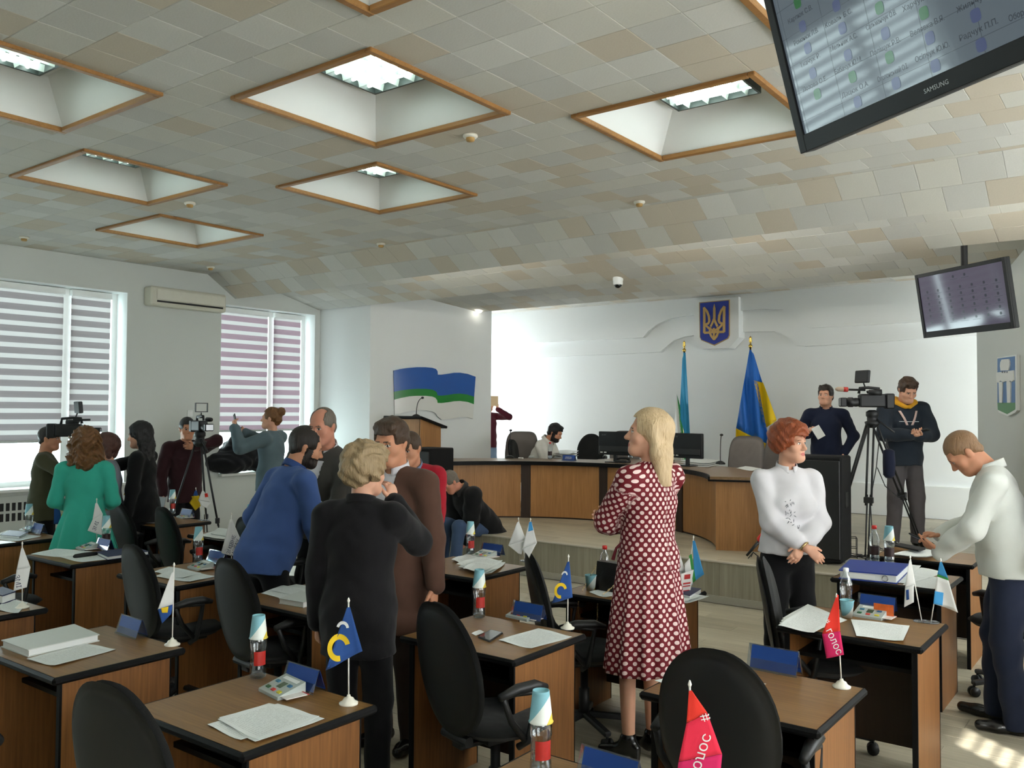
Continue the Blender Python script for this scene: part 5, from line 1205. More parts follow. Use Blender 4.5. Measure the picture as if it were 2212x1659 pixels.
rl = relief(e_top, e_mid, 0.16).build('trim_2', m_white); struct(rl)
rl = relief(e_mid, e_low, 0.08).build('trim_3', m_white); struct(rl)

# national emblem on its white plate
YE = YB-0.24
em = empty('wall_emblem', PY(1545, 695, YE), 0, 'blue shield with golden trident on a white plate, centre of the back wall', 'emblem'); eo = np.array(em.location)
def Ez(x, y): return (1480+x/9.217, 620+y/9.217)
def emb(polys, t0, t1, mat, name):
    m = MB()
    for qi, pl_ in enumerate(polys):
        P = [PY(*Ez(x, y), YE) for x, y in pl_]; k = len(P); V = [p+np.array([0, -t0, 0])-eo for p in P]+[p+np.array([0, -t1-0.0004*qi, 0])-eo for p in P]
        m.add(V, [tuple(range(k))[::-1], tuple(range(k, 2*k))]+[(i, (i+1) % k, k+(i+1) % k, k+i) for i in range(k)])
    return m.build(name, mat, em)
emb([[(168, 262), (1062, 192), (1068, 1000), (870, 1212), (340, 1232), (170, 1040)]], -0.24, 0.0, m_white, 'plate')
emb([[(288, 310), (892, 255), (892, 965), (862, 1030), (590, 1170), (330, 1062), (300, 1000)]], 0.0, 0.018, plain('emblem_gold', (170, 140, 90), 0.4, 0.5), 'gold_rim')
emb([[(310, 325), (878, 272), (878, 960), (850, 1018), (590, 1148), (342, 1052), (315, 1000)]], 0.018, 0.024, plain('emblem_blue', (44, 62, 150), 0.5, 0.4), 'shield')
m_tri = plain('emblem_trident', (190, 156, 92), 0.4, 0.5)
def stroke(pts, w):
    P = np.array(pts, float); L, R2 = [], []
    for i in range(len(P)):
        d = P[min(i+1, len(P)-1)]-P[max(i-1, 0)]; d /= np.linalg.norm(d)+1e-9; nn_ = np.array([-d[1], d[0]])*w/2; L.append(P[i]+nn_); R2.append(P[i]-nn_)
    return [[tuple(L[i]), tuple(L[i+1]), tuple(R2[i+1]), tuple(R2[i])] for i in range(len(P)-1)]
tri = [[(572, 430), (594, 335), (618, 430), (622, 640), (572, 640)]]
for s in (1, -1):
    X = lambda x, y: (594+s*(x-594), y-(s < 0)*0+(-(x-594)*s*0.05))
    tri += stroke([X(395, 400), X(397, 600), X(397, 910)], 46)
    tri += stroke([X(385, 400), X(450, 480), X(488, 580), X(498, 680), X(480, 720), X(420, 745)], 44)
    tri += stroke([X(395, 905), X(470, 905), X(560, 900), X(594, 900)], 44)
    tri += stroke([X(430, 760), X(500, 830), X(560, 860), X(594, 930)], 40)
    tri += stroke([X(590, 640), X(560, 720), X(525, 790)], 40)
    tri += stroke([X(520, 800), X(505, 900), X(540, 980), X(594, 1050)], 40)
tri += [[(575, 820), (613, 820), (610, 1030), (594, 1068), (578, 1030)]]
emb(tri, 0.024, 0.032, m_tri, 'trident')

# town crest on the right slanted wall
nR = np.array([dd[1], -dd[0], 0.0]); pR = np.array([E2[0], E2[1], 0])+nR*0.002
if nR@(CAM-pR) < 0: nR = -nR
cr_ = empty('town_crest', PP(2182, 830, pR, nR), 0, 'town crest shield with white castle gate on the right wall', 'emblem'); co = np.array(cr_.location)
def Cz(x, y): return (2080+x/2.765, 700+y/2.765)
def crest(polys, t0, t1, mat, name):
    for pl_ in polys:
        P = [PP(*Cz(x, y), pR, nR)-co for x, y in pl_]; k = len(P); m = MB()
        m.add([p+nR*t0 for p in P]+[p+nR*t1 for p in P], [tuple(range(k))[::-1], tuple(range(k, 2*k))]+[(i, (i+1) % k, k+(i+1) % k, k+i) for i in range(k)]); m.build(name, mat, cr_)
crest([[(222, 200), (340, 182), (342, 515), (330, 530), (286, 550), (232, 528), (224, 510)]], 0.0, 0.03, m_white, 'shield_edge')
crest([[(226, 206), (330, 192), (332, 470), (226, 470)]], 0.03, 0.034, plain('crest_blue', (82, 122, 172), 0.5, 0.4), 'blue_field')
crest([[(226, 470), (332, 470), (332, 510), (284, 538), (228, 512)]], 0.03, 0.034, plain('crest_green', (86, 140, 96), 0.5, 0.4), 'green_field')
crest([[(250, 228), (258, 212), (300, 208), (306, 226), (306, 245), (300, 276), (252, 278), (248, 250)], [(226, 290), (330, 276), (331, 335), (320, 345), (310, 338), (300, 350), (284, 340), (268, 348), (250, 338), (238, 350), (226, 345)],
       [(240, 345), (262, 345), (260, 470), (244, 470)], [(288, 345), (312, 345), (310, 470), (292, 470)]], 0.034, 0.046, plain('crest_white', (222, 224, 220), 0.5, 0.4), 'castle_gate')
crest([[(260+14*k, 282), (268+14*k, 281), (268+14*k, 291), (260+14*k, 292)] for k in range(3)], 0.046, 0.048, plain('crest_dark', (96, 100, 108), 0.5), 'arrow_slit')

# air conditioner on the left wall
a0 = PX(310, 640, XL); a1 = PX(472, 670, XL)
ac = empty('air_conditioner', (XL, (a0[1]+a1[1])/2, PX(390, 672, XL)[2]), 0, 'white split air conditioner between the left windows', 'air conditioner')
hw = (a1[1]-a0[1])/2; hh = 0.27; m_acw = plain('aged_white', (206, 204, 188), 0.45, 0.4, var=0.02)
MB().box((0, -hw, 0.02), (0.19, hw, hh), 0.02).build('casing', m_acw, ac); MB().box((0.185, -hw+0.07, 0.10), (0.20, hw-0.03, hh-0.03), 0.006).build('front_panel', plain('ac_panel', (214, 212, 198), 0.4, 0.4), ac)
MB().box((0.186, -hw+0.08, 0.065), (0.196, hw-0.06, 0.088)).build('air_slot', m_dark, ac); MB().box((0.188, -0.02, 0.085), (0.202, 0.02, 0.095)).build('brand_mark', plain('ac_mark', (150, 150, 146), 0.4), ac)
# wall switch, socket, radiator grille
p = PX(410, 893, XL); sw = empty('wall_switch', p, 0, 'white wall switch behind the tripod cameraman', 'switch'); MB().box((0, -0.04, -0.045), (0.012, 0.04, 0.045), 0.004).build('frame', m_upvc, sw); MB().box((0.012, -0.025, -0.03), (0.018, 0.025, 0.03), 0.003).build('rocker', m_upvc, sw)
p = PX(60, 1100, XL); rg = empty('radiator_grille', (XL, p[1], p[2]-0.15), 0, 'white slotted radiator grille under the left window', 'grille'); MB().box((0, -0.42, -0.1), (0.02, 0.42, 0.32), 0.004).build('frame', m_wall, rg)
for k in range(12):
    for j in range(2): MB().box((0.0195, -0.38+0.065*k, 0.03+0.12*j), (0.022, -0.34+0.065*k, 0.12+0.12*j)).build('slot', m_dark, rg)
# ceiling things
dc = PZ(1335, 600, 3.45); Yd = 9.05; q = PY(1335, 600, Yd)
dome = empty('dome_camera', (q[0], Yd, q[2]+0.0), 0, 'white dome security camera under the ceiling above the emblem', 'security camera')
b = MB(); b.smooth = True; b.lathe([(0, 0.03), (0.06, 0.03), (0.062, 0.0), (0.062, -0.035), (0.058, -0.04), (0.058, -0.075), (0.05, -0.085), (0, -0.085)], (0, 0, 0), 18, cap=False); b.build('housing', m_upvc, dome)
b = MB(); b.smooth = True; b.ball((0, 0, -0.085), 0.046, sc=(1, 1, 0.9)); b.build('dome', m_phone, dome)
for k, (u, v, lb) in enumerate(((1016, 295, 'smoke detector right of the large middle coffer'), (1381, 438, 'smoke detector near the ceiling fold, centre right'), (823, 528, 'smoke detector near the fold above the flag wall'), (410, 440, 'smoke detector right of the second coffer from the left'), (455, 578, 'smoke detector above the air conditioner'), (52, 514, 'smoke detector at the far left above the window'))):
    q = PZ(u, v, ZC-0.012); r = empty('smoke_detector', (q[0], q[1], ZC), 0, lb, 'smoke detector', 'smoke detectors on the ceiling')
    b = MB(); b.smooth = True; b.lathe([(0, 0), (0.05, 0), (0.052, -0.012), (0.044, -0.022), (0, -0.022)], (0, 0, 0), 16, cap=False); b.build('base', m_white_pl, r)
    b = MB(); b.smooth = True; b.lathe([(0.03, -0.022), (0.032, -0.034), (0.026, -0.046), (0, -0.048)], (0, 0, 0), 14, cap=False); b.build('sensor_cap', plain('detector_tan', (176, 140, 84), 0.5, 0.4), r)
# ================================================================== PEOPLE (signed-distance bodies meshed with surface nets)
def smin(a, b, k):
    h = np.maximum(k-np.abs(a-b), 0)/k; return np.minimum(a, b)-h*h*k*0.25
class SDF:
    def __init__(s): s.ops = []
    def cone(s, a, b, ra, rb=None, k=0.03, flat=None, fs=1.0):
        s.ops.append(('c', np.array(a, float), np.array(b, float), ra, ra if rb is None else rb, k, None if flat is None else np.array(flat, float), fs)); return s
    def ell(s, c, r, R=None, k=0.03):
        s.ops.append(('e', np.array(c, float), np.array(r, float), np.eye(3) if R is None else np.asarray(R, float), k)); return s
    def sub(s, c, r, R=None, k=0.015):
        s.ops.append(('s', np.array(c, float), np.array(r, float), np.eye(3) if R is None else np.asarray(R, float), k)); return s
    def cut(s, p, n, soft=None):      # keep the side n.x < n.p
        s.ops.append(('p', np.array(p, float), np.array(n, float)/np.linalg.norm(n))); return s
    def slot(s, c, half, R):          # subtract an oriented box
        s.ops.append(('b', np.array(c, float), np.array(half, float), np.asarray(R, float))); return s
    def bounds(s):
        lo, hi = np.full(3, 1e9), np.full(3, -1e9)
        for o in s.ops:
            if o[0] == 'c': r = max(o[3], o[4]); P = np.stack([o[1]-r, o[2]-r]); Q = np.stack([o[1]+r, o[2]+r])
            elif o[0] == 'e': r = np.abs(o[3])@o[2]; P = np.array([o[1]-r]); Q = np.array([o[1]+r])
            else: continue
            lo = np.minimum(lo, P.min(0)); hi = np.maximum(hi, Q.max(0))
        return lo-0.03, hi+0.03
    def mesh(s, h, noise=None):
        lo, hi = s.bounds(); n = np.ceil((hi-lo)/h).astype(int)+1
        ax = [lo[i]+h*np.arange(n[i]) for i in range(3)]
        Dm = np.full(tuple(n), 1.0, dtype=np.float32)
        def reg(a, b):
            i0 = np.maximum(((a-lo)/h).astype(int), 0); i1 = np.minimum(((b-lo)/h).astype(int)+2, n)
            if np.any(i1 <= i0): return None
            sl = tuple(slice(i0[i], i1[i]) for i in range(3)); X = np.meshgrid(*[ax[i][sl[i]] for i in range(3)], indexing='ij'); return sl, np.stack(X, -1).astype(np.float32)
        for o in s.ops:
            if o[0] == 'c':
                _, a, b, ra, rb, k, fl, fs = o; m = max(ra, rb)+k+0.045
                q = reg(np.minimum(a, b)-m, np.maximum(a, b)+m)
                if q is None: continue
                sl, X = q; ba = b-a; L = max(ba@ba, 1e-9); V = X-a; t = np.clip(V@ba/L, 0, 1); V = V-t[..., None]*ba
                if fl is not None:
                    e = V@fl; V = V+(e*(fs-1))[..., None]*fl
                d = np.sqrt((V*V).sum(-1))-(ra+(rb-ra)*t); Dm[sl] = smin(Dm[sl], d, k)
            elif o[0] in 'es':
                _, c, r, R_, k = o; e = np.abs(R_)@r+k+0.045; q = reg(c-e, c+e)
                if q is None: continue
                sl, X = q; V = (X-c)@R_; l = np.sqrt(((V/r)**2).sum(-1)); d = (l-1)*min(r) if False else (l-1)*l/np.maximum(np.sqrt(((V/(r*r))**2).sum(-1)), 1e-6)
                if o[0] == 'e': Dm[sl] = smin(Dm[sl], d, k)
                else: Dm[sl] = -smin(-Dm[sl], d, k)
            elif o[0] == 'p':
                _, p, nn_ = o; X = np.meshgrid(*ax, indexing='ij', sparse=True); d = X[0]*nn_[0]+X[1]*nn_[1]+X[2]*nn_[2]-p@nn_; Dm = np.maximum(Dm, d.astype(np.float32))
            elif o[0] == 'b':
                _, c, hf, R_ = o; e = np.abs(R_)@hf+0.05; q = reg(c-e, c+e)
                if q is None: continue
                sl, X = q; V = np.abs((X-c)@R_)-hf; d = np.minimum(V.max(-1), 0)+np.sqrt((np.maximum(V, 0)**2).sum(-1)); Dm[sl] = np.maximum(Dm[sl], -d)
        if noise:
            amp, fr, ph = noise; X = np.meshgrid(*ax, indexing='ij', sparse=True)
            w = np.sin(X[0]*fr*1.1+2.1*np.sin(X[2]*fr*0.45+ph)+ph)*np.sin(X[2]*fr*0.7+1.7*np.sin(X[1]*fr*0.6)+2*ph)+0.5*np.sin(X[2]*fr*1.9+X[1]*fr*1.3+3*np.sin(X[0]*fr*0.8)+ph)
            Dm = Dm+(amp*w).astype(np.float32)
        return snet(Dm, lo, h)
def snet(Dm, lo, h):
    n = Dm.shape; ins = Dm < 0
    c = ins[:-1, :-1, :-1].astype(np.int8).copy()
    for i, j, k in ((1, 0, 0), (0, 1, 0), (0, 0, 1), (1, 1, 0), (1, 0, 1), (0, 1, 1), (1, 1, 1)): c += ins[i:n[0]-1+i, j:n[1]-1+j, k:n[2]-1+k]
    act = (c > 0) & (c < 8); idx = np.argwhere(act)
    if len(idx) == 0: return np.zeros((0, 3)), np.zeros((0, 4), int)
    num = np.full(act.shape, -1, dtype=np.int64); num[act] = np.arange(len(idx))
    off = np.array([(i, j, k) for i in (0, 1) for j in (0, 1) for k in (0, 1)])
    val = np.stack([Dm[idx[:, 0]+o[0], idx[:, 1]+o[1], idx[:, 2]+o[2]] for o in off], 1)
    P = np.zeros((len(idx), 3)); W_ = np.zeros(len(idx))
    for a in range(8):
        for b in range(a+1, 8):
            if np.abs(off[a]-off[b]).sum() != 1: continue
            va, vb = val[:, a], val[:, b]; m = (va < 0) != (vb < 0); t = np.where(m, va/np.where(m, va-vb, 1), 0)
            P += np.where(m[:, None], off[a]+(off[b]-off[a])*t[:, None], 0); W_ += m
    V = lo+h*(idx+P/W_[:, None]); F_ = []
    for ax_ in range(3):
        o1, o2 = [(1, 2), (2, 0), (0, 1)][ax_]
        s0 = [slice(None)]*3; s1 = [slice(None)]*3; s0[ax_] = slice(0, -1); s1[ax_] = slice(1, None)
        A_, B_ = ins[tuple(s0)], ins[tuple(s1)]; e = np.argwhere(A_ != B_)
        e = e[(e[:, o1] > 0) & (e[:, o2] > 0) & (e[:, o1] < n[o1]-1) & (e[:, o2] < n[o2]-1)]
        if len(e) == 0: continue
        d1 = np.zeros(3, int); d1[o1] = 1; d2 = np.zeros(3, int); d2[o2] = 1
        g = lambda q: num[q[:, 0], q[:, 1], q[:, 2]]
        Q = np.stack([g(e-d1-d2), g(e-d2), g(e), g(e-d1)], 1)
        fl = B_[e[:, 0], e[:, 1], e[:, 2]]; Q[fl] = Q[fl][:, ::-1]; F_.append(Q)
    return V, np.concatenate(F_)
def np_mesh(name, V, Fq, mats, mi=None, uv=None):
    me = bpy.data.meshes.new(name); me.vertices.add(len(V)); me.vertices.foreach_set('co', np.asarray(V, np.float32).ravel())
    nf = len(Fq); me.loops.add(nf*4); me.polygons.add(nf); me.loops.foreach_set('vertex_index', np.asarray(Fq, np.int32).ravel())
    me.polygons.foreach_set('loop_start', np.arange(0, nf*4, 4, dtype=np.int32))
    try: me.polygons.foreach_set('loop_total', np.full(nf, 4, dtype=np.int32))
    except Exception: pass
    for m in mats: me.materials.append(m)
    if mi is not None: me.polygons.foreach_set('material_index', np.asarray(mi, np.int32))
    me.polygons.foreach_set('use_smooth', np.ones(nf, dtype=bool))
    if uv is not None:
        l = me.uv_layers.new(name='UVMap'); l.data.foreach_set('uv', np.asarray(uv, np.float32)[np.asarray(Fq).ravel()].ravel())
    me.update(); me.validate(); return me
def rx(a): c, s = math.cos(a), math.sin(a); return np.array([[1, 0, 0], [0, c, -s], [0, s, c]])
def ry(a): c, s = math.cos(a), math.sin(a); return np.array([[c, 0, s], [0, 1, 0], [-s, 0, c]])
rz_ = rot2
rad = math.radians
def ik(a, t, l1, l2, pole):
    d = t-a; L = np.linalg.norm(d); L2 = min(L, (l1+l2)*0.999); dn = d/max(L, 1e-6)
    x = (l1*l1-l2*l2+L2*L2)/(2*L2); h = math.sqrt(max(l1*l1-x*x, 0)); pole = np.asarray(pole, float); p = pole-dn*(pole@dn); p /= np.linalg.norm(p)+1e-9
    return a+dn*x+p*h, a+dn*L2
m_eye = plain('eye_dark', (38, 28, 24), 0.2, 0.5, var=0); m_eyew = plain('eye_white', (206, 196, 188), 0.3, 0.5, var=0)
def skinmat(name, rgb):
    if name in MATS: return MATS[name]
    N = NT(name); c = srgb(*rgb); a = N.noise(14, 3); f = N.noise(160, 2)
    b = N.bsdf(N.mix(a, tuple(x*0.90 for x in c[:3])+(1,), (min(1, c[0]*1.08), c[1]*1.0, c[2]*0.98, 1)), 0.55, 0.35, 0, f, 0.06); b.inputs['Subsurface Weight'].default_value = 0.08; b.inputs['Subsurface Radius'].default_value = (0.01, 0.004, 0.002); b.inputs['Subsurface Scale'].default_value = 0.5
    MATS[name] = N.m; return N.m
SK1, SK2, SK3 = skinmat('skin_light', (206, 158, 132)), skinmat('skin_warm', (192, 138, 108)), skinmat('skin_ruddy', (200, 140, 116))

class Fig:
    """figure in its own frame: +y is where the person faces, z up; standard height 1.75 m"""
    def __init__(s, sex='m', build=1.0, lean=0.0, side=0.0, twist=0.0, hip=0.962, hipy=0.0, hy=0.0, hp=0.0, hr=0.0, feet=None, kneepole=(0, 1, 0), sit=False, headf=0.0, neck=1.0):
        s.heel = 0.0; s.sex, s.build = sex, build; f = sex == 'f'
        s.T = rz_(rad(twist))@rx(-rad(lean))@ry(rad(side))
        s.pel = np.array([0, hipy, hip]); U = lambda x, y, z: s.pel+s.T@np.array([x, y, z])
        sw = 0.172 if f else 0.195; s.sw = sw
        s.waist = U(0, 0.005, 0.15); s.chest = U(0, 0.005, 0.34); s.nb = U(0, -0.01, 0.52)
        s.sh = {1: U(sw, -0.005, 0.465), -1: U(-sw, -0.005, 0.465)}
        s.H = s.T@rx(-rad(0))
        Hr = rz_(rad(twist))@rz_(rad(hy))@rx(-rad(hp))@ry(rad(hr)); s.HR = Hr
        s.hc = s.nb+s.T@np.array([0, 0.012+headf, 0.055*neck])+Hr@np.array([0, 0.02, 0.118]); s.arms = {}; s.hands = {}
        s.hj = {k: s.pel+rz_(rad(twist))@np.array([k*0.083, 0, -0.03]) for k in (1, -1)}
        feet = feet or {1: (0.10, 0.0, 0), -1: (-0.10, 0.0, 0)}; s.ft = {k: np.array(v, float)+np.array([0, 0, 0.085]) for k, v in feet.items()}
        s.kn = {}
        for k in (1, -1):
            kp = kneepole[k] if isinstance(kneepole, dict) else kneepole
            ds = np.linalg.norm(s.hj[k]-s.ft[k]); fs = min(1.0, ds*1.004/0.865) if ds > 0.76 else 1.0
            s.kn[k], s.ft[k] = ik(s.hj[k], s.ft[k], 0.435*fs, 0.43*fs, np.array(kp, float)+np.array([k*0.08, 0, 0]))
        s.fdir = {1: np.array([0.22, 1, 0]), -1: np.array([-0.22, 1, 0])}
    def arm(s, k, wrist, pole, hand=(0, 0, -1), palm=(0, 1, 0), curl=0.35, torso=True, spread=0.12, thumb=1.0):
        w = np.array(wrist, float); w = s.pel+s.T@w if torso else w
        e, w = ik(s.sh[k], w, 0.285, 0.255, np.array(pole, float)); s.arms[k] = (e, w)
        hd = np.array(hand, float); hd /= np.linalg.norm(hd); pn = np.array(palm, float); pn = pn-hd*(pn@hd); pn /= np.linalg.norm(pn); s.hands[k] = (hd, pn, curl, spread, thumb); return s
    def hang(s, k, out=0.06, fwd=0.03): return s.arm(k, (k*(s.sw+out), fwd, -0.07), (k*0.6, -1, 0), (0, 0.1, -1), (-k, 0.2, 0), 0.45)
    def hand_sdf(s, q, k):
        e, w = s.arms[k]; hd, pn, curl, spread, th = s.hands[k]; f = 0.9 if s.sex == 'f' else 1.0
        sd = np.cross(hd, pn)*1.0; sd = sd if sd@(np.cross(hd, pn)) > 0 else sd
        tdir = np.cross(pn, hd)*(-k)     # thumb side: to the body's inside for a hanging arm with the palm inward
        q.cone(w-hd*0.01, w+hd*0.075*f, 0.024*f, 0.033*f, 0.012, pn, 1.9)
        for i, (o, L) in enumerate(((0.027, 0.068), (0.009, 0.078), (-0.009, 0.073), (-0.026, 0.056))):
            b = w+hd*(0.078-0.004*abs(i-1.3))*f+tdir*o*f; c1, c2 = curl*0.9, curl*2.1
            d0 = hd*math.cos(c1)+pn*math.sin(c1)+tdir*spread*(1.4-i)*0.4; d1 = hd*math.cos(c2)+pn*math.sin(c2)
            m_ = b+d0*L*0.55*f; q.cone(b-hd*0.012, m_, 0.0095*f, 0.0088*f, 0.006); q.cone(m_, m_+d1*L*0.5*f, 0.0088*f, 0.0070*f, 0.004)
        tb = w+hd*0.028*f+tdir*0.024*f; td = hd*0.72+tdir*0.62*th+pn*0.28; td /= np.linalg.norm(td); tm_ = tb+td*0.042*f; td2 = hd*0.9+tdir*0.2*th+pn*0.35; td2 /= np.linalg.norm(td2)
        q.cone(tb-hd*0.012, tm_, 0.0145*f, 0.0108*f, 0.010); q.cone(tm_, tm_+td2*0.032*f, 0.0108*f, 0.0085*f, 0.005)
    def head_sdf(s, q):
        R_, c = s.HR, s.hc; f = s.sex == 'f'; P = lambda x, y, z: c+R_@np.array([x, y, z]); z = 0.95 if f else 1.0
        q.ell(P(0, -0.012, 0.032), (0.076*z, 0.097*z, 0.088*z), R_, 0.02); q.ell(P(0, 0.026, -0.040), (0.060*z, 0.070*z, 0.078), R_, 0.04)
        q.cone(P(-0.02, 0.072, -0.094), P(0.02, 0.072, -0.094), 0.019 if f else 0.022, None, 0.035)
        q.cone(P(-0.045, 0.0, -0.065), P(-0.02, 0.06, -0.098), 0.020, 0.016, 0.04); q.cone(P(0.045, 0.0, -0.065), P(0.02, 0.06, -0.098), 0.020, 0.016, 0.04)
        q.cone(P(-0.036, 0.078, 0.019), P(0.036, 0.078, 0.019), 0.012 if f else 0.0145, None, 0.02)
        for k in (1, -1):
            q.sub(P(k*0.031, 0.100, 0.002), (0.017, 0.016, 0.011), R_, 0.012); q.ell(P(k*0.042, 0.060, -0.030), (0.026, 0.022, 0.022), R_, 0.03)
            q.ell(P(k*0.031, 0.079, 0.002), (0.0125, 0.0120, 0.0115), R_, 0.004)
            q.ell(P(k*0.078*z, -0.012, -0.010), (0.010, 0.020, 0.031), R_@ry(k*0.25)@rx(0.15), 0.008); q.ell(P(k*0.011, 0.099, -0.036), (0.009, 0.010, 0.007), R_, 0.008)
        q.cone(P(0, 0.088, 0.006), P(0, 0.112, -0.030), 0.008, 0.0115, 0.014)
        q.cone(P(-0.017, 0.089, -0.0615), P(0.017, 0.089, -0.0615), 0.0075, None, 0.010); q.cone(P(-0.013, 0.088, -0.072), P(0.013, 0.088, -0.072), 0.0085, None, 0.008)
        q.sub(P(0, 0.101, -0.0665), (0.022, 0.006, 0.0018), R_, 0.004)
        q.cone(P(0, -0.022, -0.045), s.nb+s.T@np.array([0, 0.0, -0.02]), 0.050*z if f else 0.058, 0.056*z if f else 0.066, 0.03)
    def body(s, root, skin, brow, lips=None, beard=None, hh=0.0055, bare=True, stub=False):
        mats = [skin, m_eyew, m_eye, brow, lips or skin, beard or brow]; VV, FF, MI = [], [], []; n0 = 0
        q = SDF(); s.head_sdf(q); V, Fq = q.mesh(hh); L = (V-s.hc)@s.HR; C_ = L[Fq].mean(1); mi = np.zeros(len(Fq), int); x, y, z = C_[:, 0], C_[:, 1], C_[:, 2]
        for k in (1, -1):
            e = ((x-k*0.031)/0.0135)**2+((z-0.001)/0.0062)**2; mi[(e < 1) & (y > 0.06)] = 1; mi[(((x-k*0.030)/0.0062)**2+((z-0.001)/0.0062)**2 < 1) & (y > 0.06)] = 2
            mi[(e >= 1) & (((x-k*0.031)/0.016)**2+((z-0.0055)/0.0048)**2 < 1) & (y > 0.06)] = 3
            mi[(np.abs(z-0.0225+0.35*np.maximum(0, np.abs(x)-0.035)) < 0.0030) & (x*k > 0.012) & (x*k < 0.048) & (y > 0.05)] = 3
        mi[((x/0.023)**2+((z+0.0665)/0.0115)**2 < 1) & (y > 0.075)] = 4
        if beard is not None:
            low_ = (z < -0.052+0.9*np.maximum(0, 0.05-np.abs(x))*0-0.0) & (z > -0.125) & (y > -0.002) & (mi != 4)
            side = (np.abs(x) > 0.047) & (z < 0.0) & (y > -0.004) & (y < 0.045) & (z > -0.1); mi[(low_ | side) & (mi == 0)] = 5
        VV.append(V); FF.append(Fq); MI.append(mi); n0 += len(V)
        for k in s.arms:
            q = SDF(); s.hand_sdf(q, k); e, w = s.arms[k]; q.cone(w+(e-w)*0.25, w, 0.028, 0.024, 0.012); V, Fq = q.mesh(max(0.0048, hh*0.85)); VV.append(V); FF.append(Fq+n0); MI.append(np.zeros(len(Fq), int)); n0 += len(V)
        q = SDF(); b = s.build
        q.cone(s.pel, s.waist, 0.115*b, 0.105*b, 0.05, s.T[:, 1], 1.3); q.cone(s.waist, s.chest, 0.105*b, 0.125*b, 0.05, s.T[:, 1], 1.3); q.cone(s.chest, s.nb, 0.12*b, 0.05, 0.04, s.T[:, 1], 1.3); q.cone(s.sh[1]*0.9+s.nb*0.1, s.sh[-1]*0.9+s.nb*0.1, 0.05, None, 0.05)
        for k, (e, w) in s.arms.items(): q.cone(s.sh[k], e, 0.044, 0.036, 0.02); q.cone(e, w, 0.037, 0.025, 0.02)
        for k in (1, -1): q.cone(s.hj[k], s.kn[k], 0.072, 0.050, 0.03); q.cone(s.kn[k], s.ft[k], 0.048, 0.034, 0.02); d = s.fdir[k]/np.linalg.norm(s.fdir[k]); q.cone(s.ft[k]+np.array([0, 0, -0.04]), s.ft[k]+d*0.12+np.array([0, 0, -0.055-s.heel]), 0.034-0.12*s.heel, 0.026-0.12*s.heel, 0.02)
        V, Fq = q.mesh(0.014); VV.append(V); FF.append(Fq+n0); MI.append(np.zeros(len(Fq), int))
        return link_mesh('body', np_mesh('body', np.concatenate(VV), np.concatenate(FF), mats, np.concatenate(MI)), root)
    # ---- clothing
    def torso_sdf(s, q, g=0.02, hem=-0.02, belly=0.0, bust=None, hemw=None):
        b = s.build; f = s.sex == 'f'; U = lambda x, y, z: s.pel+s.T@np.array([x, y, z]); fl = s.T[:, 1]
        hw = hemw if hemw is not None else (0.155 if f else 0.150)
        q.cone(U(0, 0, hem-0.20), U(0, 0, 0.04), hw*b+g, (0.142 if f else 0.135)*b+g, 0.05, fl, 1.08); q.ell(U(0, -0.04, -0.04), (0.13*b+g, 0.10*b+g, 0.10), s.T, 0.05)
        q.cone(U(0, 0, 0.0), s.waist, 0.135*b+g, (0.115 if f else 0.132)*b+g, 0.06, fl, 1.18-belly); q.cone(s.waist, s.chest, (0.115 if f else 0.130)*b+g, 0.140*b+g, 0.06, fl, 1.30-belly*0.5)
        q.cone(s.chest, U(0, -0.008, 0.43), 0.138*b+g, 0.11*b+g*0.6, 0.05, fl, 1.35)
        q.cone(s.sh[1]+(s.nb-s.sh[1])*0.15, s.nb+s.T@np.array([0.03, 0, -0.03]), 0.052*b+g*0.6, 0.054, 0.05); q.cone(s.sh[-1]+(s.nb-s.sh[-1])*0.15, s.nb+s.T@np.array([-0.03, 0, -0.03]), 0.052*b+g*0.6, 0.054, 0.05)
        if belly > 0: q.ell(U(0, 0.06, 0.10), (0.12*b, 0.09+belly*0.2, 0.13), s.T, 0.08)
        if bust: 
            for k in (1, -1): q.ell(U(k*0.07, 0.085+g, 0.30), (0.075*bust, 0.06*bust, 0.075*bust), s.T, 0.05)
    def sleeve_sdf(s, q, k, g=0.016, cuff=1.0, r0=0.052, r1=0.043, r2=0.036, puff=0.0):
        e, w = s.arms[k]; b = s.build; q.cone(s.sh[k], e, r0*b+g, r1*b+g+puff*0.5, 0.02)
        t = max(cuff-1, 0) if cuff > 1 else None
        if cuff >= 2: q.cone(e, w, r1*b+g+puff, r2+g*0.7, 0.03)
        elif cuff > 1: q.cone(e, e+(w-e)*(cuff-1), r1*b+g+puff, r1*b+g*0.6+puff*0.6, 0.03)
    def cloth(s, root, name, q, mat, h=0.0095, noise=None, uvf=None, shell=None):
        V, Fq = q.mesh(h, noise)
        return link_mesh(name, np_mesh(name, V, Fq, [mat], None, None if uvf is None else uvf(V)), root)
    def top(s, root, mat, name='jacket', g=0.022, hem=-0.05, cuff=2, puff=0.0, belly=0.0, bust=None, noise=(0.0035, 26, 0.5), h=0.0095, neck=0.0, vneck=None, hemw=None, uvf=None, rs=(0.052, 0.043, 0.036)):
        q = SDF(); s.torso_sdf(q, g, hem, belly, bust, hemw)
        U = lambda x, y, z: s.pel+s.T@np.array([x, y, z])
        q.cut(U(0, 0, hem-0.10), s.T@np.array([0, 0, -0.35])+np.array([0, 0, -0.65]))
        for k in s.arms: s.sleeve_sdf(q, k, g*0.75, cuff, *rs, puff)
        up = s.T@np.array([0, -0.28, 1.0]); q.sub(s.nb+s.T@np.array([0, 0.015, 0.06-neck]), (0.066, 0.07, 0.06), s.T, 0.01)
        if vneck: q.slot(U(0, 0.14, vneck[1]), (vneck[0], 0.14, 0.20), s.T@ry(0)@rx(0)); 
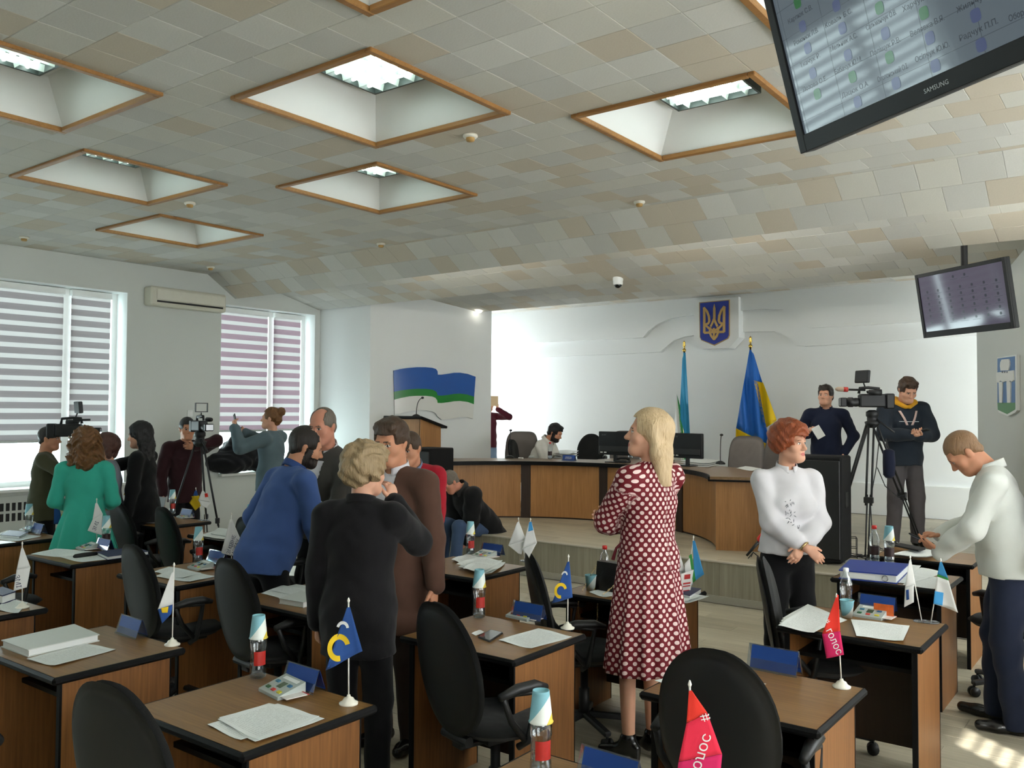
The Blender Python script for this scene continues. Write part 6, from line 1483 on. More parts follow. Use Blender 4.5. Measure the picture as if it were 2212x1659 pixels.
        return s.cloth(root, name, q, mat, h, noise, uvf)
    def collar(s, root, mat, r=0.068, h=0.035, open_=0.5, name='collar', flare=0.008):
        m = MB(); m.smooth = True; c = s.nb+s.T@np.array([0, 0.008, 0.012])
        def fn(a, b):
            t = open_+(2*Pi-2*open_)*a; rr = r+flare*(1-b); return c+s.T@np.array([rr*math.sin(t), rr*1.05*math.cos(t), -0.005+h*b+0.018*(-math.cos(t))*1.0])
        m.sheet(fn, 26, 4, 0.006); return m.build(name, mat, root)
    def trousers(s, root, mat, g=0.014, name='trousers', noise=(0.003, 20, 0.2), h=0.0105, flare=0.0, wide=1.0, rise=0.05):
        q = SDF(); b = s.build; q.cone(s.pel+s.T@np.array([0, 0, 0.075]), s.pel, 0.122*b+g, 0.132*b+g, 0.05, rz_(0)@s.T[:, 1], 1.25)
        q.ell(s.pel+s.T@np.array([0, -0.045, -0.045]), (0.125*b+g, 0.085+g, 0.09), s.T, 0.05)
        q.cut(s.pel+s.T@np.array([0, 0, rise]), s.T@np.array([0, 0, 1.0]))
        for k in (1, -1):
            q.cone(s.hj[k]+np.array([0, 0, -0.03]), s.kn[k], 0.072*b*wide+g, 0.058*wide+g, 0.035); a = s.ft[k]+np.array([0, 0, -0.035]); q.cone(s.kn[k], a, 0.056*wide+g, 0.046*wide+g+flare, 0.03)
        q.cut(np.array([0, 0, min(s.ft[1][2], s.ft[-1][2])-0.055]), (0, 0, -1.0))
        return s.cloth(root, name, q, mat, h, noise)
    def shoes(s, root, mat, L=0.19, heel=0.0, name='shoe'):
        for k in (1, -1):
            q = SDF(); a = s.ft[k]; d = s.fdir[k]/np.linalg.norm(s.fdir[k]); dn = np.array([0, 0, -1.0])
            q.cone(a+dn*0.055-d*0.045, a+dn*0.052+d*(L-0.03), 0.036, 0.030, 0.03); q.cone(a, a+dn*0.05, 0.042, 0.042, 0.03); q.ell(a+d*0.10+dn*0.055, (0.042, 0.042, 0.03), None, 0.03)
            q.cut(a+dn*0.0845, (0, 0, -1.0)); s.cloth(root, name, q, mat, 0.008)
    def hair(s, root, mat, style='short', noise=(0.003, 75, 0.3), h=0.006, **kw):
        R_, c = s.HR, s.hc; P = lambda x, y, z: c+R_@np.array([x, y, z]); q = SDF(); z = 0.95 if s.sex == 'f' else 1.0
        if style in ('short', 'crop', 'balding'):
            t = {'short': 0.015, 'crop': 0.0045, 'balding': 0.006}[style]+kw.get('vol', 0)
            q.ell(P(0, -0.016, 0.036), (0.076*z+t, 0.097*z+t, 0.088*z+t*1.2), R_, 0.02)
            bk = 0.0 if style == 'short' else -0.007
            for k in (1, -1): q.cone(P(k*0.048, -0.05, -0.02), P(k*0.03, -0.066, -0.045), 0.032+bk, 0.024+bk, 0.03)
            q.cone(P(-0.02, -0.074, -0.04), P(0.02, -0.074, -0.04), 0.027+bk, None, 0.03)
            if style == 'short': q.cone(P(-0.045, 0.05, 0.098), P(0.045, 0.05, 0.10), 0.022+kw.get('quiff', 0), None, 0.03)
            for k in (1, -1): q.cone(P(k*0.073*z, 0.005, 0.02), P(k*0.073*z, 0.008, -0.012), 0.010, 0.006, 0.01)
            q.slot(P(0, 0.155, -0.045), (0.12, 0.09, 0.11+kw.get('front', 0)), R_@rx(0.10)); q.slot(P(0, 0.09, -0.09), (0.12, 0.085, 0.085), R_)
            if style == 'balding': q.slot(P(0, 0.115, 0.10), (0.05, 0.13, 0.09), R_); 
        elif style == 'puffy':
            t = 0.030; q.ell(P(0, -0.022, 0.045), (0.078+t, 0.098+t, 0.085+t), R_, 0.03); q.ell(P(0, 0.06, 0.095), (0.070, 0.050, 0.036), R_, 0.05); q.ell(P(0, -0.085, -0.01), (0.075, 0.045, 0.07), R_, 0.05)
            for k in (1, -1): q.ell(P(k*0.085, -0.02, 0.005), (0.022, 0.05, 0.06), R_, 0.03)
            q.slot(P(0, 0.17, -0.06), (0.085, 0.10, 0.115), R_@rx(0.05)); q.slot(P(0, 0.115, -0.11), (0.13, 0.10, 0.085), R_)
        elif style == 'bob':
            t = 0.028; q.ell(P(0, -0.022, 0.040), (0.078+t, 0.098+t, 0.088+t*0.8), R_, 0.03)
            for k in (1, -1): q.cone(P(k*0.085, -0.02, 0.02), P(k*0.075, -0.03, -0.10), 0.038, 0.028, 0.03)
            q.cone(P(0, -0.085, 0.0), P(0, -0.075, -0.085), 0.055, 0.040, 0.05); q.slot(P(0, 0.15, -0.05), (0.075, 0.085, 0.125), R_); q.slot(P(0, 0.10, -0.12), (0.14, 0.075, 0.08), R_)
        elif style == 'long':
            t = kw.get('t', 0.016); L = kw.get('L', 0.33); q.ell(P(0, -0.018, 0.036), (0.077+t, 0.098+t, 0.088+t), R_, 0.03)
            for k in (1, -1):
                q.cone(P(k*0.078, -0.012, 0.03), P(k*0.082, -0.045, -0.10), 0.026+t*0.3, 0.030, 0.03); q.cone(P(k*0.082, -0.045, -0.10), s.hc+R_@np.array([k*0.075, -0.065, -0.12])+np.array([0, 0, -(L-0.12)*0.8]), 0.034, 0.016, 0.03)
            q.cone(P(0, -0.06, 0.02), P(0, -0.075, -0.12), 0.062, 0.062, 0.05); e_ = s.hc+R_@np.array([0, -0.075, -0.10])
            for xx in (-0.045, 0.0, 0.045): q.cone(e_+R_@np.array([xx, 0, 0]), e_+R_@np.array([xx*1.25, -0.012, 0])+np.array([0, 0, -(L-0.06)]), 0.048, 0.034, 0.03)
            q.cut(s.hc+np.array([0, 0, -L-0.0]), (0, 0, -1.0))
            q.slot(P(0, 0.165, -0.045), (0.068, 0.10, 0.125), R_); q.slot(P(0, 0.12, -0.16), (0.072, 0.10, 0.12), R_)
        elif style == 'curly':
            t = 0.035; q.ell(P(0, -0.025, 0.032), (0.080+t, 0.10+t, 0.09+t*0.9), R_, 0.03)
            for k in (1, -1): q.cone(P(k*0.085, -0.03, 0.01), P(k*0.10, -0.04, -0.15), 0.05, 0.055, 0.04)
            q.cone(P(0, -0.08, 0.0), P(0, -0.09, -0.17), 0.085, 0.075, 0.05); q.slot(P(0, 0.16, -0.06), (0.07, 0.10, 0.14), R_)
        elif style == 'bun':
            t = 0.010; q.ell(P(0, -0.018, 0.036), (0.077+t, 0.098+t, 0.088+t), R_, 0.02); q.ell(P(0, -0.125, 0.085), (0.05, 0.045, 0.05), R_, 0.015); q.cone(P(0, -0.085, -0.02), P(0, -0.08, -0.05), 0.05, 0.035, 0.03); q.slot(P(0, 0.155, -0.045), (0.12, 0.09, 0.125), R_@rx(0.1)); q.slot(P(0, 0.10, -0.10), (0.12, 0.09, 0.085), R_)
        if style in ('crop', 'balding'): noise = (0.0006, 90, 0.3)
        return s.cloth(root, 'hair', q, mat, h, noise)
    def probe(s, o, x, z, w=0.02):
        me = o.data; V = np.zeros(len(me.vertices)*3, np.float32); me.vertices.foreach_get('co', V); L = (V.reshape(-1, 3)-s.pel)@s.T
        m = (np.abs(L[:, 0]-x) < w) & (np.abs(L[:, 2]-z) < w); return float(L[m, 1].max()) if m.any() else 0.16
    def front(s, o, x, z, off=0.004):
        return s.pel+s.T@np.array([x, s.probe(o, x, z)+off, z])
    def skirt(s, root, mat, z0, z1, r0, r1, name='skirt', pleats=16, amp=0.02, fy=0.85, off=(0, 0), uvs=None, n=96, back=0.0):
        m = MB(); m.smooth = True; c0 = s.pel+s.T@np.array([0, 0, z0-s.pel[2]]) if False else np.array([s.pel[0], s.pel[1], z0])
        def fn(a, b):
            t = 2*Pi*a; z = z0+(z1-z0)*b; e = b**0.8; r = r0+(r1-r0)*(b**0.75); w = amp*b**0.7*(math.cos(pleats*t+0.6*math.sin(3*t))+0.4*math.cos((pleats*1.7)*t+1)); rr = r+w
            return np.array([c0[0]+off[0]*b+rr*math.cos(t), c0[1]+off[1]*b+rr*fy*math.sin(t)-back*(1 if math.sin(t) < 0 else 0)*math.sin(t)*math.sin(t)*math.sin(Pi*min(1, b*3)), z])
        m.sheet(fn, n, 26, 0.004); o = m.build(name, mat, root)
        if uvs:
            me = o.data; K = (n+1)*27; li = np.zeros(len(me.loops), dtype=np.int32); me.loops.foreach_get('vertex_index', li); k = li % K; ia, ib = (k % (n+1))/n, (k//(n+1))/26.0
            rr = r0+(r1-r0)*(ib**0.75); uv = np.stack([ia*2*Pi*(r0+r1)*0.5, z0+(z1-z0)*ib], 1); l = me.uv_layers.new(name='UVMap'); l.data.foreach_set('uv', uv.astype(np.float32).ravel())
        return o
def person(fig_top, u, v, depth, face, label, z=0.0, scale=None, group=None):
    """root Empty on the ground; (u,v,depth) is the top of the head; face = heading in degrees (0 = +Y, positive to the left)"""
    p = PD(u, v, depth); return p
def place(s, u, v, depth, face, label, zg=0.0, top=None, sc=None):
    """put figure s so its head top lands at pixel (u,v) at that depth, standing on zg"""
    t = s.hc+s.HR@np.array([0, -0.01, 0.128]); p = PD(u, v, depth); k = sc or (p[2]-zg)/t[2]
    R_ = rz_(rad(face)); g = p[:2]-(R_@t)[:2]*k
    r = empty('person', (g[0], g[1], zg), rad(face), label, 'person'); r.scale = (k, k, k); return r
# ================================================================== VIDEO GEAR
m_cam = plain('camera_black', (24, 25, 27), 0.5, 0.4, var=0.15)
m_lens = plain('lens_glass', (10, 10, 16), 0.05, 0.7, var=0)
def pro_camera(p, head, pitch, label, sc=1.0, monitor_=True, fuzzy=False, light=False):
    """shoulder camcorder; lens looks along local +y"""
    r = empty('video_camera', p, head, label, 'video camera'); r.scale = (sc,)*3
    MB().box((-0.065, -0.17, -0.06), (0.065, 0.10, 0.085), 0.015).build('camera_body', m_cam, r); MB().box((-0.06, -0.26, -0.075), (0.06, -0.17, 0.09), 0.012).build('battery', m_cam, r)
    b = MB(); b.smooth = True; b.lathe([(0.045, 0), (0.05, 0.03), (0.047, 0.06), (0.055, 0.065), (0.055, 0.11), (0.048, 0.115), (0.048, 0.14)], (0, 0.10, -0.005), 18, (0, 1, 0)); b.build('lens', m_cam, r)
    MB().box((-0.062, 0.235, -0.055), (0.062, 0.30, 0.045), 0.01).build('lens_hood', m_cam, r); MB().box((-0.05, 0.301, -0.043), (0.05, 0.303, 0.033)).build('front_glass', m_lens, r)
    b = MB(); b.smooth = True; b.tube([(0, -0.12, 0.08), (0, -0.11, 0.145), (0, 0.0, 0.155), (0, 0.09, 0.15), (0, 0.10, 0.09)], 0.016, 8); b.build('handle', m_cam, r)
    b = MB(); b.smooth = True; b.tube([(-0.06, 0.02, 0.10), (-0.12, 0.04, 0.11), (-0.14, 0.0, 0.10)], 0.012, 8); b.tube([(-0.14, 0.03, 0.10), (-0.14, -0.10, 0.10)], [0.028, 0.034], 12); b.build('viewfinder', m_cam, r)
    b = MB(); b.smooth = True; b.cyl((0.05, 0.02, 0.13), (0.05, 0.20, 0.135), 0.012, seg=10); b.build('shotgun_microphone', m_cam, r)
    if fuzzy:
        b = MB(); b.smooth = True; b.tube([(0.05, 0.20, 0.135), (0.05, 0.24, 0.137), (0.05, 0.31, 0.14), (0.05, 0.335, 0.14)], [0.022, 0.026, 0.025, 0.012], 12); b.build('foam_cover', plain('mic_foam_grey', (170, 150, 132), 0.9), r)
        b = MB(); b.smooth = True; b.cyl((0.05, 0.205, 0.1355), (0.05, 0.25, 0.137), 0.0275, seg=12); b.build('foam_band', m_red, r)
    if monitor_:
        b = MB(); b.cyl((0, 0.03, 0.15), (0, 0.05, 0.21), 0.008, seg=8); b.build('arm', m_cam, r); MB().obox((0, 0.06, 0.275), (0.10, 0.022, 0.068), rz_(0.5)@rx(0.1), 0.008).build('field_monitor', m_cam, r)
    if light:
        b = MB(); b.cyl((0, 0.02, 0.15), (0, 0.02, 0.20), 0.008, seg=8); b.build('arm', m_cam, r)
        b = MB()
        for lo, hi in (((-0.09, 0.205), (0.09, 0.215)), ((-0.09, 0.325), (0.09, 0.335)), ((-0.09, 0.215), (-0.08, 0.325)), ((0.08, 0.215), (0.09, 0.325))): b.box((lo[0], 0.01, lo[1]), (hi[0], 0.035, hi[1]))
        b.build('light_frame', m_cam, r)
    return r
def tripod(apex, feet, label, double=True):
    apex = np.array(apex, float); c = np.mean([f for f in feet], 0); base = np.array([apex[0], apex[1], min(f[2] for f in feet)])
    r = empty('tripod', base, 0, label, 'tripod'); A_ = apex-base
    b = MB(); b.smooth = True; b.lathe([(0.03, -0.16), (0.065, -0.13), (0.075, -0.10), (0.05, -0.09), (0.05, -0.05), (0.06, -0.04), (0.06, 0.0), (0.03, 0.02)], A_, 16); b.build('fluid_head', m_cam, r)
    b = MB(); b.smooth = True; b.cyl(A_+np.array([0, 0, -0.04]), A_+np.array([0.22, -0.05, -0.20]), 0.009, seg=8); b.build('pan_handle', m_cam, r)
    for f in feet:
        f = np.asarray(f, float)-base; t = A_+np.array([0, 0, -0.13]); d = f-t; hz = np.array([d[0], d[1], 0]); hz /= np.linalg.norm(hz)+1e-6; s = np.cross(hz, (0, 0, 1.0)); t = t+hz*0.05; d = f-t
        leg = MB(); leg.smooth = True; o = 0.025 if double else 0.0
        for q in ((-o, o) if double else (0,)): leg.cyl(t+s*q, t+s*q+d*0.60, 0.011, seg=8)
        for q in ((-0.014, 0.014) if double else (0,)): leg.cyl(t+s*q+d*0.52, t+s*q+d*0.97, 0.008, seg=8)
        lo = leg.build('leg', m_cam, r); b = MB(); b.obox(t+d*0.56, (0.045 if double else 0.02, 0.018, 0.03), np.stack([s, hz, np.array([0, 0, 1.0])], 1), 0.005); b.build('leg_clamp', m_plas, lo)
        b = MB(); b.smooth = True; b.ball(f+np.array([0, 0, 0.018]), 0.018); b.build('foot', m_plas, lo)
    return r
# camera on the stage, right
ap = PD(1884, 890, 8.75); f1 = PZ(1872, 1212, ZS); f2 = PZ(1992, 1180, ZS); f3 = PZ(1792, 1190, ZS)
tripod(ap, [f1, f2, f3], 'tall black tripod on the stage under the video camera')
pro_camera(PD(1876, 868, 8.75), rad(118), 0, 'black video camera with top monitor on the stage tripod', 0.92, True, True)
bg = PD(1920, 1000, 8.7); r = empty('camera_pouch', bg, rad(-20), 'dark blue pouch hanging from the stage tripod', 'bag'); b = MB(); b.smooth = True; b.tube([(0, 0, 0.14), (0, 0, 0.12), (0, 0.005, 0.0), (0, 0, -0.12), (0, 0, -0.15)], [0.02, 0.055, 0.06, 0.055, 0.03], 12); b.build('pouch', cloth('pouch_navy', (26, 30, 48)), r); b = MB(); b.tube([(0, 0, 0.13), (-0.03, 0, 0.24)], 0.008, 6); b.build('strap', m_plas, r)
# small camera on the left tripod
ap2 = PD(432, 934, 9.5); g = [np.array([ap2[0]+0.42, ap2[1]+0.10, 0]), np.array([ap2[0]-0.30, ap2[1]-0.36, 0]), np.array([ap2[0]-0.25, ap2[1]+0.32, 0])]
tripod(ap2, g, 'black tripod standing by the left wall', False)
pro_camera(PD(433, 922, 9.5), rad(-100), 0, 'small video camera with square light frame on the left tripod', 0.78, False, False, True)
pro_camera(PD(156, 932, 8.45), rad(-40), 0, 'shoulder video camera held by the man at the left window', 0.85, True)
# tiny interview microphone on the stage edge, cables, wire rack
mp = PZ(1627, 1206, ZS); r = empty('interview_microphone', mp, rad(-20), 'black microphone with red foam on a tiny tripod at the stage edge', 'microphone')
for k in range(3): b = MB(); b.smooth = True; t = 2*Pi*k/3+0.5; b.cyl((0, 0, 0.06), (0.07*math.cos(t), 0.07*math.sin(t), 0.004), 0.005, seg=6); b.build('leg', m_plas, r)
b = MB(); b.smooth = True; dR = CR*0.62+np.array([0, 0, 0.78]); q0 = -dR*0.10+np.array([0, 0, 0.10]); b.tube([q0, q0+dR*0.20], [0.012, 0.018], 10); b.build('grip', m_plas, r)
b = MB(); b.smooth = True; b.tube([q0+dR*0.185, q0+dR*0.20, q0+dR*0.26, q0+dR*0.285], [0.02, 0.036, 0.036, 0.012], 12); b.build('foam_cover', m_redcap, r)
rnd2 = random.Random(5)
for k in range(6):
    c0 = PZ(1835+rnd2.uniform(-18, 50), 1196+rnd2.uniform(-8, 14), ZS); pts = []
    for t in np.linspace(0, 2*Pi*1.6, 22): pts.append(c0+np.array([(0.10+0.03*math.sin(3*t+k))*math.cos(t+k)+0.02*t, 0.08*math.sin(t+k), 0.006+0.012*(k % 3)+0.01*math.sin(2*t)**2]))
    b = MB(); b.smooth = True; b.tube(pts, 0.004, 6); o = b.build('cable', m_plas, loc=c0, shift=c0); tag(o, 'black cable in the tangle beside the tall speaker', 'cable', 'cables tangled on the stage')
rk = PZ(1832, 1204, ZS); r = empty('wire_rack', rk, rad(20), 'small black wire rack holding cables beside the speaker', 'rack')
for zz in (0.01, 0.10, 0.20): b = MB(); b.tube([(-0.08, -0.06, zz), (0.08, -0.06, zz), (0.08, 0.06, zz), (-0.08, 0.06, zz)], 0.004, 6, True); b.build('hoop', m_plas, r)
for sx in (-0.08, 0.08):
    for sy in (-0.06, 0.06): b = MB(); b.cyl((sx, sy, 0), (sx, sy, 0.2), 0.004, seg=6); b.build('upright', m_plas, r)
cb_ = MB(); cb_.smooth = True; P0 = PD(1900, 940, 8.7); cb_.tube([P0, PD(1893, 1010, 8.7), PD(1880, 1080, 8.7), PD(1884, 1150, 8.6), np.append(PZ(1886, 1205, ZS)[:2], ZS+0.01)], 0.005, 6); tag(cb_.build('cable', m_plas, loc=P0, shift=P0), 'thin cable hanging from the stage video camera to the floor', 'cable')
cb_ = MB(); cb_.smooth = True; P0 = PD(1895, 1010, 8.72); cb_.tube([P0, PD(1912, 1050, 8.7), PD(1940, 1074, 8.7), PD(1955, 1068, 8.72)], 0.005, 6); tag(cb_.build('cable', m_plas, loc=P0, shift=P0), 'cable looped between the legs of the stage tripod', 'cable')

# coats piled on the window sill by the stage
cp = PX(520, 1000, XL); r = empty('coat_pile', (XL-0.02, cp[1]+0.05, 0.94), 0, 'pile of dark coats on the sill of the mauve blind window', 'coats')
q = SDF(); q.ell((0.02, -0.25, 0.16), (0.22, 0.38, 0.17), None, 0.08); q.ell((0.02, -0.05, 0.28), (0.20, 0.34, 0.16), None, 0.06); q.cone((0.0, -0.1, 0.38), (0.0, -0.02, 0.62), 0.18, 0.03, 0.08); q.ell((0.03, 0.25, 0.10), (0.18, 0.22, 0.10), None, 0.06)
V, Fq = q.mesh(0.014, (0.012, 26, 0.7)); link_mesh('coat', np_mesh('coat', V, Fq, [cloth('coat_black', (22, 23, 27), 0.7)]), r)
q = SDF(); q.ell((0.06, -0.12, 0.30), (0.15, 0.26, 0.06), None, 0.05); q.cone((0.05, 0.1, 0.30), (0.1, 0.24, 0.16), 0.07, 0.05, 0.04); V, Fq = q.mesh(0.014, (0.010, 30, 1.7)); link_mesh('coat', np_mesh('coat', V, Fq, [cloth('coat_slate', (40, 44, 54), 0.7)]), r)

# ================================================================== THE PEOPLE IN THE ROOM
H_brown, H_dark, H_black = hairmat('hair_brown', (40, 28, 20), (84, 62, 44)), hairmat('hair_dark', (20, 16, 14), (48, 38, 32)), hairmat('hair_black', (10, 9, 10), (26, 24, 26))
H_blond, H_ash, H_red, H_aub, H_grey = hairmat('hair_blonde', (168, 138, 100), (222, 198, 160)), hairmat('hair_ash_blonde', (112, 92, 66), (178, 154, 118)), hairmat('hair_copper', (96, 40, 18), (170, 86, 44)), hairmat('hair_auburn', (74, 46, 22), (130, 90, 50)), hairmat('hair_grey', (74, 66, 58), (136, 126, 114))
m_lip, m_lip2 = skinmat('lips', (186, 104, 96)), skinmat('lips_red', (176, 72, 72))
m_shoe = plain('black_shoe', (16, 15, 15), 0.25, 0.5)
C = cloth
# --- woman in black blazer, back to the camera
f = Fig('f', 1.06, lean=2, hy=-25, hp=4); f.arm(1, (0.13, 0.15, 0.53), (0.55, 0.1, -1), (-0.25, 0.2, 1), (-0.6, 0.4, 0), 0.5); f.hang(-1, 0.05)
r = place(f, 790, 962, 4.1, 30, 'woman in black blazer with short blond hair, back turned, hand raised to face')
f.body(r, SK1, H_ash, m_lip); f.hair(r, H_ash, 'puffy', (0.007, 60, 0.4)); f.top(r, C('blazer_black', (22, 21, 23)), 'blazer', 0.028, -0.10, 2); f.collar(r, MATS['blazer_black'], 0.07, 0.04, 0.9); f.trousers(r, C('trousers_black', (16, 16, 18))); f.shoes(r, m_shoe)
# --- man in brown suit
f = Fig('m', 1.05, lean=3, hy=8, hp=12); f.hang(1, 0.04, 0.02); f.hang(-1, 0.07, 0.02)
r = place(f, 842, 905, 4.75, 186, 'man in brown checked suit jacket and white shirt facing the blazer woman')
f.body(r, SK2, H_brown, m_lip); f.hair(r, H_brown, 'short'); f.top(r, C('shirt_white', (214, 212, 218)), 'shirt', 0.010, -0.02, 1); f.collar(r, MATS['shirt_white'], 0.066, 0.042, 0.35); jk = f.top(r, C('suit_brown', (84, 60, 50), 0.9, 0.16), 'suit_jacket', 0.030, -0.24, 2, vneck=(0.055, 0.36)); f.trousers(r, C('suit_trousers', (52, 42, 38))); f.shoes(r, m_shoe)
for sx in (-1, 1):
    m = MB(); m.smooth = True; U = lambda x, y, z: f.pel+f.T@np.array([x, y, z])
    m.sheet(lambda a, b: f.front(jk, sx*(0.055+0.045*a*math.sin(Pi*min(1, 0.15+b))), 0.18+0.25*b, 0.004), 3, 6, 0.006); m.build('lapel', MATS['suit_brown'], r)
# --- man in blue polo leaning on the desk
f = Fig('m', 1.12, lean=20, hy=-22, hp=18, hipy=-0.06, hip=0.93); f.arm(1, (0.20, 0.36, -0.06), (0.7, -0.8, 0), (0.1, 0.9, -0.35), (0, -0.2, -1), 0.3); f.arm(-1, (-0.22, 0.10, -0.02), (-0.6, -1, 0), (0, 0.3, -1), (1, 0, 0), 0.5)
r = place(f, 672, 924, 5.65, -12, 'balding bearded man in blue long-sleeved polo leaning on a desk')
f.body(r, SK2, H_dark, None, H_dark); f.hair(r, H_dark, 'balding', vol=0.006); f.top(r, C('polo_blue', (64, 88, 140)), 'polo_shirt', 0.02, -0.02, 2, belly=0.12); f.collar(r, C('polo_collar', (50, 72, 122)), 0.072, 0.045, 0.5); f.trousers(r, C('trousers_black2', (20, 20, 23))); f.shoes(r, m_shoe)
# --- bald man in grey cardigan
f = Fig('m', 1.12, lean=20, side=-20, hy=10, hp=12, hipy=-0.08); f.arm(1, (0.40, 0.10, 0.02), (0.6, -0.9, 0.1), (0.2, 0.5, -0.8), (0, -0.3, -1), 0.4); f.arm(-1, (-0.24, 0.22, -0.05), (-0.6, -0.8, 0), (0, 0.4, -1), (1, 0, 0), 0.4)
r = place(f, 694, 881, 6.45, -175, 'bald man in dark grey cardigan and white shirt leaning over')
f.body(r, SK3, H_grey, None); f.hair(r, H_grey, 'balding'); f.top(r, MATS['shirt_white'], 'shirt', 0.014, -0.02, 1, belly=0.1); f.collar(r, MATS['shirt_white'], 0.07, 0.035, 0.5); f.top(r, C('cardigan_grey', (72, 70, 66), 0.95, 0.15), 'cardigan', 0.034, -0.08, 2, vneck=(0.055, 0.28), noise=(0.005, 22, 0.9)); f.trousers(r, MATS['trousers_black2']); f.shoes(r, m_shoe)
# --- man in red sweater behind the brown suit
f = Fig('m', 1.0, lean=24, hy=-15, hp=15, hipy=-0.06); f.arm(-1, (-0.22, 0.42, 0.02), (-0.8, -0.6, 0), (0, 0.9, -0.5), (0, -0.2, -1), 0.2); f.arm(1, (0.24, 0.20, -0.05), (0.6, -0.8, 0), (0, 0.4, -1), (-1, 0, 0), 0.4)
r = place(f, 882, 934, 6.6, -150, 'man in red sweater half hidden behind the brown suit, hand on papers')
f.body(r, SK2, H_brown, None); f.hair(r, H_brown, 'crop', vol=0.004); f.top(r, C('sweater_red', (160, 30, 44)), 'sweater', 0.022, -0.04, 2); f.collar(r, C('collar_grey_blue', (110, 122, 146)), 0.07, 0.04, 0.5); f.trousers(r, MATS['trousers_black2']); f.shoes(r, m_shoe)
# --- woman half hidden behind the blazer woman, phone at her ear
f = Fig('f', 1.0, hp=5); f.arm(1, (0.18, 0.12, 0.52), (1, 0.1, -0.8), (-0.1, 0.1, 1), (-1, 0, 0), 0.6); f.hang(-1)
r = place(f, 755, 972, 6.9, 205, 'woman in patterned grey top mostly hidden behind the blond head')
f.body(r, SK1, H_dark, m_lip); f.hair(r, H_dark, 'bob'); f.top(r, C('top_patterned', (96, 94, 84), 0.9, 0.5), 'top', 0.022, -0.03, 2); f.trousers(r, MATS['trousers_black']); f.shoes(r, m_shoe)
# --- blonde woman in polka dot dress
def dotmat():
    N = NT('polka_dot'); tc = N.n('ShaderNodeTexCoord'); s = N.n('ShaderNodeSeparateXYZ'); N.l(tc.outputs['UV'], s.inputs[0])
    def grid(ox):
        fx = N.math('SUBTRACT', N.math('FRACT', N.math('ADD', N.math('MULTIPLY', s.outputs['X'], 1/0.040), ox)), 0.5); fy = N.math('SUBTRACT', N.math('FRACT', N.math('ADD', N.math('MULTIPLY', s.outputs['Y'], 1/0.046), ox)), 0.5)
        fx = N.math('MULTIPLY', fx, 0.040); fy = N.math('MULTIPLY', fy, 0.046); return N.math('LESS_THAN', N.math('ADD', N.math('MULTIPLY', fx, fx), N.math('MULTIPLY', fy, fy)), 0.0098**2)
    m_ = N.math('MAXIMUM', grid(0.0), grid(0.5)); fine = N.noise(400, 2)
    N.bsdf(N.mix(m_, srgb(106, 24, 34), srgb(222, 196, 192)), 0.7, 0.25, 0, fine, 0.1); return N.m
m_dot = dotmat()
f = Fig('f', 0.98, lean=-2, hy=48, hp=-4, feet={1: (0.07, 0.03, 0.05), -1: (-0.08, 0.06, 0.05)}, hip=0.995); f.heel = 0.05; f.arm(-1, (0.10, 0.20, 0.20), (-1, 0.25, -0.5), (0.9, 0.2, 0.15), (0, -1, 0), 0.4); f.arm(1, (-0.10, 0.19, 0.24), (1, 0.2, -0.5), (-0.9, 0.2, 0.1), (0, -1, 0), 0.4)
r = place(f, 1408, 883, 4.6, 76, 'blonde woman in maroon polka dot dress standing with crossed arms')
f.body(r, SK1, hairmat('brow_brown', (70, 50, 36), (96, 72, 54)), m_lip2, hh=0.005); f.hair(r, H_blond, 'long', (0.0012, 80, 0.3), L=0.27, t=0.014)
def uv_torso(V, f=f):
    L = (V-f.pel)@f.T; u = np.arctan2(L[:, 0], L[:, 1])*0.145; w = L[:, 2].copy()
    for k, (e, wr) in f.arms.items():
        for a, b in ((f.sh[k], e), (e, wr)):
            ba = b-a; ln = np.linalg.norm(ba); d = ba/ln; t = (V-a)@d; Q = V-a-t[:, None]*d; rr = np.linalg.norm(Q, axis=1)
            x_, y_, _ = frame(d); on = (rr < 0.085) & (t > 0.045 if a is f.sh[k] else t > -0.01) & (t < ln+0.03) & (np.abs(L[:, 0]) > 0.135 if a is f.sh[k] else True); 
            ang = np.arctan2(Q@x_, Q@y_)*0.065; u = np.where(on, ang, u); w = np.where(on, t, w)
    return np.stack([u, w], 1)
f.top(r, m_dot, 'dress_bodice', 0.022, 0.10, 1.75, puff=0.012, bust=0.9, noise=(0.005, 24, 0.4), uvf=uv_torso, hemw=0.12)
zw = f.waist[2]-0.02
f.skirt(r, m_dot, zw+0.03, 0.48, 0.132, 0.24, 'dress_skirt', 13, 0.012, 0.84, (0, 0), True)
b = MB(); b.smooth = True; b.sheet(lambda a, t: np.array([0.136*math.cos(2*Pi*a), 0.112*math.sin(2*Pi*a)+f.waist[1]*0.5, zw-0.01+0.07*t]), 48, 3, 0.006); o = b.build('waist_tie', m_dot, r)
me = o.data; li = np.zeros(len(me.loops), dtype=np.int32); me.loops.foreach_get('vertex_index', li); k_ = li % 196; l_ = me.uv_layers.new(name='UVMap'); l_.data.foreach_set('uv', np.stack([(k_ % 49)/48.0*0.82, (k_//49)/3.0*0.07], 1).astype(np.float32).ravel())
b = MB(); b.smooth = True; b.tube([(-0.125, 0.06, zw), (-0.145, 0.085, zw-0.03), (-0.155, 0.10, zw-0.09)], [0.010, 0.007, 0.010], 8); b.build('tie_end', plain('tie_maroon', (112, 34, 44), 0.7), r)
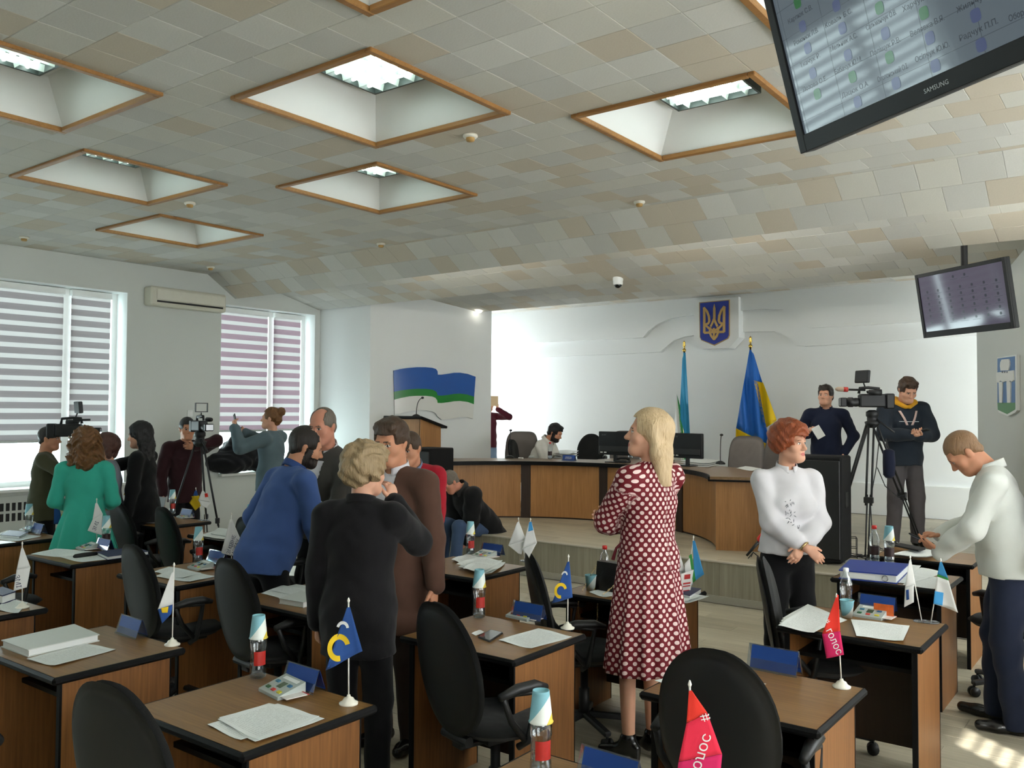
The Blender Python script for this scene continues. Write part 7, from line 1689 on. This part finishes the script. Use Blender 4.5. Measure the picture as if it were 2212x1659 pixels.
for k in (1, -1):
    q = SDF(); a = f.ft[k]; d = f.fdir[k]/np.linalg.norm(f.fdir[k]); dn = np.array([0, 0, -1.0]); q.cone(a+dn*0.02, a+dn*0.075+d*0.03, 0.044, 0.036, 0.03); q.cone(a+dn*0.07, a+dn*0.105+d*0.16, 0.034, 0.024, 0.03); q.cone(a-d*0.04+dn*0.06, a-d*0.045+dn*0.135, 0.028, 0.020, 0.02); q.cut((0, 0, a[2]-0.134), (0, 0, -1.0)); f.cloth(r, 'ankle_boot', q, m_shoe, 0.008)
# --- red-haired woman in white blouse
f = Fig('f', 1.02, hy=32, hp=2, neck=1.25); f.arm(1, (-0.01, 0.25, 0.06), (1, -0.5, -0.4), (-0.75, 0.35, -0.6), (0.2, -1, 0), 0.35); f.arm(-1, (0.00, 0.22, 0.07), (-1, -0.5, -0.4), (0.65, 0.3, -0.7), (-0.2, -1, 0), 0.35)
r = place(f, 1705, 914, 5.55, -136, 'red-haired woman in white blouse and black trousers, hands clasped')
f.body(r, SK1, hairmat('brow_red', (96, 54, 34), (120, 76, 50)), m_lip, hh=0.005); f.hair(r, H_red, 'puffy', (0.006, 55, 1.1))
m_blou = C('blouse_white', (206, 204, 208), 0.85, 0.04, 300, 0.15); bl = f.top(r, m_blou, 'blouse', 0.024, 0.10, 1.7, puff=0.012, bust=0.95, noise=(0.0055, 22, 0.2), hemw=0.165); f.collar(r, m_blou, 0.062, 0.045, 0.25)
f.trousers(r, MATS['trousers_black'], 0.018); f.shoes(r, m_shoe)
U = lambda x, y, z: f.pel+f.T@np.array([x, y, z])
for k in (1, -1):
    e, w = f.arms[k]; m = MB(); m.smooth = True; m.cyl(e+(w-e)*0.60, e+(w-e)*0.76, 0.060, 0.056, 16); m.build('cuff', m_blou, r)
m = MB(); m.smooth = True; m.sheet(lambda a, t: U(0.150*math.sin(2*Pi*a), 0.006+0.134*math.cos(2*Pi*a), 0.135+0.04*t), 40, 2, 0.005); m.build('belt', m_leath, r)
e, w = f.arms[1]; m = MB(); m.smooth = True; a1_, b1_, d1_ = frame(e-w); m.tube([w+(e-w)*0.06+0.034*(a1_*math.cos(t)+b1_*math.sin(t)) for t in np.linspace(0, 2*Pi, 17)[:-1]], 0.006, 6, True); m.build('bracelet', m_gold, r)
rn = random.Random(2); m = MB()
for k in range(26):
    x, z = 0.015+rn.uniform(0, 0.075), 0.19+rn.uniform(0, 0.16); a = rn.uniform(0, Pi); L = rn.uniform(0.006, 0.016)
    yb = f.probe(bl, x, z)+0.004; p0 = np.array([x-L*math.cos(a), yb, z-L*math.sin(a)]); p1 = np.array([x+L*math.cos(a), yb, z+L*math.sin(a)])
    n_ = np.array([-math.sin(a), 0, math.cos(a)])*0.0028; m.add([U(*p0), U(*((p0+p1)/2+n_)), U(*p1), U(*((p0+p1)/2-n_))], [(0, 1, 2, 3)])
m.build('embroidery', plain('embroidery_grey', (96, 98, 104), 0.7), r)
# --- man in white shirt at right
f = Fig('m', 1.10, lean=10, hy=12, hp=48, headf=0.03, hipy=-0.03, feet={1: (0.12, 0.05, 0), -1: (-0.10, -0.06, 0)}); f.arm(-1, (-0.10, 0.34, 0.10), (-1, -0.7, -0.5), (0.25, 1, 0.35), (0.3, -0.2, 1), 0.35); f.arm(1, (0.08, 0.34, 0.17), (1, -0.7, -0.5), (-0.4, 0.9, 0.1), (-0.3, 0, -1), 0.55)
r = place(f, 2046, 943, 5.25, 96, 'man in white shirt and navy trousers bending his head over a phone')
f.body(r, SK2, H_brown, None); f.hair(r, hairmat('hair_cropped', (112, 84, 58), (150, 116, 84)), 'crop'); f.top(r, C('shirt_white_linen', (210, 213, 208), 0.85, 0.05, 300, 0.2), 'shirt', 0.025, 0.02, 2, noise=(0.007, 20, 0.9), rs=(0.052, 0.047, 0.038)); f.collar(r, MATS['shirt_white_linen'], 0.072, 0.05, 0.45); f.trousers(r, C('trousers_navy', (34, 40, 58)), 0.02, wide=1.08, noise=(0.006, 18, 0.3)); f.shoes(r, m_shoe, 0.22)
e, w = f.arms[-1]; hd = f.hands[-1][0]; pw = r.matrix_basis
def hold(fig, root, k, size, label, name='smartphone', mat=None, off=(0, 0, 0), R_=None, along=0.09, lift=0.022):
    e, w = fig.arms[k]; hd, pn = fig.hands[k][:2]; bpy.context.view_layer.update(); Mw = root.matrix_basis
    c_ = w+hd*along+pn*lift+np.array(off); s_ = np.cross(hd, pn); Rm = np.stack([s_, hd, pn], 1) if R_ is None else R_
    o = empty(name, tuple(Mw@Vector(c_)), 0, label, 'phone' if name == 'smartphone' else name.split('_')[-1]); k_ = root.scale[0]; Rw = np.array(Mw.to_3x3())/k_
    b = MB(); b.obox((0, 0, 0), np.array(size)/2*k_, Rw@Rm, 0.002); b.build('casing', mat or m_plas, o)
    if name == 'smartphone': b = MB(); b.obox((Rw@Rm)@np.array([0, 0, size[2]/2+0.0006]), (size[0]*0.45*k_, size[1]*0.46*k_, 0.0005), Rw@Rm); b.build('glass_screen', m_phone, o)
    return o
hold(f, r, -1, (0.072, 0.15, 0.009), 'smartphone held by the man in the white shirt', lift=0.02, along=0.12)
# --- man in navy sweater on the stage
f = Fig('m', 1.05, hy=-18, hp=-3, feet={1: (0.12, 0.0, 0), -1: (-0.16, 0.10, 0)}); f.arm(1, (0.20, 0.20, 0.22), (0.7, -0.9, -0.6), (-0.2, 0.6, 0.8), (-1, 0.2, 0), 0.6); f.arm(-1, (-0.20, 0.05, 0.0), (-1, -0.6, 0), (0.3, 0.3, -1), (1, 0, 0), 0.4)
r = place(f, 1784, 832, 10.5, -162, 'man in navy sweater holding a notepad on the stage', ZS)
f.body(r, SK1, H_dark, None, hh=0.0065); f.hair(r, H_dark, 'short'); f.top(r, C('sweater_navy', (30, 36, 56)), 'sweater', 0.022, 0.0, 2); f.collar(r, MATS['sweater_navy'], 0.07, 0.04, 0.6); f.trousers(r, C('jeans_dark', (24, 27, 36))); f.shoes(r, m_shoe)
hold(f, r, 1, (0.10, 0.15, 0.006), 'white notepad in the hand of the navy sweater man', 'paper_notepad', m_blankp, off=(-0.07, 0.05, -0.03), R_=np.array([[0.85, 0.5, 0], [0, 0, -1.0], [-0.5, 0.85, 0]]))
# --- young man with phone on the stage
f = Fig('m', 0.98, hy=4, hp=30, headf=0.015, feet={1: (0.13, 0.0, 0), -1: (-0.13, 0.0, 0)}); f.arm(1, (0.05, 0.27, 0.20), (1, -0.5, -0.6), (-0.65, 0.6, 0.15), (-0.2, 0, 1), 0.55); f.arm(-1, (-0.05, 0.27, 0.19), (-1, -0.5, -0.6), (0.65, 0.6, 0.15), (0.2, 0, 1), 0.55)
r = place(f, 1966, 818, 9.35, -146, 'young man in dark hoodie with yellow hood and lanyard, looking at phone', ZS)
f.body(r, SK1, H_brown, None, hh=0.0065); f.hair(r, H_brown, 'short', quiff=0.004); hd_ = f.top(r, C('hoodie_dark', (38, 45, 54)), 'hoodie', 0.034, -0.02, 2, noise=(0.005, 20, 0.2), rs=(0.060, 0.052, 0.042)); f.trousers(r, C('trousers_grey', (84, 80, 82)), 0.02, wide=1.05); f.shoes(r, m_shoe)
q = SDF(); nb = f.nb; q.cone(nb+np.array([-0.095, 0.03, 0.015]), nb+np.array([-0.06, -0.08, 0.045]), 0.036, 0.040, 0.03); q.cone(nb+np.array([0.095, 0.03, 0.015]), nb+np.array([0.06, -0.08, 0.045]), 0.036, 0.040, 0.03); q.cone(nb+np.array([-0.05, -0.07, 0.03]), nb+np.array([0.05, -0.07, 0.03]), 0.038, None, 0.03); q.cone(nb+np.array([-0.095, 0.03, 0.015]), nb+np.array([-0.02, 0.11, -0.03]), 0.034, 0.022, 0.02); q.cone(nb+np.array([0.095, 0.03, 0.015]), nb+np.array([0.02, 0.11, -0.03]), 0.034, 0.022, 0.02)
f.cloth(r, 'hood', q, C('hood_yellow', (206, 150, 40)), 0.009)
m_lan = C('lanyard', (196, 170, 164), 0.8, 0.4, 60)
for sx in (-1, 1): m = MB(); m.smooth = True; m.sheet(lambda a, b: f.front(hd_, sx*(0.085-0.06*b)+0.012*(a-0.5)*2, 0.45-0.15*b, 0.006), 1, 8, 0.003); m.build('lanyard', m_lan, r)
m = MB(); m.smooth = True; m.sheet(lambda a, b: f.front(hd_, -0.10+0.20*a, 0.335+0.006*b, 0.004), 16, 1, 0.002); m.build('chest_stripe', m_blankp, r)
hold(f, r, 1, (0.07, 0.14, 0.009), 'smartphone held by the young man in the hoodie', off=(-0.03, 0.0, 0.01))
# --- man in black jacket sitting on the stage edge
f = Fig('m', 1.08, lean=38, hip=0.50, hipy=0.0, hy=-6, hp=42, headf=0.02, feet={1: (0.16, 0.46, 0), -1: (-0.14, 0.50, 0)}, kneepole=(0, 1, 1)); f.arm(1, (0.12, 0.36, 0.02), (1, -0.4, 0), (-0.3, 0.6, -0.7), (-1, 0, 0), 0.5); f.arm(-1, (-0.10, 0.36, 0.02), (-1, -0.4, 0), (0.3, 0.6, -0.7), (1, 0, 0), 0.5)
p = PZ(1012, 1140, 0.45); r = empty('person', (-6.52, 8.08, 0), rad(166), 'man in black jacket and jeans sitting bent on the stage edge', 'person')
f.body(r, SK3, H_grey, None, hh=0.0065); f.hair(r, H_grey, 'crop', vol=0.006); f.top(r, C('jacket_black', (20, 20, 22), 0.8), 'jacket', 0.045, -0.10, 2, noise=(0.007, 18, 0.3), rs=(0.064, 0.056, 0.046)); f.collar(r, C('hood_grey', (52, 50, 50)), 0.09, 0.06, 0.5, 'hood', 0.02); f.trousers(r, C('jeans_blue', (62, 80, 108)), 0.02); f.shoes(r, m_shoe)
# --- man in white hoodie at the head table
f = Fig('m', 1.05, lean=28, hip=0.52, hy=-4, hp=26, headf=0.02, feet={1: (0.12, 0.40, 0), -1: (-0.12, 0.40, 0)}, kneepole=(0, 1, 1)); f.arm(1, (0.06, 0.40, 0.27), (1, -0.4, -0.7), (-0.3, 0.8, 0.4), (-0.5, 0.2, 0.8), 0.5); f.arm(-1, (-0.06, 0.40, 0.27), (-1, -0.4, -0.7), (0.3, 0.8, 0.4), (0.5, 0.2, 0.8), 0.5)
t = f.hc+f.HR@np.array([0, -0.01, 0.128]); p = PD(1205, 917, 12.65); R_ = rz_(rad(-75)); g_ = p[:2]-(R_@t)[:2]
r = empty('person', (g_[0], g_[1], ZS), rad(-75), 'bearded man in white hoodie sitting behind the curved desk with a phone', 'person'); k_ = (p[2]-ZS)/t[2]; r.scale = (k_,)*3
f.body(r, SK2, H_dark, None, H_black, hh=0.0065); f.hair(r, H_black, 'short'); f.top(r, C('hoodie_white', (206, 204, 196)), 'hoodie', 0.034, -0.02, 2, noise=(0.006, 20, 0.6), rs=(0.060, 0.052, 0.042)); f.collar(r, MATS['hoodie_white'], 0.085, 0.05, 0.6, 'hood', 0.02); f.trousers(r, MATS['trousers_black2']); f.shoes(r, m_shoe)
hold(f, r, 1, (0.07, 0.14, 0.009), 'smartphone in the hands of the hoodie man at the curved desk', off=(-0.04, 0.02, 0.03))
chair(g_[0]-0.02, g_[1]+0.02, rad(-75), 'dark chair under the man in the white hoodie', 'office', ZS, 1.0)
# --- person in maroon sweater behind the slanted wall
f = Fig('m', 0.95, hp=4); f.arm(1, (0.10, 0.22, 0.60), (1, 0, -0.7), (-0.1, 0.2, 1), (-1, 0, 0), 0.6); f.arm(-1, (-0.10, 0.22, 0.60), (-1, 0, -0.7), (0.1, 0.2, 1), (1, 0, 0), 0.6)
r = place(f, 1056, 858, 15.1, -120, 'person in maroon sweater and light jeans half hidden by the slanted wall', ZS)
f.body(r, SK1, H_brown, None, hh=0.007); f.hair(r, H_brown, 'short'); f.top(r, C('sweater_maroon', (80, 28, 40)), 'sweater', 0.02, 0.0, 2, h=0.012); f.trousers(r, C('jeans_light', (120, 140, 164)), h=0.012); f.shoes(r, m_shoe)
o = MB().box((-0.10, -0.01, -0.07), (0.10, 0.01, 0.10)).build('camera_card', plain('card_tan', (206, 176, 138), 0.7), loc=PD(1064, 868, 14.8), rz=rad(-120)); tag(o, 'tan card held up by the person behind the slanted wall', 'card')
# --- woman in teal dress
f = Fig('f', 1.02, hy=10, hp=2); f.arm(1, (0.15, 0.22, 0.10), (0.55, -1, -0.3), (-0.3, 1, 0), (0, 0, -1), 0.4); f.arm(-1, (-0.15, 0.22, 0.10), (-0.55, -1, -0.3), (0.3, 1, 0), (0, 0, -1), 0.4)
r = place(f, 186, 926, 7.2, 50, 'woman in teal dress with curly auburn hair, back turned')
f.body(r, SK1, H_aub, None, hh=0.007); f.hair(r, H_aub, 'curly', (0.011, 62, 0.4)); m_teal = C('dress_teal', (58, 168, 148), 0.9, 0.08); f.top(r, m_teal, 'dress_bodice', 0.02, 0.10, 1.5, hemw=0.12); f.skirt(r, m_teal, f.waist[2]+0.0, 0.45, 0.130, 0.33, 'dress_skirt', 9, 0.022, 0.9); f.shoes(r, m_shoe)
# --- cameraman at the left window
f = Fig('m', 1.08, hy=-10, hp=4); f.arm(1, (0.12, 0.30, 0.46), (1, -0.2, -0.8), (0, 1, 0.3), (-1, 0, 0), 0.6); f.arm(-1, (-0.22, 0.06, -0.05), (-1, -0.6, 0), (0, 0.2, -1), (1, 0, 0), 0.5)
r = place(f, 107, 921, 8.6, -30, 'man in olive T-shirt filming with a shoulder camera at the left window')
f.body(r, SK2, H_dark, None, hh=0.007); f.hair(r, H_dark, 'crop'); f.top(r, C('tshirt_olive', (72, 72, 54)), 'tshirt', 0.024, -0.06, 1, h=0.012); f.trousers(r, MATS['trousers_black2'], h=0.013); f.shoes(r, m_shoe)
# --- interviewed woman behind the teal dress
f = Fig('f', 1.05, hy=0, hp=4); f.hang(1); f.arm(-1, (-0.10, 0.24, 0.12), (-1, -0.6, -0.3), (0.5, 0.8, 0.2), (0, 0, -1), 0.4)
r = place(f, 228, 938, 8.1, 150, 'interviewed woman in grey coat half hidden by the teal dress')
f.body(r, SK1, H_dark, m_lip, hh=0.007); f.hair(r, hairmat('hair_chestnut', (54, 30, 26), (92, 58, 46)), 'bob'); f.top(r, C('coat_grey', (118, 120, 130)), 'coat', 0.035, -0.14, 2, h=0.012); f.trousers(r, MATS['trousers_black'], h=0.013); f.shoes(r, m_shoe)
# --- woman with long black hair holding out a microphone
f = Fig('f', 0.98, hy=0, hp=8); f.arm(1, (0.05, 0.52, 0.34), (0.6, -0.2, -0.9), (0, 1, 0.1), (-1, 0, 0), 0.8); f.hang(-1, 0.04, 0.05)
r = place(f, 300, 912, 8.3, 128, 'woman in black with long black hair holding out a microphone')
f.body(r, SK1, H_black, m_lip, hh=0.007); f.hair(r, H_black, 'long', L=0.42, t=0.02); sb_ = f.top(r, C('sweater_black', (17, 17, 18)), 'sweater', 0.026, -0.06, 2, h=0.012); f.trousers(r, MATS['trousers_black'], h=0.013); f.shoes(r, m_shoe)
m = MB(); m.smooth = True; m.sheet(lambda a, b: f.front(sb_, -0.05+0.09*a, 0.10+0.06*b, 0.008), 2, 2, 0.003); m.build('press_badge', plain('badge_yellow', (206, 180, 60), 0.5, var=0.4, scale=14), r)
hold(f, r, 1, (0.03, 0.2, 0.03), 'hand microphone held toward the interviewed woman', 'hand_microphone', m_plas, along=0.05, lift=0.03)
# --- cameraman in maroon with the left tripod
f = Fig('m', 1.08, hy=0, hp=6, lean=4); f.arm(-1, (-0.04, 0.26, 0.50), (-1, 0.2, 0.35), (0.7, 0.5, 0.1), (0, -1, 0), 0.6); f.arm(1, (0.26, 0.10, -0.05), (1, -0.6, 0), (0.2, 0.2, -1), (-1, 0, 0), 0.4)
r = place(f, 405, 902, 9.9, -110, 'man in dark maroon jumper and black cap operating the left tripod camera')
f.body(r, SK2, H_black, None, hh=0.007); f.hair(r, H_black, 'crop', vol=0.006); f.top(r, C('jumper_maroon', (46, 24, 28)), 'jumper', 0.03, -0.06, 2, h=0.012); f.trousers(r, MATS['trousers_black2'], h=0.013); f.shoes(r, m_shoe)
# --- woman with hair bun photographing at the window
f = Fig('f', 1.02, hy=10, hp=-2); f.arm(-1, (-0.30, 0.30, 0.58), (-0.8, 0.3, -0.9), (0.1, 0.3, 1), (0.6, -0.6, 0), 0.7); f.arm(1, (0.02, 0.36, 0.52), (1, 0.1, -0.5), (-0.8, 0.4, 0.3), (0, -1, 0), 0.4)
r = place(f, 588, 880, 10.6, 112, 'woman with hair bun in grey-blue sweater raising a phone at the window')
f.body(r, SK1, H_aub, m_lip, hh=0.007); f.hair(r, H_aub, 'bun'); f.top(r, C('sweater_greyblue', (84, 100, 106)), 'sweater', 0.034, -0.04, 2, h=0.012, rs=(0.058, 0.050, 0.042)); f.trousers(r, C('jeans_teal', (60, 84, 90)), h=0.013); f.shoes(r, m_shoe)
hold(f, r, -1, (0.072, 0.15, 0.009), 'smartphone raised by the woman with the hair bun')
# --- person cut off at the right edge
f = Fig('m', 1.08, hy=0, hp=5); f.hang(1, 0.05, 0.06); f.arm(-1, (-0.20, 0.16, 0.02), (-1, -0.6, 0), (0.2, 0.8, -0.5), (0.6, -0.2, -0.6), 0.6)
r = place(f, 2290, 872, 5.0, 118, 'person in dark jeans cut off by the right edge, one hand showing')
f.body(r, SK2, H_dark, None, hh=0.007); f.hair(r, H_dark, 'short'); f.top(r, MATS['sweater_navy'], 'sweater', 0.024, -0.02, 2, h=0.012); f.trousers(r, MATS['jeans_dark'], h=0.013); f.shoes(r, m_shoe)
